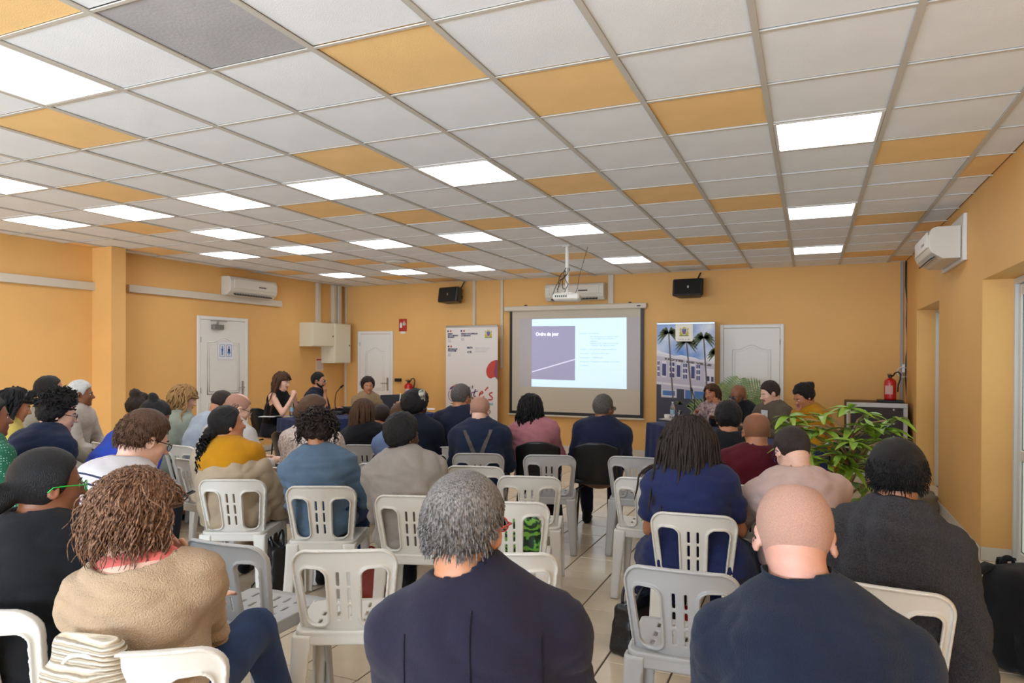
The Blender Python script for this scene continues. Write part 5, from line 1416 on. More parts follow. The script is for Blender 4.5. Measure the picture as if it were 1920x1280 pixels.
def lap_item(lab, m, w, h, th=.004, name='paper_sheet', cat='paper', x=0, y=.27, z=.600, rot=0.2, then=None):
    def f(c):
        o = MB().box(-w / 2, w / 2, -h / 2, h / 2, 0, th, bev=.001).build(name, m, loc=tuple(l2w(c, (x, y, z)))); o.rotation_euler = (R_(-4), 0, math.atan2(c['Rz'][1][0], c['Rz'][0][0]) + rot); tag(o, lab, cat)
        if then: then(c)
    return f
M_pap = mat('paper_white', (216, 214, 214), .7); M_yel = mat('paper_yellow', (222, 210, 60), .7); M_yp = mat('paper_pale_yellow', (220, 214, 150), .7); M_grn = mat('paper_mint', (150, 200, 170), .7)
person('woman with curly chestnut hair and a beige knit sweater over a coral collar, legs crossed, in the left foreground', 258, 884, 2.02, rz=30, hyaw=-28, hpitch=10, w=.98, nx=.02, hs=1.0, sk='fair', near=2, chair=(262, 1226), female=True,
       hair=dict(st='curly', c='auburn', vol=(.030, .030, .028), line='cover', noise=.005, nf=60, scale=60, stretch=(5, 5, 2), rough=.34, c1=(58, 38, 30), c2=(158, 114, 84),
                 locks=[dict(n=1500, m=14, len=.185, curl=.008, freq=1.8, th=.0033, grav=.75, jit=.10, seed=5, rootk=1.0), dict(n=750, m=10, len=.13, curl=.008, freq=1.3, th=.0033, grav=.6, jit=.2, seed=9, fringe=True, rootk=1.02)]),
       top=dict(m=M_beige, t=.018, wide=.002, fold=.009, pad=0, ncut=.118, name='sweater', collar=0, ntop=-.01), bottom=M_jean, hands=((.02, .30, .70), 'mouth'), feet=((-.10, .50), (.22, .62, .12)), headtop=.146,
       handspec={1: dict(d=(-.35, -.25, .9), n=(0, -.7, -.1), curl=1.0)}, extra=pink_collar, chair_label='white plastic chair under the woman with chestnut curls, coat hung on it')
# --- left edge: black hair bun, green glasses
person('woman with sleek black hair in a low bun and bright green glasses, black short-sleeved top, at the left edge', 92, 852, 2.22, rz=18, hyaw=-36, hpitch=4, w=1.06, hs=1.03, sk='brown', near=2, chair=(-64, 1150), female=True,
       hair=dict(st='bun', c='black', vol=(.010, .012, .009), line='full', noise=.0008, nf=60, blobs=[((0, -.150, -.035), (.045, .050, .055)), ((0, -.12, -.03), (.04, .04, .04))], rough=.3, scale=50),
       top=shirt('black_puff_top', (22, 22, 24), t=.020, sleeve='short', sl=.8, fold=.007, wide=.01, pad=.9, name='top', ntop=-.015), bottom=F('black_trousers', (20, 20, 22)), glasses=gfr('frame_green', (36, 176, 60)), hands=((.02, .30, .68), 'chin'),
       handspec={1: dict(d=(-.25, .3, .85), n=(0, -.5, -.1), curl=1.1)}, chair_label='white plastic chair at the left edge under the woman with green glasses')
# --- striped shirt
m_, N_, L_n, p_ = newmat('breton_stripes'); at_ = N_.new('ShaderNodeAttribute'); at_.attribute_name = 'along'
mm = N_.new('ShaderNodeMath'); mm.operation = 'FRACT'; ml = N_.new('ShaderNodeMath'); ml.operation = 'MULTIPLY'; ml.inputs[1].default_value = 1 / .037
lt = N_.new('ShaderNodeMath'); lt.operation = 'LESS_THAN'; lt.inputs[1].default_value = .23; l2 = N_.new('ShaderNodeMath'); l2.operation = 'LESS_THAN'; l2.inputs[1].default_value = .50
mu = N_.new('ShaderNodeMath'); mu.operation = 'MULTIPLY'; mx = N_.new('ShaderNodeMixRGB'); mx.inputs[1].default_value = srgb((196, 188, 188)); mx.inputs[2].default_value = srgb((34, 38, 66))
L_n.new(at_.outputs['Fac'], ml.inputs[0]); L_n.new(ml.outputs[0], mm.inputs[0]); L_n.new(mm.outputs[0], lt.inputs[0]); L_n.new(at_.outputs['Fac'], l2.inputs[0]); L_n.new(lt.outputs[0], mu.inputs[0]); L_n.new(l2.outputs[0], mu.inputs[1]); L_n.new(mu.outputs[0], mx.inputs[0]); L_n.new(mx.outputs[0], p_.inputs['Base Color']); p_.inputs['Roughness'].default_value = .85
def hold_phone(c):
    q = c['wr'][1] + np.array([-.03, .09, .045]); 
    t = empty('smartphone', tuple(l2w(c, q))); tag(t, 'smartphone with a lit blue screen held by the man in the striped shirt', 'phone'); t.rotation_euler = (R_(25), R_(-14), R_(-50))
    mb = MB(); mb.box(-.038, .038, -.078, .078, -.004, .004, bev=.003); mb.build('case', M_black, t); mb = MB(); mb.box(-.034, .034, -.072, .072, .004, .0048); mb.build('screen', mat('phone_screen', (96, 130, 176), .1, emit=.35), t)
person('man with short brown hair and glasses in a white shirt with navy stripes, leaning forward, left', 272, 780, 3.10, rz=-8, hyaw=-8, hpitch=22, w=1.08, hs=1.04, sk='fair', near=1, lean=33, hunch=.07, neck=.0,
       hair=SHORT('brown', (.018, .014, .013), scale=50, locks=[dict(n=1300, m=5, len=.020, curl=0, th=.0018, grav=.75, jit=.12, seed=3, elmin=-.75, line=ZL_SHORT, rootk=1.0, tp=2)]), top=dict(m=m_, t=.018, fold=.006, attr=True, wide=.008, name='striped_shirt', ntop=-.01), bottom=M_jean, glasses=gfr('frame_black', (20, 20, 24)), hands=((-.10, .40, .72), (.06, .42, .84)), feet=((-.1, .5), (.16, .55, .10)), fine_hands=True, extra=hold_phone)
# --- middle rows, left to right
def shawl_beige(G, q):
    up, rt, fw, N, w, H, SH, el = (q[k] for k in ('up', 'rt', 'fw', 'N', 'w', 'H', 'SH', 'el'))
    G.F[:] = .5
    n = q['nodes']
    G.ecap(n[0] - up * .03, n[1], (.225, .165), (.205, .150), rt, .03); G.ecap(n[1], n[2], (.205, .150), (.198, .142), rt, .03); G.ecap(n[2], n[3] - up * .01, (.198, .142), (.185, .125), rt, .03)
    G.cap(SH[0] + up * .005, el[0], .085, .080, .03); G.cap(el[0], q['wr'][0], .08, .07, .03); G.cap(SH[0], N - rt * .07 - up * .05, .075, .05, .04)
    G.cap(SH[1] - up * .12 + rt * .03, el[1], .085, .085, .03); G.cap(el[1], q['wr'][1], .085, .07, .03); G.cap(el[1], el[1] + fw * .1 - up * .30, .08, .06, .05)
def mustard_under(c):
    w = c['w']; G = grid_for(np.minimum(c['SH'][0], c['SH'][1]) - .25, np.maximum(c['SH'][0], c['SH'][1]) + .22, .014); n = c['nodes']
    G.ecap(n[2], n[3], (.170, .125), (.188, .133), c['rt'], .03); G.ecap(n[3], n[4], (.188, .133), (.14, .10), c['rt'], .03)
    for i in (0, 1): G.cap(c['N'] - c['up'] * .03, c['SH'][i], .052, .066, .04)
    G.cap(c['SH'][1], c['SH'][1] + (c['el'][1] - c['SH'][1]) * .6, .068, .066, .03); G.cap(c['N'] - c['up'] * .03, c['N'] + (c['nk'] - c['N']) * .35, c['nr'] + .02, c['nr'] + .012, .02)
    V, Q = G.net(); V = V + vnormals(V, Q) * (wob(V, 24, seed=2) * .004)[:, None]; mesh_obj('mustard_shirt', V, Q, F('mustard_cotton', (214, 146, 22)), c['body'], smooth=True)
    gl = MB()
    for s_ in (-1, 1): gl.tube([c['C'] + c['Rh'] @ (np.array([s_ * .034, .052, .118]) + np.array([.024 * math.cos(t), .010 * math.sin(t) * 1.2, .012 * math.sin(t)])) for t in np.linspace(0, 6.283, 15)[:-1]], .002, 5, closed=True); gl.tube([c['C'] + c['Rh'] @ np.array(p) for p in ((s_ * .058, .05, .115), (s_ * .08, .0, .085), (s_ * .083, -.05, .06))], .002, 5)
    gl.build('glasses', M_black, c['body'], smooth=True)
person('woman with a dark curly ponytail, glasses on her head, mustard shirt and beige shawl slipping off one shoulder', 428, 768, 4.38, rz=24, hyaw=-52, hpitch=-4, w=1.0, hs=1.0, sk='tan', near=1, chair=(432, 903), female=True,
       hair=dict(st='pony', c='black', vol=(.016, .018, .013), line='full', noise=.002, blobs=[((0, -.115, -.04), (.04, .04, .045))], locks=dict(**{'from': (0, -.13, -.05)}, n=60, m=16, len=.26, d0=(0, -1, -.4), curl=.009, freq=5, th=.0065, spread=.016)),
       top=dict(m=fabric('beige_shawl', (200, 176, 146), bump=.4), t=.016, prims=shawl_beige, fold=.010, closed=True, name='shawl'), bottom=F('sand_trousers', (190, 164, 136)), feet=((-.10, .46), (.10, .40)), extra=lap_item('white sheet on the lap of the woman in mustard and beige', M_pap, .21, .28, x=.05, then=mustard_under), chair_label='white plastic chair under the woman in mustard and beige')
person('woman with short dark curls and hoop earrings in a puff-sleeved denim blouse, seen from behind', 597, 776, 4.18, rz=24, hyaw=4, hpitch=26, w=1.0, hs=.98, sk='tan', near=1, chair=(600, 914), female=True,
       hair=dict(st='curly', c='dark', vol=(.030, .026, .030), line='full', noise=.008, nf=85, smooth=False, scale=90, locks=[dict(n=420, m=10, len=.065, curl=.009, freq=1.6, th=.0052, grav=.15, jit=.8, seed=2), dict(n=160, m=14, len=.15, curl=.009, freq=3, th=.0052, grav=.6, jit=.3, seed=8)]),
       top=shirt('denim_blouse', (104, 128, 152), t=.020, fold=.009, wide=.006, pad=.6, collar=.22, name='blouse', bump=.5, var=.16), bottom=M_jean, extra=lap_item('white sheet on a green folder on the lap of the denim blouse', M_grn, .23, .30, .010, 'folder', 'folder', x=.10, y=.30, z=.605, then=earring(.026)), chair_label='white plastic chair under the woman in the denim blouse', headtop=.138, hands=((-.08, .34, .66), (.16, .32, .68)))
person('woman with short black afro hair and gold earrings in a grey-beige polo shirt, seen from behind', 757, 775, 4.02, rz=18, hyaw=-38, hpitch=4, w=1.06, hs=1.0, sk='dark', near=1, chair=(770, 930), female=True,
       hair=dict(st='afro', c='black', vol=(.030, .030, .020), line='full', noise=.004, nf=130, smooth=False, scale=160, rough=.9),
       top=shirt('greige_polo', (166, 154, 144), t=.022, fold=.009, wide=.012, collar=.35, name='polo_shirt', bump=.2), bottom=F('black_trousers', (20, 20, 22)), extra=earring(.014), chair_label='white plastic chair under the woman in the grey-beige polo', headtop=.142)
def dress_navy(G, q):
    G.cap(q['H'] + np.array([-.12, -.01, -.03]), q['kn'][0] if 'kn' in q else q['H'] + np.array([-.22, .3, -.12]), .14, .13, .05); G.cap(q['H'] + np.array([.12, -.01, -.03]), q['H'] + np.array([.22, .3, -.12]), .14, .13, .05)
    G.cap(q['H'] + np.array([-.16, -.02, -.05]), q['H'] + np.array([-.27, .16, -.24]), .11, .09, .05); G.cap(q['H'] + np.array([.16, -.02, -.05]), q['H'] + np.array([.27, .16, -.24]), .11, .09, .05)
person('woman with long straight black hair in a royal navy short-sleeved dress, seen from behind on the right side', 1292, 780, 3.55, rz=6, hyaw=2, hpitch=8, w=1.06, hs=1.02, sk='tan', near=1, chair=(1302, 960), female=True,
       hair=dict(st='long', c='dark', c1=(16, 11, 11), c2=(38, 25, 23), vol=(.026, .030, .046), line='cover', noise=.003, nf=40, locks=[dict(n=700, m=16, len=.47, curl=.003, freq=2, th=.0062, grav=1.0, jit=.14, seed=5, rootk=1.08, tp=8)]),
       top=dict(m=F('navy_dress', (40, 48, 92), bump=.2), t=.020, wide=.012, sleeve='short', sl=.55, fold=.007, pad=.5, dress=True, prims=dress_navy, name='dress', hem=-.02), bottom=F('navy_dress', (40, 48, 92)), headtop=.135, chair_label='white plastic chair under the woman in the navy dress')
person('bald man in a burgundy shirt with glasses, right of the woman in navy', 1419, 770, 4.25, rz=8, hyaw=8, hpitch=8, w=1.06, hs=1.04, sk='tan', near=1, chair=(1418, 906),
       hair=dict(st='balding', c='stubbletan', vol=(.002, .002, .002), noise=.0001, scale=240, stretch=(3, 3, 3)), top=shirt('burgundy_shirt', (96, 22, 36), t=.018, fold=.006, collar=.5, name='shirt'), bottom=F('black_trousers', (20, 20, 22)), glasses=gfr('frame_black', (20, 20, 24)), chair_label='white plastic chair under the bald man in burgundy')
def backpack_on_chair(c): pass
person('man with dark cropped hair and blue glasses bent forward in a pale pink t-shirt', 1487, 797, 3.50, rz=4, hyaw=22, hpitch=34, w=1.14, hs=1.08, sk='fair', near=1, chair=(1556, 962),
       hair=dict(st='short', c='dark', vol=(.005, .004, .004), noise=.0004, scale=90, c1=(44, 32, 28), c2=(96, 72, 58)), top=shirt('pink_tshirt', (218, 184, 172), t=.016, sleeve='short', sl=.75, fold=.007, wide=.01, name='tshirt', ntop=-.012, bump=.1), bottom=F('charcoal_trousers', (44, 42, 44)), glasses=gfr('frame_blue', (34, 42, 96)), extra=lap_item('bright yellow notepad on the lap of the man in pink', M_yel, .16, .22, .012, 'notepad', 'notepad', x=-.10, y=.36, z=.61), chair_label='chair under the man in the pale pink t-shirt', hands=((-.26, .36, .70), (-.02, .40, .70)), hunch=.07, beard=None)
person('person with short black hair and a black jacket, in front of the right panel table', 1366, 748, 4.95, rz=4, hyaw=14, hpitch=8, w=1.02, sk='tan', near=0, lean=12, hair=dict(st='short', c='black', vol=(.026, .020, .020), line='full', noise=.006, nf=70, scale=70, smooth=False), top=shirt('black_jacket', (24, 24, 28), t=.022, collar=.3), headtop=.136)
M_suit = F('navy_suit', (30, 36, 62), bump=.15)
person('man with short greying hair and glasses in a navy suit, sitting alone in front of the screen', 1133, 740, 5.75, rz=13, hyaw=-38, hpitch=0, w=1.06, sk='brown', near=1, chair=(1119, 838), kchair='b', hair=dict(st='short', c='saltpepper', vol=(.016, .008, .007), noise=.002, nf=110, scale=90, smooth=False),
       top=dict(m=M_suit, t=.026, fold=.004, pad=.3, collar=.28, name='suit_jacket', prims=jacket_prims()), glasses=gfr('frame_black', (20, 20, 24)), extra=shirt_collar(M_shirtw, .006, .5), bottom=F('suit_trousers_navy', (28, 32, 54)), chair_label='black shell chair under the man in the navy suit before the screen', chair_grp='black shell chairs')
person('woman with long black hair in a pink blazer, in front of the screen', 996, 738, 5.80, rz=18, hyaw=-16, hpitch=0, w=1.0, sk='tan', near=1, chair=(1010, 837), kchair='b', female=True,
       hair=dict(st='long', c='black', vol=(.018, .018, .018), line='cover', noise=.003, nf=40, locks=[dict(n=210, m=18, len=.40, curl=.008, freq=2.5, th=.0095, grav=.75, jit=.10, seed=5)]),
       top=shirt('pink_blazer', (198, 128, 136), t=.024, fold=.005, pad=.5, name='blazer', collar=.2), glasses=gfr('frame_black', (20, 20, 24)), headtop=.13, chair_label='black shell chair under the woman in the pink blazer', chair_grp='black shell chairs')
def suspenders(c):
    G = c['top_dist'] if 'top_dist' in c else None
    m = F('grey_suspenders', (98, 92, 88)); N, up, rt, fw = c['N'], c['up'], c['rt'], c['fw']
    top = [o for o in c['body'].children if o.name.startswith('shirt')][0]
    from mathutils.bvhtree import BVHTree
    bv = BVHTree.FromPolygons([v.co.copy() for v in top.data.vertices], [tuple(p.vertices) for p in top.data.polygons])
    cross = N - up * .30
    for s_ in (-1, 1):
        P = []
        for t in np.linspace(0, 1, 14):
            q = (N - up * .03 + rt * s_ * .105) * (1 - t) + cross * t - fw * .4
            h = bv.ray_cast(Vector(q), Vector(fw)); 
            if h[0] is not None: P.append(np.array(h[0]) - fw * .004)
        if len(P) > 2:
            V = []; 
            for p in P: V += [p + rt * .017, p - rt * .017]
            Fc = [(2 * i, 2 * i + 1, 2 * i + 3, 2 * i + 2) for i in range(len(P) - 1)]; o = mesh_obj('suspender', V, Fc, m, c['body']); md = o.modifiers.new('t', 'SOLIDIFY'); md.thickness = .003
    P = []
    for t in np.linspace(0, 1, 8):
        h = bv.ray_cast(Vector(cross - up * .22 * t - fw * .4), Vector(fw))
        if h[0] is not None: P.append(np.array(h[0]) - fw * .004)
    if len(P) > 2:
        V = []
        for p in P: V += [p + rt * .018, p - rt * .018]
        mesh_obj('suspender', V, [(2 * i, 2 * i + 1, 2 * i + 3, 2 * i + 2) for i in range(len(P) - 1)], m, c['body'])
person('bald man with grey suspenders crossed over a dark navy shirt, near the screen', 901, 744, 5.60, rz=20, hyaw=-10, hpitch=16, w=1.08, sk='fair', near=1, chair=(897, 850), grey=True, hair=dict(st='balding', c='stubble', vol=(.003, .003, .003), noise=.0002, scale=200, stretch=(3, 3, 3)),
       top=shirt('dark_navy_shirt', (32, 42, 66), t=.020, fold=.006, collar=.45, name='shirt', wide=.01), glasses=gfr('frame_black', (20, 20, 24)), extra=suspenders, chair_label='grey plastic chair under the bald man with suspenders')
person('man with short dark hair in a dark navy suit, left of the bald man with suspenders', 866, 722, 6.15, rz=16, hyaw=-30, hpitch=6, w=1.06, sk='tan', near=0, lean=8, hair=dict(st='short', c='saltpepper', vol=(.010, .007, .007), noise=.001, scale=90), top=dict(m=F('dark_suit', (30, 34, 56)), t=.026, collar=.28, name='suit_jacket', prims=jacket_prims()), extra=shirt_collar(M_shirtw, .006, .45), glasses=gfr('frame_black', (20, 20, 24)))
def headscarf(c):
    C, Rh = c['C'], c['Rh']; G = grid_for(C - .24, C + .24, .012)
    G.ell(C + Rh @ np.array([.05, .0, .045]), (.055, .085, .085), .01); G.cut(lambda X, Y, Z: f_ell(X - C[0], Y - C[1], Z - C[2] - .02, (.07, .085, .085)), C - .2, C + .2)
    G.ell(C + Rh @ np.array([.085, -.03, .11]), (.03, .04, .035), .02)
    V, Q = G.net(); V = V + vnormals(V, Q) * (wob(V, 60, seed=2) * .006)[:, None]; mesh_obj('headscarf', V, Q, mat('floral_scarf', (222, 212, 196), .8, .4, 60, .5, 26, col2=(60, 56, 48)), c['body'], smooth=True)
person('woman with a full black afro and a white floral headscarf in dark clothes, middle rows', 782, 730, 5.95, rz=14, hyaw=-30, hpitch=4, w=1.04, sk='dark', near=0, lean=8, female=True, hair=dict(st='afro', c='black', vol=(.04, .05, .045), line='full', noise=.007, nf=90, smooth=False, scale=150, rough=.9), top=shirt('midnight_top', (22, 26, 44), t=.022), extra=headscarf, headtop=.15)
person('woman with brown hair tied low in a light blue shirt, middle rows', 752, 757, 5.50, rz=12, hyaw=-6, hpitch=20, w=1.06, sk='tan', near=0, chair=(765, 845), grey=True, female=True, hair=dict(st='bun', c='brown', vol=(.016, .016, .014), line='full', blobs=[((0, -.11, -.05), (.045, .04, .045))]), top=shirt('light_blue_shirt', (118, 140, 186), t=.022), extra=lap_item('mint green folder on the lap of the woman in light blue', M_grn, .23, .30, .010, 'folder', 'folder', x=.20, y=.20, z=.61), chair_label='grey plastic chair under the woman in light blue', headtop=.13)
person('woman with very long straight dark brown hair in a black jacket, middle rows', 683, 750, 5.75, rz=16, hyaw=-18, hpitch=8, w=1.0, sk='fair', near=1, chair=(684, 836), grey=True, female=True,
       hair=dict(st='long', c='brown', c1=(38, 26, 22), c2=(82, 60, 48), vol=(.014, .014, .014), line='cover', noise=.002, locks=[dict(n=190, m=18, len=.52, curl=.003, freq=2, th=.009, grav=.8, jit=.06, seed=5)]), top=shirt('black_jacket', (24, 24, 28), t=.022), chair_label='grey plastic chair under the long-haired woman in black', headtop=.128)
def hold_pen(c):
    q = c['wr'][1] + np.array([-.01, .06, .12]); t = MB(); t.cyl((0, 0, -.07), (0, 0, .075), .006, n=8); o = t.build('pen', M_white, loc=tuple(l2w(c, q))); o.rotation_euler = (R_(20), R_(20), 0); tag(o, 'white pen held up by the person in red', 'pen')
person('person in a red top holding up a white pen, half hidden in the middle rows', 716, 762, 6.75, rz=14, hyaw=-10, hpitch=20, w=.95, sk='tan', near=0, lean=16, female=True, hair=SHORT('dark', line='full'), top=shirt('red_top', (150, 26, 34), t=.016), hands=((-.1, .33, .7), (.14, .24, 1.0)), fine_hands=True, extra=hold_pen, handspec={1: dict(d=(0, .2, 1), n=(-.3, 1, 0), curl=.9)})
person('woman with brown hair pinned up in a white lace blouse, behind the denim blouse', 590, 743, 5.00, rz=8, hyaw=-42, hpitch=6, w=1.04, sk='tan', near=1, lean=10, female=True, hair=dict(st='bun', c='brown', c2=(124, 84, 52), vol=(.018, .018, .014), line='full', blobs=[((-.0, -.115, .0), (.04, .035, .05))]),
       top=dict(m=mat('white_lace', (214, 200, 190), .8, .6, 120, .35, 60, col2=(160, 136, 122)), t=.020, fold=.004, name='lace_blouse', wide=.01), headtop=.13)
# --- left block
def pad_hold(c):
    q = (c['wr'][0] + c['wr'][1]) / 2 + np.array([0, .10, -.03]); o = MB().box(-.11, .11, -.15, .15, -.006, .006, bev=.002).build('folder', mat('paper_pale_yellow', (220, 214, 150), .7), loc=tuple(l2w(c, q + np.array([.16, .06, -.014])))); o.rotation_euler = (0, 0, -.5); tag(o, 'pale yellow folder under the notebook of the bald man in white', 'folder')
    t = empty('notebook', tuple(l2w(c, q)), math.atan2(c['Rz'][1][0], c['Rz'][0][0])); tag(t, 'open notebook with white pages on the lap of the bald man in white', 'notebook')
    mb = MB(); mb.box(-.17, .17, -.11, .11, -.008, -.003); mb.build('cover', M_black, t); mb = MB(); mb.box(-.16, -.003, -.10, .10, -.003, .006, bev=.002); mb.box(.003, .16, -.10, .10, -.003, .006, bev=.002); mb.build('pages', M_white, t)
person('bald man in a white shirt with glasses leaning over a notebook, left rows', 447, 743, 5.45, rz=-6, hyaw=-24, hpitch=24, w=1.05, sk='fair', near=1, lean=22, hunch=.06, hair=dict(st='balding', c='stubble', vol=(.003, .003, .003), noise=.0001, scale=200, stretch=(3, 3, 3)), top=shirt('white_shirt_b', (214, 206, 198), t=.020, fold=.006, sleeve='mid'), bottom=F('charcoal_trousers', (44, 42, 44)), glasses=gfr('frame_black', (20, 20, 24)), hands=((.0, .42, .72), (.20, .42, .72)), fine_hands=True, extra=pad_hold)
person('man with cropped dark hair in a pale blue shirt bent forward, in front of the toilet door', 417, 738, 6.30, rz=-4, hyaw=-14, hpitch=30, w=1.02, sk='tan', near=0, lean=26, hunch=.07, hair=SHORT('dark', (.005, .005, .005)), top=shirt('pale_blue_shirt', (176, 184, 196), t=.018))
person('woman with long wavy blond hair in a pale green top, left of the toilet door', 346, 728, 6.45, rz=-14, hyaw=-20, hpitch=16, w=1.0, sk='fair', near=1, lean=20, female=True,
       hair=dict(st='long', c='blond', vol=(.022, .020, .020), line='cover', noise=.003, locks=[dict(n=220, m=18, len=.36, curl=.012, freq=2.6, th=.0085, grav=.6, jit=.2, seed=5)]), top=shirt('pale_green_top', (160, 164, 146), t=.022), headtop=.132, kchair='b', chair_label='black shell chair beside the blond woman, left rows', chair_grp='black shell chairs')
M_bluedress = mat('blue_patterned', (22, 78, 190), .8, .2, 200, .5, 9, col2=(60, 56, 176))
person('woman with a high black bun in a bright blue patterned top, bent forward, left rows', 290, 757, 4.75, rz=-14, hyaw=-20, hpitch=34, w=1.04, sk='brown', near=1, lean=36, hunch=.08, female=True, hair=dict(st='bun', c='black', vol=(.010, .010, .008), line='full', blobs=[((0, -.085, .115), (.034, .034, .030)), ((0, -.07, .10), (.02, .02, .03))], rough=.3), top=dict(m=M_bluedress, t=.020, name='blue_top', fold=.006), extra=lap_item('white notepad on the lap of the woman in bright blue', M_pap, .21, .28, .012, 'notepad', 'notepad', x=.05, y=.34, z=.61))
person('woman with a curly dark updo in a dark top against the wall, left rows', 262, 748, 6.30, rz=-12, hyaw=-22, hpitch=8, w=.95, sk='tan', near=0, lean=16, female=True, hair=dict(st='bun', c='dark', vol=(.012, .010, .010), line='full', smooth=False, scale=120, blobs=[((0, -.055, .135), (.05, .05, .042)), ((0, .02, .12), (.05, .04, .03))], noise=.008, nf=90), top=shirt('dark_top', (40, 36, 44), t=.016), neck=.02)
person('white-haired man in a white striped shirt seated against the yellow wall, turned right', 152, 722, 6.35, rz=-58, hyaw=14, hpitch=4, w=1.0, sk='brown', near=1, lean=4, hair=dict(st='short', c='white', vol=(.016, .012, .010), noise=.003, nf=90), top=shirt('white_linen', (206, 192, 178), t=.022, collar=.3, sleeve='mid'), bottom=F('cream_trousers', (190, 176, 160)), fine_hands=True, extra=shirt_collar(F('white_linen', (206, 192, 178)), .01, .4))
person('person with black hair in a low bun and a beige-grey top, left of the white-haired man', 95, 713, 5.55, rz=-24, hyaw=-4, hpitch=-4, w=1.0, sk='tan', near=1, lean=2, hair=dict(st='bun', c='black', vol=(.007, .008, .007), line='full', blobs=[((0, -.150, -.02), (.038, .045, .038)), ((0, -.115, -.015), (.03, .03, .03))], rough=.3), top=shirt('greige_top', (160, 150, 132), t=.018))
person('man with thick curly black hair and glasses in a navy fleece, left rows', 110, 740, 4.35, rz=-10, hyaw=-22, hpitch=14, w=1.10, sk='fair', near=1, lean=24, hunch=.06, hair=dict(st='curly', c='black', vol=(.036, .026, .028), line='full', noise=.007, nf=90, smooth=False, scale=120, locks=[dict(n=300, m=9, len=.045, curl=.008, freq=1.3, th=.0055, grav=.1, jit=.8, seed=3, fringe=True)]), top=shirt('navy_fleece', (26, 38, 66), t=.026, collar=.4, fold=.008, name='fleece'), glasses=gfr('frame_black', (20, 20, 24)), headtop=.146)
def headband(c):
    mb = MB(); P = [c['C'] + c['Rh'] @ (np.array([0, .018, .012]) + np.array([.094 * math.cos(t), .02 * math.sin(t), .112 * math.sin(t)])) for t in np.linspace(-.3, math.pi + .3, 22)]; mb.tube(P, .006, 6); mb.build('headband', mat('headband', (70, 62, 64), .4), c['body'], smooth=True)
person('woman with long dark hair and a headband in a yellow top, looking down, far left', 28, 735, 5.00, rz=-18, hyaw=-8, hpitch=20, w=1.0, sk='tan', near=1, lean=14, female=True, hair=dict(st='long', c='black', vol=(.014, .014, .014), line='cover', locks=[dict(n=150, m=16, len=.34, curl=.008, freq=2.5, th=.008, grav=.7, jit=.1, seed=5)]), top=shirt('yellow_top', (212, 186, 92), t=.016), extra=headband, headtop=.128)
m_, N_, L_n, p_ = newmat('green_dotted'); vo = N_.new('ShaderNodeTexVoronoi'); vo.inputs['Scale'].default_value = 75; vo.inputs['Randomness'].default_value = .1; tcc = N_.new('ShaderNodeTexCoord'); L_n.new(tcc.outputs['Object'], vo.inputs[0])
lt = N_.new('ShaderNodeMath'); lt.operation = 'LESS_THAN'; lt.inputs[1].default_value = .22; mx = N_.new('ShaderNodeMixRGB'); mx.inputs[1].default_value = srgb((14, 88, 62)); mx.inputs[2].default_value = srgb((150, 190, 165)); L_n.new(vo.outputs['Distance'], lt.inputs[0]); L_n.new(lt.outputs[0], mx.inputs[0]); L_n.new(mx.outputs[0], p_.inputs['Base Color']); p_.inputs['Roughness'].default_value = .8
person('person in a dark green top with small white dots, cut by the left edge', -22, 752, 3.75, rz=-8, hyaw=-10, hpitch=2, w=1.12, sk='brown', near=1, lean=8, female=True, hair=dict(st='short', c='black', vol=(.014, .014, .012), line='full'), top=dict(m=m_, t=.022, name='dotted_top', fold=.006, collar=.3))
# --- left panel
person('woman with very long wavy brown hair in a black sleeveless top, hands together, at the left panel table', 530, 701, 9.35, rz=-84, hyaw=4, hpitch=14, w=.94, sk='fair', near=1, lean=14, female=True, hair=dict(st='long', c='brown', c2=(122, 86, 56), vol=(.018, .018, .016), line='cover', locks=[dict(n=160, m=18, len=.62, curl=.010, freq=4, th=.010, grav=.8, jit=.1, seed=5)]),
       top=shirt('black_tank', (18, 18, 20), t=.008, sleeve='none', pad=0, trap=-.02), hands=((-.04, .34, 1.0), (.05, .36, 1.0)), handspec={0: dict(d=(.3, .2, 1), n=(1, 0, 0), curl=1.2), 1: dict(d=(-.3, .2, 1), n=(-1, 0, 0), curl=1.2)}, headtop=.13, kchair='b', chair_grp='chairs of the panel')
person('bearded man with short dark hair and glasses in a navy t-shirt, hand at his chin, left panel table', 598, 702, 9.65, rz=-70, hyaw=-6, hpitch=0, w=1.06, sk='tan', near=1, lean=8, hair=SHORT('black', (.016, .008, .007)), beard='black', top=shirt('navy_tshirt', (26, 30, 50), t=.014, sleeve='short'), glasses=gfr('frame_black', (20, 20, 24)), hands=((-.1, .33, .82), 'chin'), handspec={1: dict(d=(-.3, .1, .9), n=(0, -1, 0), curl=1.1)}, kchair='b', chair_grp='chairs of the panel')
person('woman with short curly dark hair in a beige top facing the room behind the laptop, left panel', 690, 708, 9.98, rz=-125, hyaw=-8, hpitch=4, w=1.0, sk='tan', near=1, lean=6, female=True, hair=dict(st='curly', c='dark', vol=(.030, .028, .026), line='full', noise=.009, nf=85, smooth=False, scale=100), top=shirt('beige_top', (176, 146, 112), t=.016, sleeve='mid'), headtop=.138, kchair='b', chair_grp='chairs of the panel')
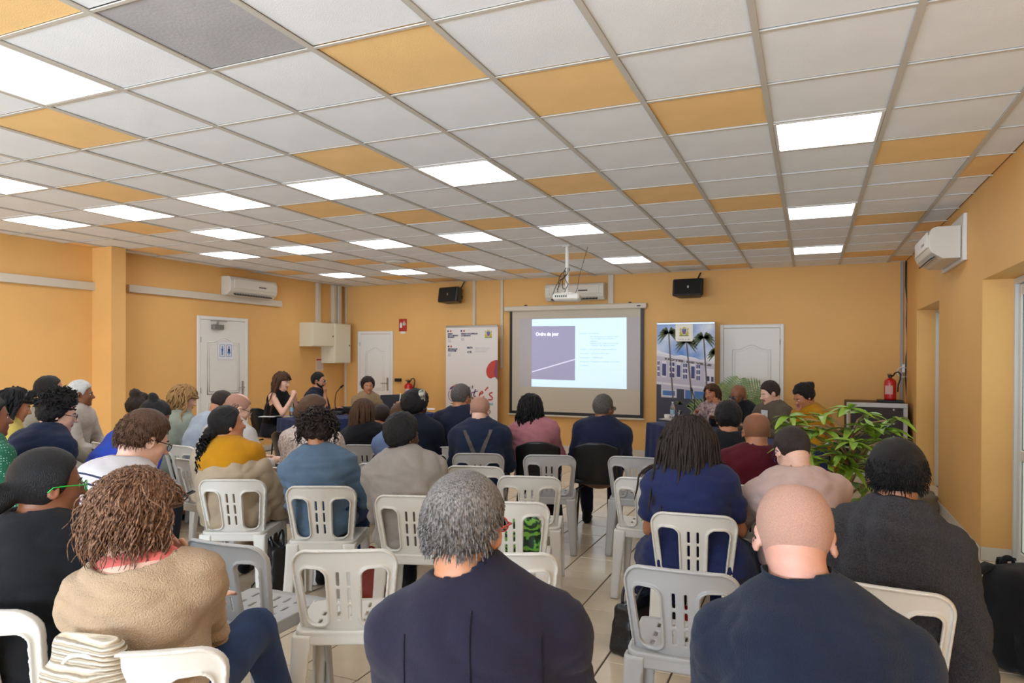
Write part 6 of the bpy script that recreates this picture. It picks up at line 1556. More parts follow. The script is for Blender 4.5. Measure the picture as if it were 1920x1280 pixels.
# --- right panel
person('woman with shoulder-length light brown hair in a floral blouse, hand at her cheek, right panel', 1335, 716, 9.0, rz=150, hyaw=4, hpitch=4, hroll=6, w=.96, sk='tan', near=1, lean=10, female=True, hair=dict(st='long', c='brown', c2=(150, 108, 74), vol=(.016, .016, .014), line='cover', locks=[dict(n=130, m=14, len=.26, curl=.006, freq=2, th=.009, grav=.75, jit=.1, seed=5)]),
       top=dict(m=mat('floral_blouse', (196, 176, 172), .8, .2, 100, .6, 26, col2=(98, 56, 66)), t=.018, name='blouse'), hands=('cheek', (.05, .36, .84)), handspec={0: dict(d=(.1, .1, 1), n=(.6, -.5, 0), curl=1.1)}, headtop=.13, kchair='b', chair_grp='chairs of the panel')
person('bald dark-skinned man with glasses in a black jacket, reading, right panel', 1385, 718, 8.1, rz=140, hyaw=-8, hpitch=22, w=1.1, sk='brown', near=1, lean=14, hair=None, beard='saltpepper', top=shirt('black_jacket', (24, 24, 28), t=.024, collar=.4), glasses=gfr('frame_black', (20, 20, 24)), hands=((-.12, .42, .84), (.14, .42, .84)), kchair='b', chair_grp='chairs of the panel')
def tie(c):
    q = c['N'] + c['fw'] * .118 - c['up'] * .03; P = [q + c['up'] * (-.30 * t) + c['fw'] * (.03 * math.sin(t * 2)) for t in np.linspace(0, 1, 8)]
    V = []
    for i, p in enumerate(P): ww = .05 - .012 * i / 8; V += [p - c['rt'] * ww, p + c['rt'] * ww]
    mesh_obj('shirt_front', V, [(2 * i, 2 * i + 1, 2 * i + 3, 2 * i + 2) for i in range(7)], M_shirtw, c['body']); shirt_collar(M_shirtw, .006, .55)(c)
person('young man with dark hair in a grey-brown blazer over a white shirt, looking down, right panel', 1444, 712, 7.25, rz=134, hyaw=-14, hpitch=18, w=1.04, sk='fair', near=1, lean=12, hair=SHORT('dark', (.018, .010, .008)), top=dict(m=F('taupe_blazer', (104, 92, 76)), t=.024, collar=.25, name='blazer'), extra=tie, hands=((-.12, .42, .84), (.14, .42, .84)), kchair='b', chair_grp='chairs of the panel')
person('woman with dark pinned-up hair in a mustard top hiding her face behind her hand, right panel', 1508, 716, 6.75, rz=126, hyaw=-8, hpitch=30, w=1.04, sk='tan', near=1, lean=16, hunch=.05, female=True, hair=dict(st='bun', c='black', vol=(.020, .018, .014), line='full', noise=.006, nf=80, blobs=[((0, -.10, .06), (.045, .05, .045))]), top=shirt('mustard_top', (196, 136, 20), t=.020), hands=((-.05, .36, .84), 'face'), handspec={1: dict(d=(-.2, -.05, 1), n=(0, -1, 0), curl=.5)}, extra=earring(.014), kchair='b', chair_grp='chairs of the panel')
for r in report: print('PERSON', r)
print('people done', time.time() - T0)

# ================================================================== empty chairs
GA = 'empty chairs between the audience'
def ec(u_, v_, rz, lab, kind='w', grey=False, g=GA, zt=None):
    x, y = chair_at(u_, v_, rz, zt or (.79 if kind == 'w' else .80), -.262 if kind == 'w' else -.33); put_chair(x, y, rz, lab, g, kind, grey)
ec(645, 1033, 27, 'empty white plastic chair beside the crossed jeans legs, left of the purple-navy jacket')
ec(1277, 1065, 3, 'empty light grey plastic chair left of the bald man in the navy sweater', grey=True)
ec(412, 1021, 2, 'empty light grey plastic chair just right of the woman with chestnut curls', grey=True)
ec(950, 1036, 22, 'empty white chair, only its top showing right of the grey-haired man')
ec(958, 940, 18, 'empty white chair with the green patterned bag on its seat')
ec(993, 892, 17, 'empty white chair at the aisle, one row behind the patterned bag')
ec(890, 874, 16, 'empty white chair behind the suspenders man, left of the aisle')
ec(1031, 852, 17, 'empty grey chair at the aisle behind the pink blazer', grey=True)
ec(1212, 894, 5, 'empty white chair at the aisle, left of the woman in the navy dress')
ec(1190, 854, 6, 'empty grey chair at the aisle behind the first right row', grey=True)
ec(527, 815, -6, 'empty black shell chair in front of the left panel table', 'b', g='black shell chairs', zt=.83)
ec(352, 826, -6, 'empty grey plastic chair left of the black shell chair, behind the striped man', grey=True)
ec(380, 829, 0, 'empty grey plastic chair behind the white shirt, left rows', grey=True)
ec(190, 848, -10, 'empty grey chair behind the man in the striped shirt', grey=True)
ec(168, 816, -25, 'empty grey chair between the navy fleece and the bright blue top', grey=True)
ec(718, 871, 12, 'empty white chair half hidden by the woman in the grey-beige polo')

# ================================================================== things lying about
M_leather = mat('black_leather', (20, 20, 22), .38, .25, 60)
def sdf_obj(name, fn, lo, hi, h, m, loc=(0, 0, 0), rz=0, wobble=0, parent=None, f=40):
    G = grid_for(np.array(lo) - h * 2, np.array(hi) + h * 2, h); G.add(fn, lo, hi, 0); V, Q = G.net()
    if wobble: V = V + vnormals(V, Q) * (wob(V, f, seed=4) * wobble)[:, None]
    return mesh_obj(name, V, Q, m, parent, smooth=True, loc=loc, rz=rz)
def box3(x, y, z, hx, hy, hz, r):
    qx, qy, qz = np.abs(x) - hx + r, np.abs(y) - hy + r, np.abs(z) - hz + r
    return np.sqrt(np.maximum(qx, 0) ** 2 + np.maximum(qy, 0) ** 2 + np.maximum(qz, 0) ** 2) + np.minimum(np.maximum(np.maximum(qx, qy), qz), 0) - r
def handbag(loc, rz, lab, m, s=(.15, .06, .14), tote=False, metal=True, gold=None):
    t = empty('handbag', loc, R_(rz)); tag(t, lab, 'bag'); hx, hy, hz = s
    sdf_obj('body', lambda X, Y, Z: box3(X * (1 + .5 * (Z - hz)), Y * (1 + 1.6 * (Z - hz)), Z - hz, hx, hy, hz, .03), (-hx * 1.2, -hy * 1.5, -.01), (hx * 1.2, hy * 1.5, 2 * hz + .02), .008, m, parent=t, wobble=.006)
    for sy in (-1, 1):
        mb = MB(); P = [(hx * .55 * math.cos(a), sy * hy * .5 * (1 + .5 * math.sin(a)), 2 * hz - .02 + (.13 if tote else .10) * math.sin(a)) for a in np.linspace(0, math.pi, 14)]; mb.tube(P, .008, 7); mb.build('handle', m, t, smooth=True)
    mb = MB(); P = [(hx * (1 - 2 * s_), -hy - .04 - .05 * math.sin(3.14 * s_), .012 + .02 * abs(.5 - s_)) for s_ in np.linspace(0, 1, 12)]; P = [(hx, -hy, hz * 1.6), (hx * 1.1, -hy - .02, hz * .5)] + P + [(-hx * 1.1, -hy - .02, hz * .5), (-hx, -hy, hz * 1.6)]; mb.tube(P, .006, 6); mb.build('strap', m, t, smooth=True)
    mb = MB(); mb.box(-hx * .8, hx * .8, -.004, .004, 2 * hz - .012, 2 * hz + .002); mb.build('zip', M_metal, t)
    if gold: mb = MB(); mb.box(-hx * .9 - .006, -hx * .9 + .006, -hy - .006, -hy, hz * .7, hz * 1.3, bev=.002); mb.tube([(-hx * .9 + .018 * math.cos(a), -hy - .006, hz * .6 + .018 * math.sin(a)) for a in np.linspace(0, 6.28, 13)[:-1]], .003, 5, closed=True); mb.build('buckle', mat('gold', (214, 170, 90), .25, metal=1), t)
    return t
q = atz(520, 1100, .02); handbag((q[0], q[1], .0), -35, 'black leather handbag standing on the floor beside the beige woman\'s sandal', M_leather, (.13, .06, .15), gold=True)
q = atz(1178, 1208, .02); handbag((q[0] + .05, q[1] + .04, .0), 70, 'black leather handbag with a gold clasp beside the light grey chair at the aisle', M_leather, (.15, .07, .13), gold=True)
q = atz(690, 1118, .02); handbag((q[0], q[1] + .03, .0), 20, 'rust red shopping bag on the floor, seen through the white chair back', mat('rust_bag', (138, 40, 18), .6, .3, 40), (.10, .07, .10), tote=True)
# green patterned bag on the empty white chair's seat
mg, Ng, Lg, pg = newmat('green_scroll_pattern'); w_ = Ng.new('ShaderNodeTexWave'); w_.wave_type = 'RINGS'; w_.inputs['Scale'].default_value = 9; w_.inputs['Distortion'].default_value = 9; w_.inputs['Detail Scale'].default_value = 1.6
tcg = Ng.new('ShaderNodeTexCoord'); Lg.new(tcg.outputs['Object'], w_.inputs[0]); rg = Ng.new('ShaderNodeValToRGB'); Lg.new(w_.outputs[0], rg.inputs[0]); e_ = rg.color_ramp.elements; e_[0].color = srgb((8, 44, 20)); e_[0].position = .3; e_[1].color = srgb((120, 176, 60)); e_[1].position = .75; x_ = e_.new(.5); x_.color = srgb((24, 112, 48)); Lg.new(rg.outputs[0], pg.inputs['Base Color'])
x, y = chair_at(958, 940, 18); t = empty('shopping_bag', (x + .05, y + .0, .455), R_(18)); tag(t, 'green patterned cloth bag standing on an empty white chair seat', 'bag')
sdf_obj('body', lambda X, Y, Z: box3(X * (1 + 1.2 * Z), Y * (1 + 1.0 * Z), Z - .10, .12, .07, .10, .045), (-.17, -.11, 0), (.17, .11, .22), .008, mg, parent=t, wobble=.008)
mb = MB(); mb.tube([(.05 * math.cos(a), 0, .18 + .06 * math.sin(a)) for a in np.linspace(0, math.pi, 10)], .008, 6); mb.build('handle', mg, t, smooth=True)
# backpack, bottom right corner
q = atz(1905, 1235, .02); t = empty('backpack', (q[0] + .02, q[1] + .02, 0), R_(35)); tag(t, 'black backpack standing on the floor in the bottom right corner', 'backpack')
M_nylon = fabric('black_nylon', (22, 22, 24), bump=.5, scale=400, rough=.7)
sdf_obj('body', lambda X, Y, Z: box3(X * (1 + .25 * Z), Y + .04 * np.abs(Z - .25), Z - .26, .17, .12, .255, .09), (-.20, -.17, 0), (.20, .17, .53), .011, M_nylon, parent=t, wobble=.008, f=22)
sdf_obj('front_pocket', lambda X, Y, Z: box3(X, Y + .12, Z - .15, .13, .05, .13, .04), (-.15, -.19, 0), (.15, -.05, .29), .010, M_nylon, parent=t, wobble=.005)
for sx in (-1, 1):
    mb = MB(); P = [(sx * .07, .10, .50), (sx * .09, .17, .49), (sx * .13, .20, .38), (sx * .15, .20, .25), (sx * .16, .16, .12), (sx * .15, .11, .05)] if sx > 0 else [(-.10, .06, .50), (-.20, .06, .46), (-.27, .03, .36), (-.33, .0, .22), (-.34, -.02, .12), (-.42, -.02, .02)]
    P = np.array(P); tt = np.linspace(0, 5, 22); P = np.stack([np.interp(tt, range(6), P[:, k]) for k in range(3)], 1); V = []
    wd = np.where(tt < 3.4, .032, .014)
    for p_, w0 in zip(P, wd): V += [p_ + [0, w0, 0], p_ - [0, w0, 0]] if sx < 0 else [p_ + [w0, 0, 0], p_ - [w0, 0, 0]]
    o = mesh_obj('shoulder_strap', V, [(2 * i, 2 * i + 1, 2 * i + 3, 2 * i + 2) for i in range(21)], M_nylon, t, smooth=True); md = o.modifiers.new('t', 'SOLIDIFY'); md.thickness = .014
mb = MB(); mb.tube([(.04 * math.cos(a), .06, .50 + .04 * math.sin(a)) for a in np.linspace(0, math.pi, 10)], .009, 6); mb.build('grab_handle', M_nylon, t, smooth=True)
mb = MB(); mb.box(-.11, -.104, -.178, -.172, .16, .26); mb.box(-.115, -.10, -.182, -.176, .26, .285, bev=.002); mb.build('zip_pull', mat('orange_pull', (150, 66, 34), .5), t)
mb = MB(); mb.tube([(-.10, -.16, .05), (-.14, -.20, .02), (-.22, -.22, .012), (-.15, -.26, .012), (.0, -.25, .012)], .004, 5); mb.build('cord', M_black, t)
# knitted coat over the chair of the chestnut-haired woman
mk, Nk, Lk, pk = newmat('chunky_knit'); pk.inputs['Roughness'].default_value = .95; wv = Nk.new('ShaderNodeTexWave'); wv.inputs['Scale'].default_value = 22; wv.inputs['Distortion'].default_value = 1.4; wv.bands_direction = 'Z'; wv.inputs['Detail'].default_value = 2
tck = Nk.new('ShaderNodeTexCoord'); Lk.new(tck.outputs['Object'], wv.inputs[0]); rk = Nk.new('ShaderNodeValToRGB'); Lk.new(wv.outputs[0], rk.inputs[0]); rk.color_ramp.elements[0].color = srgb((186, 166, 140)); rk.color_ramp.elements[1].color = srgb((226, 212, 190)); rk.color_ramp.elements[0].position = .1; rk.color_ramp.elements[1].position = .55; Lk.new(rk.outputs[0], pk.inputs['Base Color'])
bk = Nk.new('ShaderNodeBump'); bk.inputs['Strength'].default_value = 1; bk.inputs['Distance'].default_value = .012; Lk.new(wv.outputs[0], bk.inputs['Height']); Lk.new(bk.outputs[0], pk.inputs['Normal'])
cx, cy = chair_at(262, 1226, 4)
def coat(X, Y, Z):
    s_ = X + .14
    ys = -.185 - (Z - .44) * .25
    d = box3(X + .145, Y - ys + .012, Z - .60, .115, .040, .225, .038)
    d = smin(d, box3(X + .16, Y - ys + .055, Z - .52, .10, .035, .22, .03), .03)
    return d
o = sdf_obj('knitted_coat', coat, (-.30, -.40, .30), (-.01, -.12, .85), .009, mk, loc=(cx, cy, 0), rz=R_(4), wobble=.010, f=26); tag(o, 'chunky cream knitted coat draped over the chair back in the bottom left', 'coat')
# black jacket over the chair of the man in pink
cx, cy = chair_at(1556, 962, 4)
def jk(X, Y, Z):
    ys = -.185 - (Z - .44) * .25
    return box3(X, Y - ys + .01, Z - .64, .225, .034, .17, .033)
o = sdf_obj('jacket', jk, (-.25, -.36, .44), (.25, -.14, .84), .010, F('black_padded', (26, 24, 26), bump=.3), loc=(cx, cy, 0), rz=R_(4), wobble=.006); tag(o, 'black jacket hung over the chair back of the man in the pale pink t-shirt', 'jacket')
# yellow pad on the lap of the man in pink, folder with green back on the lap, papers
def paper(u_, v_, z, rz, lab, m, w=.21, h=.297, tilt=0, cat='paper', th=.004, name='paper_sheet'):
    q = atz(u_, v_, z); mb = MB(); mb.box(-w / 2, w / 2, -h / 2, h / 2, 0, th, bev=.001); o = mb.build(name, m, loc=tuple(q)); o.rotation_euler = (R_(tilt), 0, R_(rz)); tag(o, lab, cat); return o
TZ = .750
paper(508, 784, TZ, 20, 'white sheets on the left panel table in front of the woman in black', M_pap); paper(548, 783, TZ, -10, 'second stack of white sheets on the left panel table by the glass', M_pap)
paper(798, 768, TZ, 30, 'white sheet at the far right end of the left panel table', M_pap, .3, .3)
paper(1262, 784, TZ, -40, 'white sheets on the right panel table beside the coffee cup', M_pap, .3, .22); paper(1296, 782, TZ, -50, 'second white sheet on the right panel table in front of the floral blouse', M_pap)
paper(1442, 812, TZ, -40, 'pale yellow folder on the right panel table', M_yp, .24, .32, th=.01); paper(1400, 800, TZ, -30, 'white sheets on the right table before the bald man', M_pap)
# table ware
def onT(u_, v_, z=TZ): return atz(u_, v_, z)
def mic(u_, v_, rz, lab):
    q = onT(u_, v_); t = empty('gooseneck_microphone', tuple(q), R_(rz)); tag(t, lab, 'microphone', 'microphones on the panel tables')
    mb = MB(); mb.box(-.06, .06, -.08, .08, 0, .045, bev=.012); mb.build('base', M_black, t)
    P = [(0, .05, .04), (0, .06, .18), (0, .04, .30), (0, -.03, .38)]; P = np.array(P); tt = np.linspace(0, 3, 14); P = np.stack([np.interp(tt, range(4), P[:, k]) for k in range(3)], 1)
    mb = MB(); mb.tube(P, .006, 7); mb.build('gooseneck', M_black, t, smooth=True); mb = MB(); mb.cyl((0, -.03, .375), (0, -.07, .41), .014, n=12); mb.build('mic_head', M_black, t, smooth=True)
mic(636, 779, 100, 'black gooseneck microphone in front of the bearded man at the left table'); mic(1300, 783, 210, 'black gooseneck microphone in front of the floral blouse'); mic(1392, 795, 200, 'black gooseneck microphone in front of the bald man in black, right table')
def cup(u_, v_, lab):
    q = onT(u_, v_); t = empty('coffee_cup', tuple(q)); tag(t, lab, 'cup'); mb = MB(); mb.lathe([(.001, .004), (.03, .004), (.036, .03), (.04, .07), (.037, .07), (.032, .03), (.001, .012)], n=20); mb.build('cup', M_white, t, smooth=True)
    mb = MB(); mb.lathe([(.001, 0), (.06, .004), (.07, .012), (.066, .012), (.001, .005)], n=20); mb.build('saucer', M_white, t, smooth=True); mb = MB(); mb.tube([(.036 + .018 * math.sin(a), 0, .04 + .02 * math.cos(a)) for a in np.linspace(0, 3.14, 8)], .004, 6); mb.build('handle', M_white, t)
cup(1252, 784, 'small white coffee cup on the left end of the right panel table')
M_clear = mat('clear_glass', (235, 240, 240), .03, trans=1.0)
def bottle(u_, v_, lab, h=.22, r=.032, cap=M_white):
    q = onT(u_, v_); t = empty('water_bottle', tuple(q)); tag(t, lab, 'bottle', 'water bottles and glasses on the panel tables'); mb = MB(); mb.lathe([(.001, 0), (r, .003), (r, h * .62), (r * .9, h * .74), (r * .4, h * .9), (r * .4, h * .96)], n=18); mb.build('body', M_clear, t, smooth=True)
    mb = MB(); mb.cyl((0, 0, h * .95), (0, 0, h * 1.02), r * .45, n=12); mb.build('cap', cap, t); mb = MB(); mb.lathe([(r * 1.01, h * .3), (r * 1.01, h * .55)], n=18); mb.build('label', mat('bottle_label', (150, 180, 200), .5), t)
bottle(1262, 782, 'clear water bottle beside the coffee cup on the right table'); bottle(548, 784, 'clear water bottle at the left panel table by the woman in black')
for uu, lab in ((556, 'drinking glass on the left panel table beside the tablet'), (1274, 'drinking glass right of the coffee cup on the right table')):
    q = onT(uu, 785); mb = MB(); mb.lathe([(.001, 0), (.03, .002), (.034, .13), (.031, .13), (.027, .01), (.001, .008)], n=18); o = mb.build('drinking_glass', M_clear, smooth=True, loc=tuple(q)); tag(o, lab, 'glass')
# tablet on stand, laptop, black bag on the left table
q = onT(552, 780); t = empty('tablet', tuple(q), R_(-20)); tag(t, 'black tablet standing tilted on the left table before the woman in black', 'tablet')
M = Matrix.Rotation(R_(-22), 4, 'X'); mb = MB(); mb.box(-.13, .13, -.004, .004, .005, .19, M=M, bev=.003); mb.build('slab', M_black, t); mb = MB(); mb.box(-.05, .05, -.005, .10, 0, .006); mb.build('stand', M_metal, t)
q = onT(728, 772); t = empty('laptop', tuple(q), R_(55)); tag(t, 'open grey laptop in front of the woman with short curls, left panel', 'laptop')
mb = MB(); mb.box(-.18, .18, -.12, .12, 0, .018, bev=.004); mb.build('keyboard_base', M_metal, t); M = Matrix.Translation((0, -.12, .018)) @ Matrix.Rotation(R_(12), 4, 'X'); mb = MB(); mb.box(-.18, .18, -.004, .004, 0, .24, M=M, bev=.003); mb.build('lid', mat('laptop_grey', (92, 94, 98), .4, metal=.5), t)
q = onT(650, 778); o = sdf_obj('black_pouch', lambda X, Y, Z: box3(X, Y, Z - .05, .15, .09, .05, .045), (-.16, -.1, 0), (.16, .1, .11), .01, M_nylon, loc=tuple(q), wobble=.006); tag(o, 'soft black pouch lying on the left table behind the microphone', 'pouch')

# ================================================================== plants
M_leaf = mat('plant_leaf', (150, 176, 56), .4, var=.35, vscale=8, col2=(92, 134, 36)); M_palmf = mat('palm_leaf', (140, 156, 92), .5, var=.25, vscale=10, col2=(92, 120, 62)); M_stem = mat('plant_stem', (150, 120, 84), .7); M_pot = mat('clay_pot', (176, 132, 92), .8, var=.2); M_soil = mat('soil', (48, 34, 26), .95)
def leaf_mesh(L, wd, droop, n=5):
    V = []
    for i in range(n + 1):
        s_ = i / n; w0 = wd * math.sin(math.pi * min(.98, s_ * .86 + .10)) ** .8; z = -droop * s_ * s_ * L; x = L * s_
        V += [(x, -w0, z + w0 * .35), (x, 0, z), (x, w0, z + w0 * .35)]
    Fc = []
    for i in range(n): a = 3 * i; Fc += [(a, a + 3, a + 4, a + 1), (a + 1, a + 4, a + 5, a + 2)]
    me = bpy.data.meshes.new('leaf'); me.from_pydata(V, [], Fc); me.materials.append(M_leaf); me.polygons.foreach_set('use_smooth', [True] * len(Fc)); return me
r = random.Random(11)
bx = at(1592, 700, 4.05); base = np.array([bx[0], bx[1], 0.0])
t = empty('potted_plant', tuple(base)); tag(t, 'tall potted schefflera with bright green fingered leaves in front of the flight case', 'plant')
mb = MB(); mb.lathe([(.001, .0), (.11, .0), (.15, .26), (.165, .27), (.165, .31), (.145, .31), (.14, .27), (.001, .265)], n=28); mb.build('pot', M_pot, t, smooth=True); mb = MB(); mb.lathe([(.001, .272), (.138, .27)], n=20); mb.build('soil', M_soil, t)
trunk = [np.array(p) for p in ((0, 0, .26), (.015, .01, .5), (-.02, .02, .72), (.02, 0, .92), (.01, .02, 1.08))]
mb = MB(); mb.tube(trunk, [.018, .017, .016, .013, .008], 8); mb.build('trunk', M_stem, t, smooth=True)
leafs = [leaf_mesh(.115, .019, .35), leaf_mesh(.095, .016, .2), leaf_mesh(.13, .020, .6)]; nl = 0
fw_ = np.array([-math.sin(YAW), math.cos(YAW), 0]); rg_ = np.array([math.cos(YAW), math.sin(YAW), 0])
tips = []
for (dr, df, z) in ((-.30, .0, 1.04), (-.22, .08, 1.12), (-.16, -.10, .95), (-.10, .12, 1.20), (0, 0, 1.26), (.06, -.08, 1.16), (.12, .05, 1.22), (.19, -.03, 1.14), (.24, .06, 1.04), (-.26, .05, .90), (-.12, .1, .84), (.10, -.12, .98), (.16, .10, .92), (.0, .14, 1.04), (-.33, .04, 1.15), (-.05, -.16, 1.08), (.05, .1, .80),
                    (-.2, -.08, .78), (.09, -.06, .72), (.25, -.04, 1.20), (-.27, -.06, .98), (-.02, -.05, .92), (-.2, 0, 1.02), (.03, .02, 1.13), (.14, -.1, 1.08), (-.3, .1, 1.2), (-.14, .02, 1.12), (.2, .0, .82), (-.08, .0, .70), (-.33, -.05, .86), (-.1, -.12, 1.0), (.05, .0, 1.02)):
    tips.append(rg_ * dr + fw_ * df + np.array([0, 0, z]))
for tip in tips:
    k = min(4, max(1, int((tip[2] - .45) / .17))); b = trunk[k] if k < 5 else trunk[4]
    mid = (b + tip) / 2 + np.array([0, 0, .04]); mb = MB(); mb.tube([b, mid, tip], [.008, .006, .004], 6); mb.build('branch', M_stem, t, smooth=True)
    n = r.randint(7, 9); a0 = r.uniform(0, 6.28)
    for i in range(n):
        if nl >= 295: break
        me = r.choice(leafs); o = bpy.data.objects.new('leaf', me); link(o, t); nl += 1
        o.location = tuple(tip); o.rotation_euler = (r.uniform(-.3, .3), r.uniform(-.55, .25), a0 + i * 6.283 / n + r.uniform(-.15, .15)); s_ = r.uniform(.9, 1.3); o.scale = (s_, s_, s_)
V = []; Fc = []
for i in range(110):
    tip = r.choice(tips) * 1.0 + np.array([r.uniform(-.08, .08), r.uniform(-.08, .08), r.uniform(-.12, .02)]); a = r.uniform(0, 6.28); L = r.uniform(.08, .14); d_ = np.array([math.cos(a), math.sin(a), -.3]); sd = np.array([-math.sin(a), math.cos(a), .2]) * .016
    n0 = len(V); V += [tip, tip + d_ * L * .5 + sd, tip + d_ * L, tip + d_ * L * .5 - sd]; Fc.append((n0, n0 + 1, n0 + 2, n0 + 3))
tag(mesh_obj('small_leaves', V, Fc, M_leaf, t), kind='stuff')
V = []; Fc = []
for i in range(120):    # grassy underplanting in the pot
    a = r.uniform(0, 6.28); rr = r.uniform(.02, .12); p0 = np.array([rr * math.cos(a), rr * math.sin(a), .27]); L = r.uniform(.12, .26); b = r.uniform(0, 6.28); o_ = np.array([math.cos(a + r.uniform(-.6, .6)), math.sin(a + r.uniform(-.6, .6)), 0]); sd = np.array([-o_[1], o_[0], 0]) * .006
    n0 = len(V); p1 = p0 + o_ * L * .35 + [0, 0, L * .8]; p2 = p0 + o_ * L * .9 + [0, 0, L * .75]; V += [p0 - sd, p0 + sd, p1 + sd, p1 - sd, p2]; Fc += [(n0, n0 + 1, n0 + 2, n0 + 3), (n0 + 3, n0 + 2, n0 + 4)]
tag(mesh_obj('spider_plant', V, Fc, M_leaf, t), kind='stuff')
# fan palm behind the right panel
bx = aty(1372, 780, YB - .65); t = empty('potted_palm', (float(bx[0]), float(bx[1]), 0)); tag(t, 'potted palm with fanned fronds behind the right panel, before the white door', 'plant')
mb = MB(); mb.lathe([(.001, .0), (.12, .0), (.16, .28), (.175, .29), (.175, .33), (.15, .33), (.145, .29), (.001, .285)], n=24); mb.build('pot', M_pot, t, smooth=True)
mb = MB(); mb.tube([(0, 0, .28), (.01, 0, .5), (0, .01, .75)], [.03, .025, .02], 8); mb.build('trunk', M_stem, t, smooth=True)
def frond(ang, L, rise, nl_=12, yaw=0):
    mb = MB(); P = []
    for s_ in np.linspace(0, 1, 10): P.append(np.array([math.cos(ang) * L * s_, math.sin(ang) * L * .4 * s_ - .05 * s_, .75 + rise * s_ - .25 * L * s_ * s_]))
    mb.tube(P, [.006 - .0045 * i / 9 for i in range(10)], 5)
    for i in range(nl_):
        s_ = .18 + .82 * i / nl_; p = P[0] * (1 - s_) + P[-1] * s_; p = np.array([np.interp(s_ * 9, range(10), [q_[k] for q_ in P]) for k in range(3)])
        tn = P[min(9, int(s_ * 9) + 1)] - P[int(s_ * 9)] if int(s_ * 9) < 9 else P[9] - P[8]; tn = tn / np.linalg.norm(tn)
        for sd in (-1, 1):
            up_ = np.cross(tn, [0, -1, .1]) * sd; d_ = tn * .55 + up_ * .8; d_ /= np.linalg.norm(d_); ll = .30 * math.sin(math.pi * (s_ * .8 + .12)); w0 = .013
            n_ = np.cross(d_, [0, 1, 0]) * w0; q1 = p + d_ * ll * .5; q2 = p + d_ * ll + [0, 0, -.03]; mb.add([p - n_ * .5, p + n_ * .5, q1 + n_, q1 - n_, q2], [(0, 1, 2, 3), (3, 2, 4)])
    return mb.build('frond', M_palmf, t)
for ang, L, rise in ((1.25, .35, .62), (.75, .55, .58), (.3, .62, .42), (2.1, .45, .50), (2.9, .6, .18), (.05, .55, .2)): frond(ang, L, rise)

# ================================================================== flight case, extinguisher, cables at the right corner
M_ply = mat('case_brown', (42, 26, 26), .5, .1, 90); M_alu = mat('case_aluminium', (176, 172, 166), .4, metal=.6)
p0 = aty(1588, 748, YB - .75); p1 = aty(1703, 744, YB - .75); x0, x1 = float(p0[0]), min(float(p1[0]), XR - .02); zt = float(p0[2]); y0, y1 = YB - .75, YB - .10
t = empty('flight_case', ((x0 + x1) / 2, y0, 0)); tag(t, 'tall dark brown flight case with aluminium edges in the right corner', 'case'); hw = (x1 - x0) / 2
mb = MB(); mb.box(-hw + .01, hw - .01, .01, y1 - y0 - .01, .02, zt - .01); mb.build('body', M_ply, t)
for bx_ in ((-hw, hw, 0, .01, zt - .06, zt), (-hw, hw, 0, .01, .0, .06), (-hw, -hw + .05, 0, .01, .06, zt - .06), (hw - .05, hw, 0, .01, .06, zt - .06), (-hw, hw, .01, y1 - y0, zt - .012, zt), (hw - .012, hw, .01, y1 - y0, 0, zt - .012), (-hw, -hw + .012, .01, y1 - y0, 0, zt - .012)):
    mb = MB(); mb.box(*bx_, bev=.003); mb.build('edge_profile', M_alu if bx_[2] == 0 else M_ply, t)
mb = MB(); mb.box(-.11, .11, -.018, .0, .28, .44, bev=.008); mb.build('handle_plate', M_alu, t); mb = MB(); mb.tube([(-.07, -.018, .36), (-.07, -.05, .36), (.07, -.05, .36), (.07, -.018, .36)], .008, 7); mb.build('handle', M_black, t)
for z in (.35, .55, .72, .9):
    for x in (hw * .55,):
        mb = MB(); mb.cyl((x, 0, z), (x, -.006, z), .012, n=10); mb.build('rivet', M_alu, t)
mb = MB(); mb.box(0, .30, -.12, .12, 0, .03, bev=.006); o = mb.build('stage_plate', M_black, loc=(x1 - .33, YB - .5, zt + .001)); tag(o, 'flat black plate lying on the flight case under the extinguisher', 'plate')
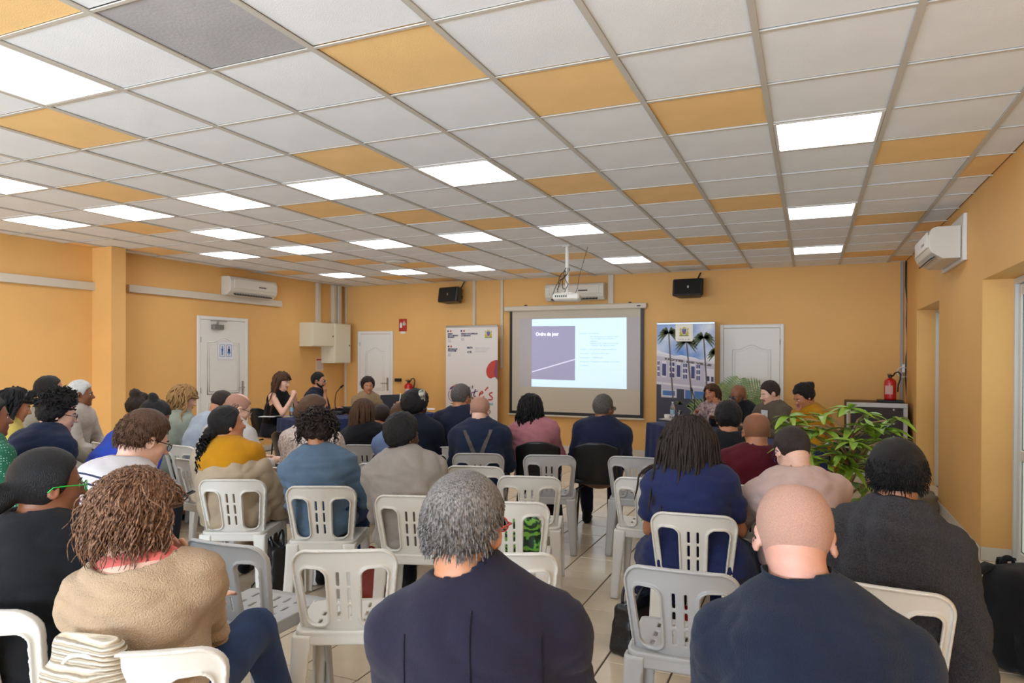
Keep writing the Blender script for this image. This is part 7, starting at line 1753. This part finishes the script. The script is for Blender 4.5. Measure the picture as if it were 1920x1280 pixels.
extinguisher((x1 - .18, YB - .52, zt + .032), 'large red fire extinguisher standing on the flight case in the right corner', .76, R_(-20))
q = aty(1697, 640, YB - .03)
mb = MB(); P = [(float(aty(u_, v_, YB - .05)[0]), YB - .05, float(aty(u_, v_, YB - .05)[2])) for u_, v_ in ((1697, 482), (1697, 530), (1700, 560), (1699, 600), (1702, 640), (1699, 665), (1698, 700), (1701, 735))]; mb.tube(P, .010, 6); o = mb.build('hanging_cable', M_black, smooth=True); tag(o, 'black cable hanging down the right rear corner from ceiling to flight case', 'cable')
q = aty(1699, 684, YB - .02); mb = MB(); mb.box(-.05, .05, -.04, 0, -.06, .06, bev=.01); mb.tube([(-.04 + .07 * math.cos(a), -.05, -.05 + .07 * math.sin(a)) for a in np.linspace(0, 6.28, 14)[:-1]], .008, 5, closed=True); o = mb.build('wall_socket', M_white, loc=(float(q[0]), YB - .002, float(q[2]))); tag(o, 'white wall socket with a looped lead above the extinguisher on the case', 'socket')
# rolled bundle on the floor by the right wall
q = atz(1742, 952, .0)
o = sdf_obj('floor_bundle', lambda X, Y, Z: smin(box3(X, Y, Z - .09, .13, .12, .09, .05), f_cap(X, Y, Z, np.array([-.08, 0, .16]), np.array([.09, .02, .17]), .045, .05), .04), (-.2, -.2, 0), (.2, .2, .25), .01, fabric('ecru_cloth', (150, 138, 116), bump=.6), loc=(min(q[0], XR - .17), q[1], 0), rz=.4, wobble=.012, f=40); tag(o, 'crumpled ecru cloth bag on the floor by the right wall', 'bag')
# red roll with cardboard core seen through the light grey chair
q = atz(1322, 1165, .10); t = empty('red_roll', tuple(q), R_(60)); tag(t, 'red roll with a cardboard core under the chair of the woman in navy', 'roll'); mb = MB(); mb.cyl((0, -.14, 0), (0, .14, 0), .06, n=20); mb.build('roll', mat('red_roll', (170, 14, 18), .5), t, smooth=False); mb = MB(); mb.cyl((0, -.145, 0), (0, -.139, 0), .03, n=16); mb.build('core', mat('cardboard', (168, 128, 82), .8), t)
print('all done', time.time() - T0, 'objects', len(bpy.data.objects))
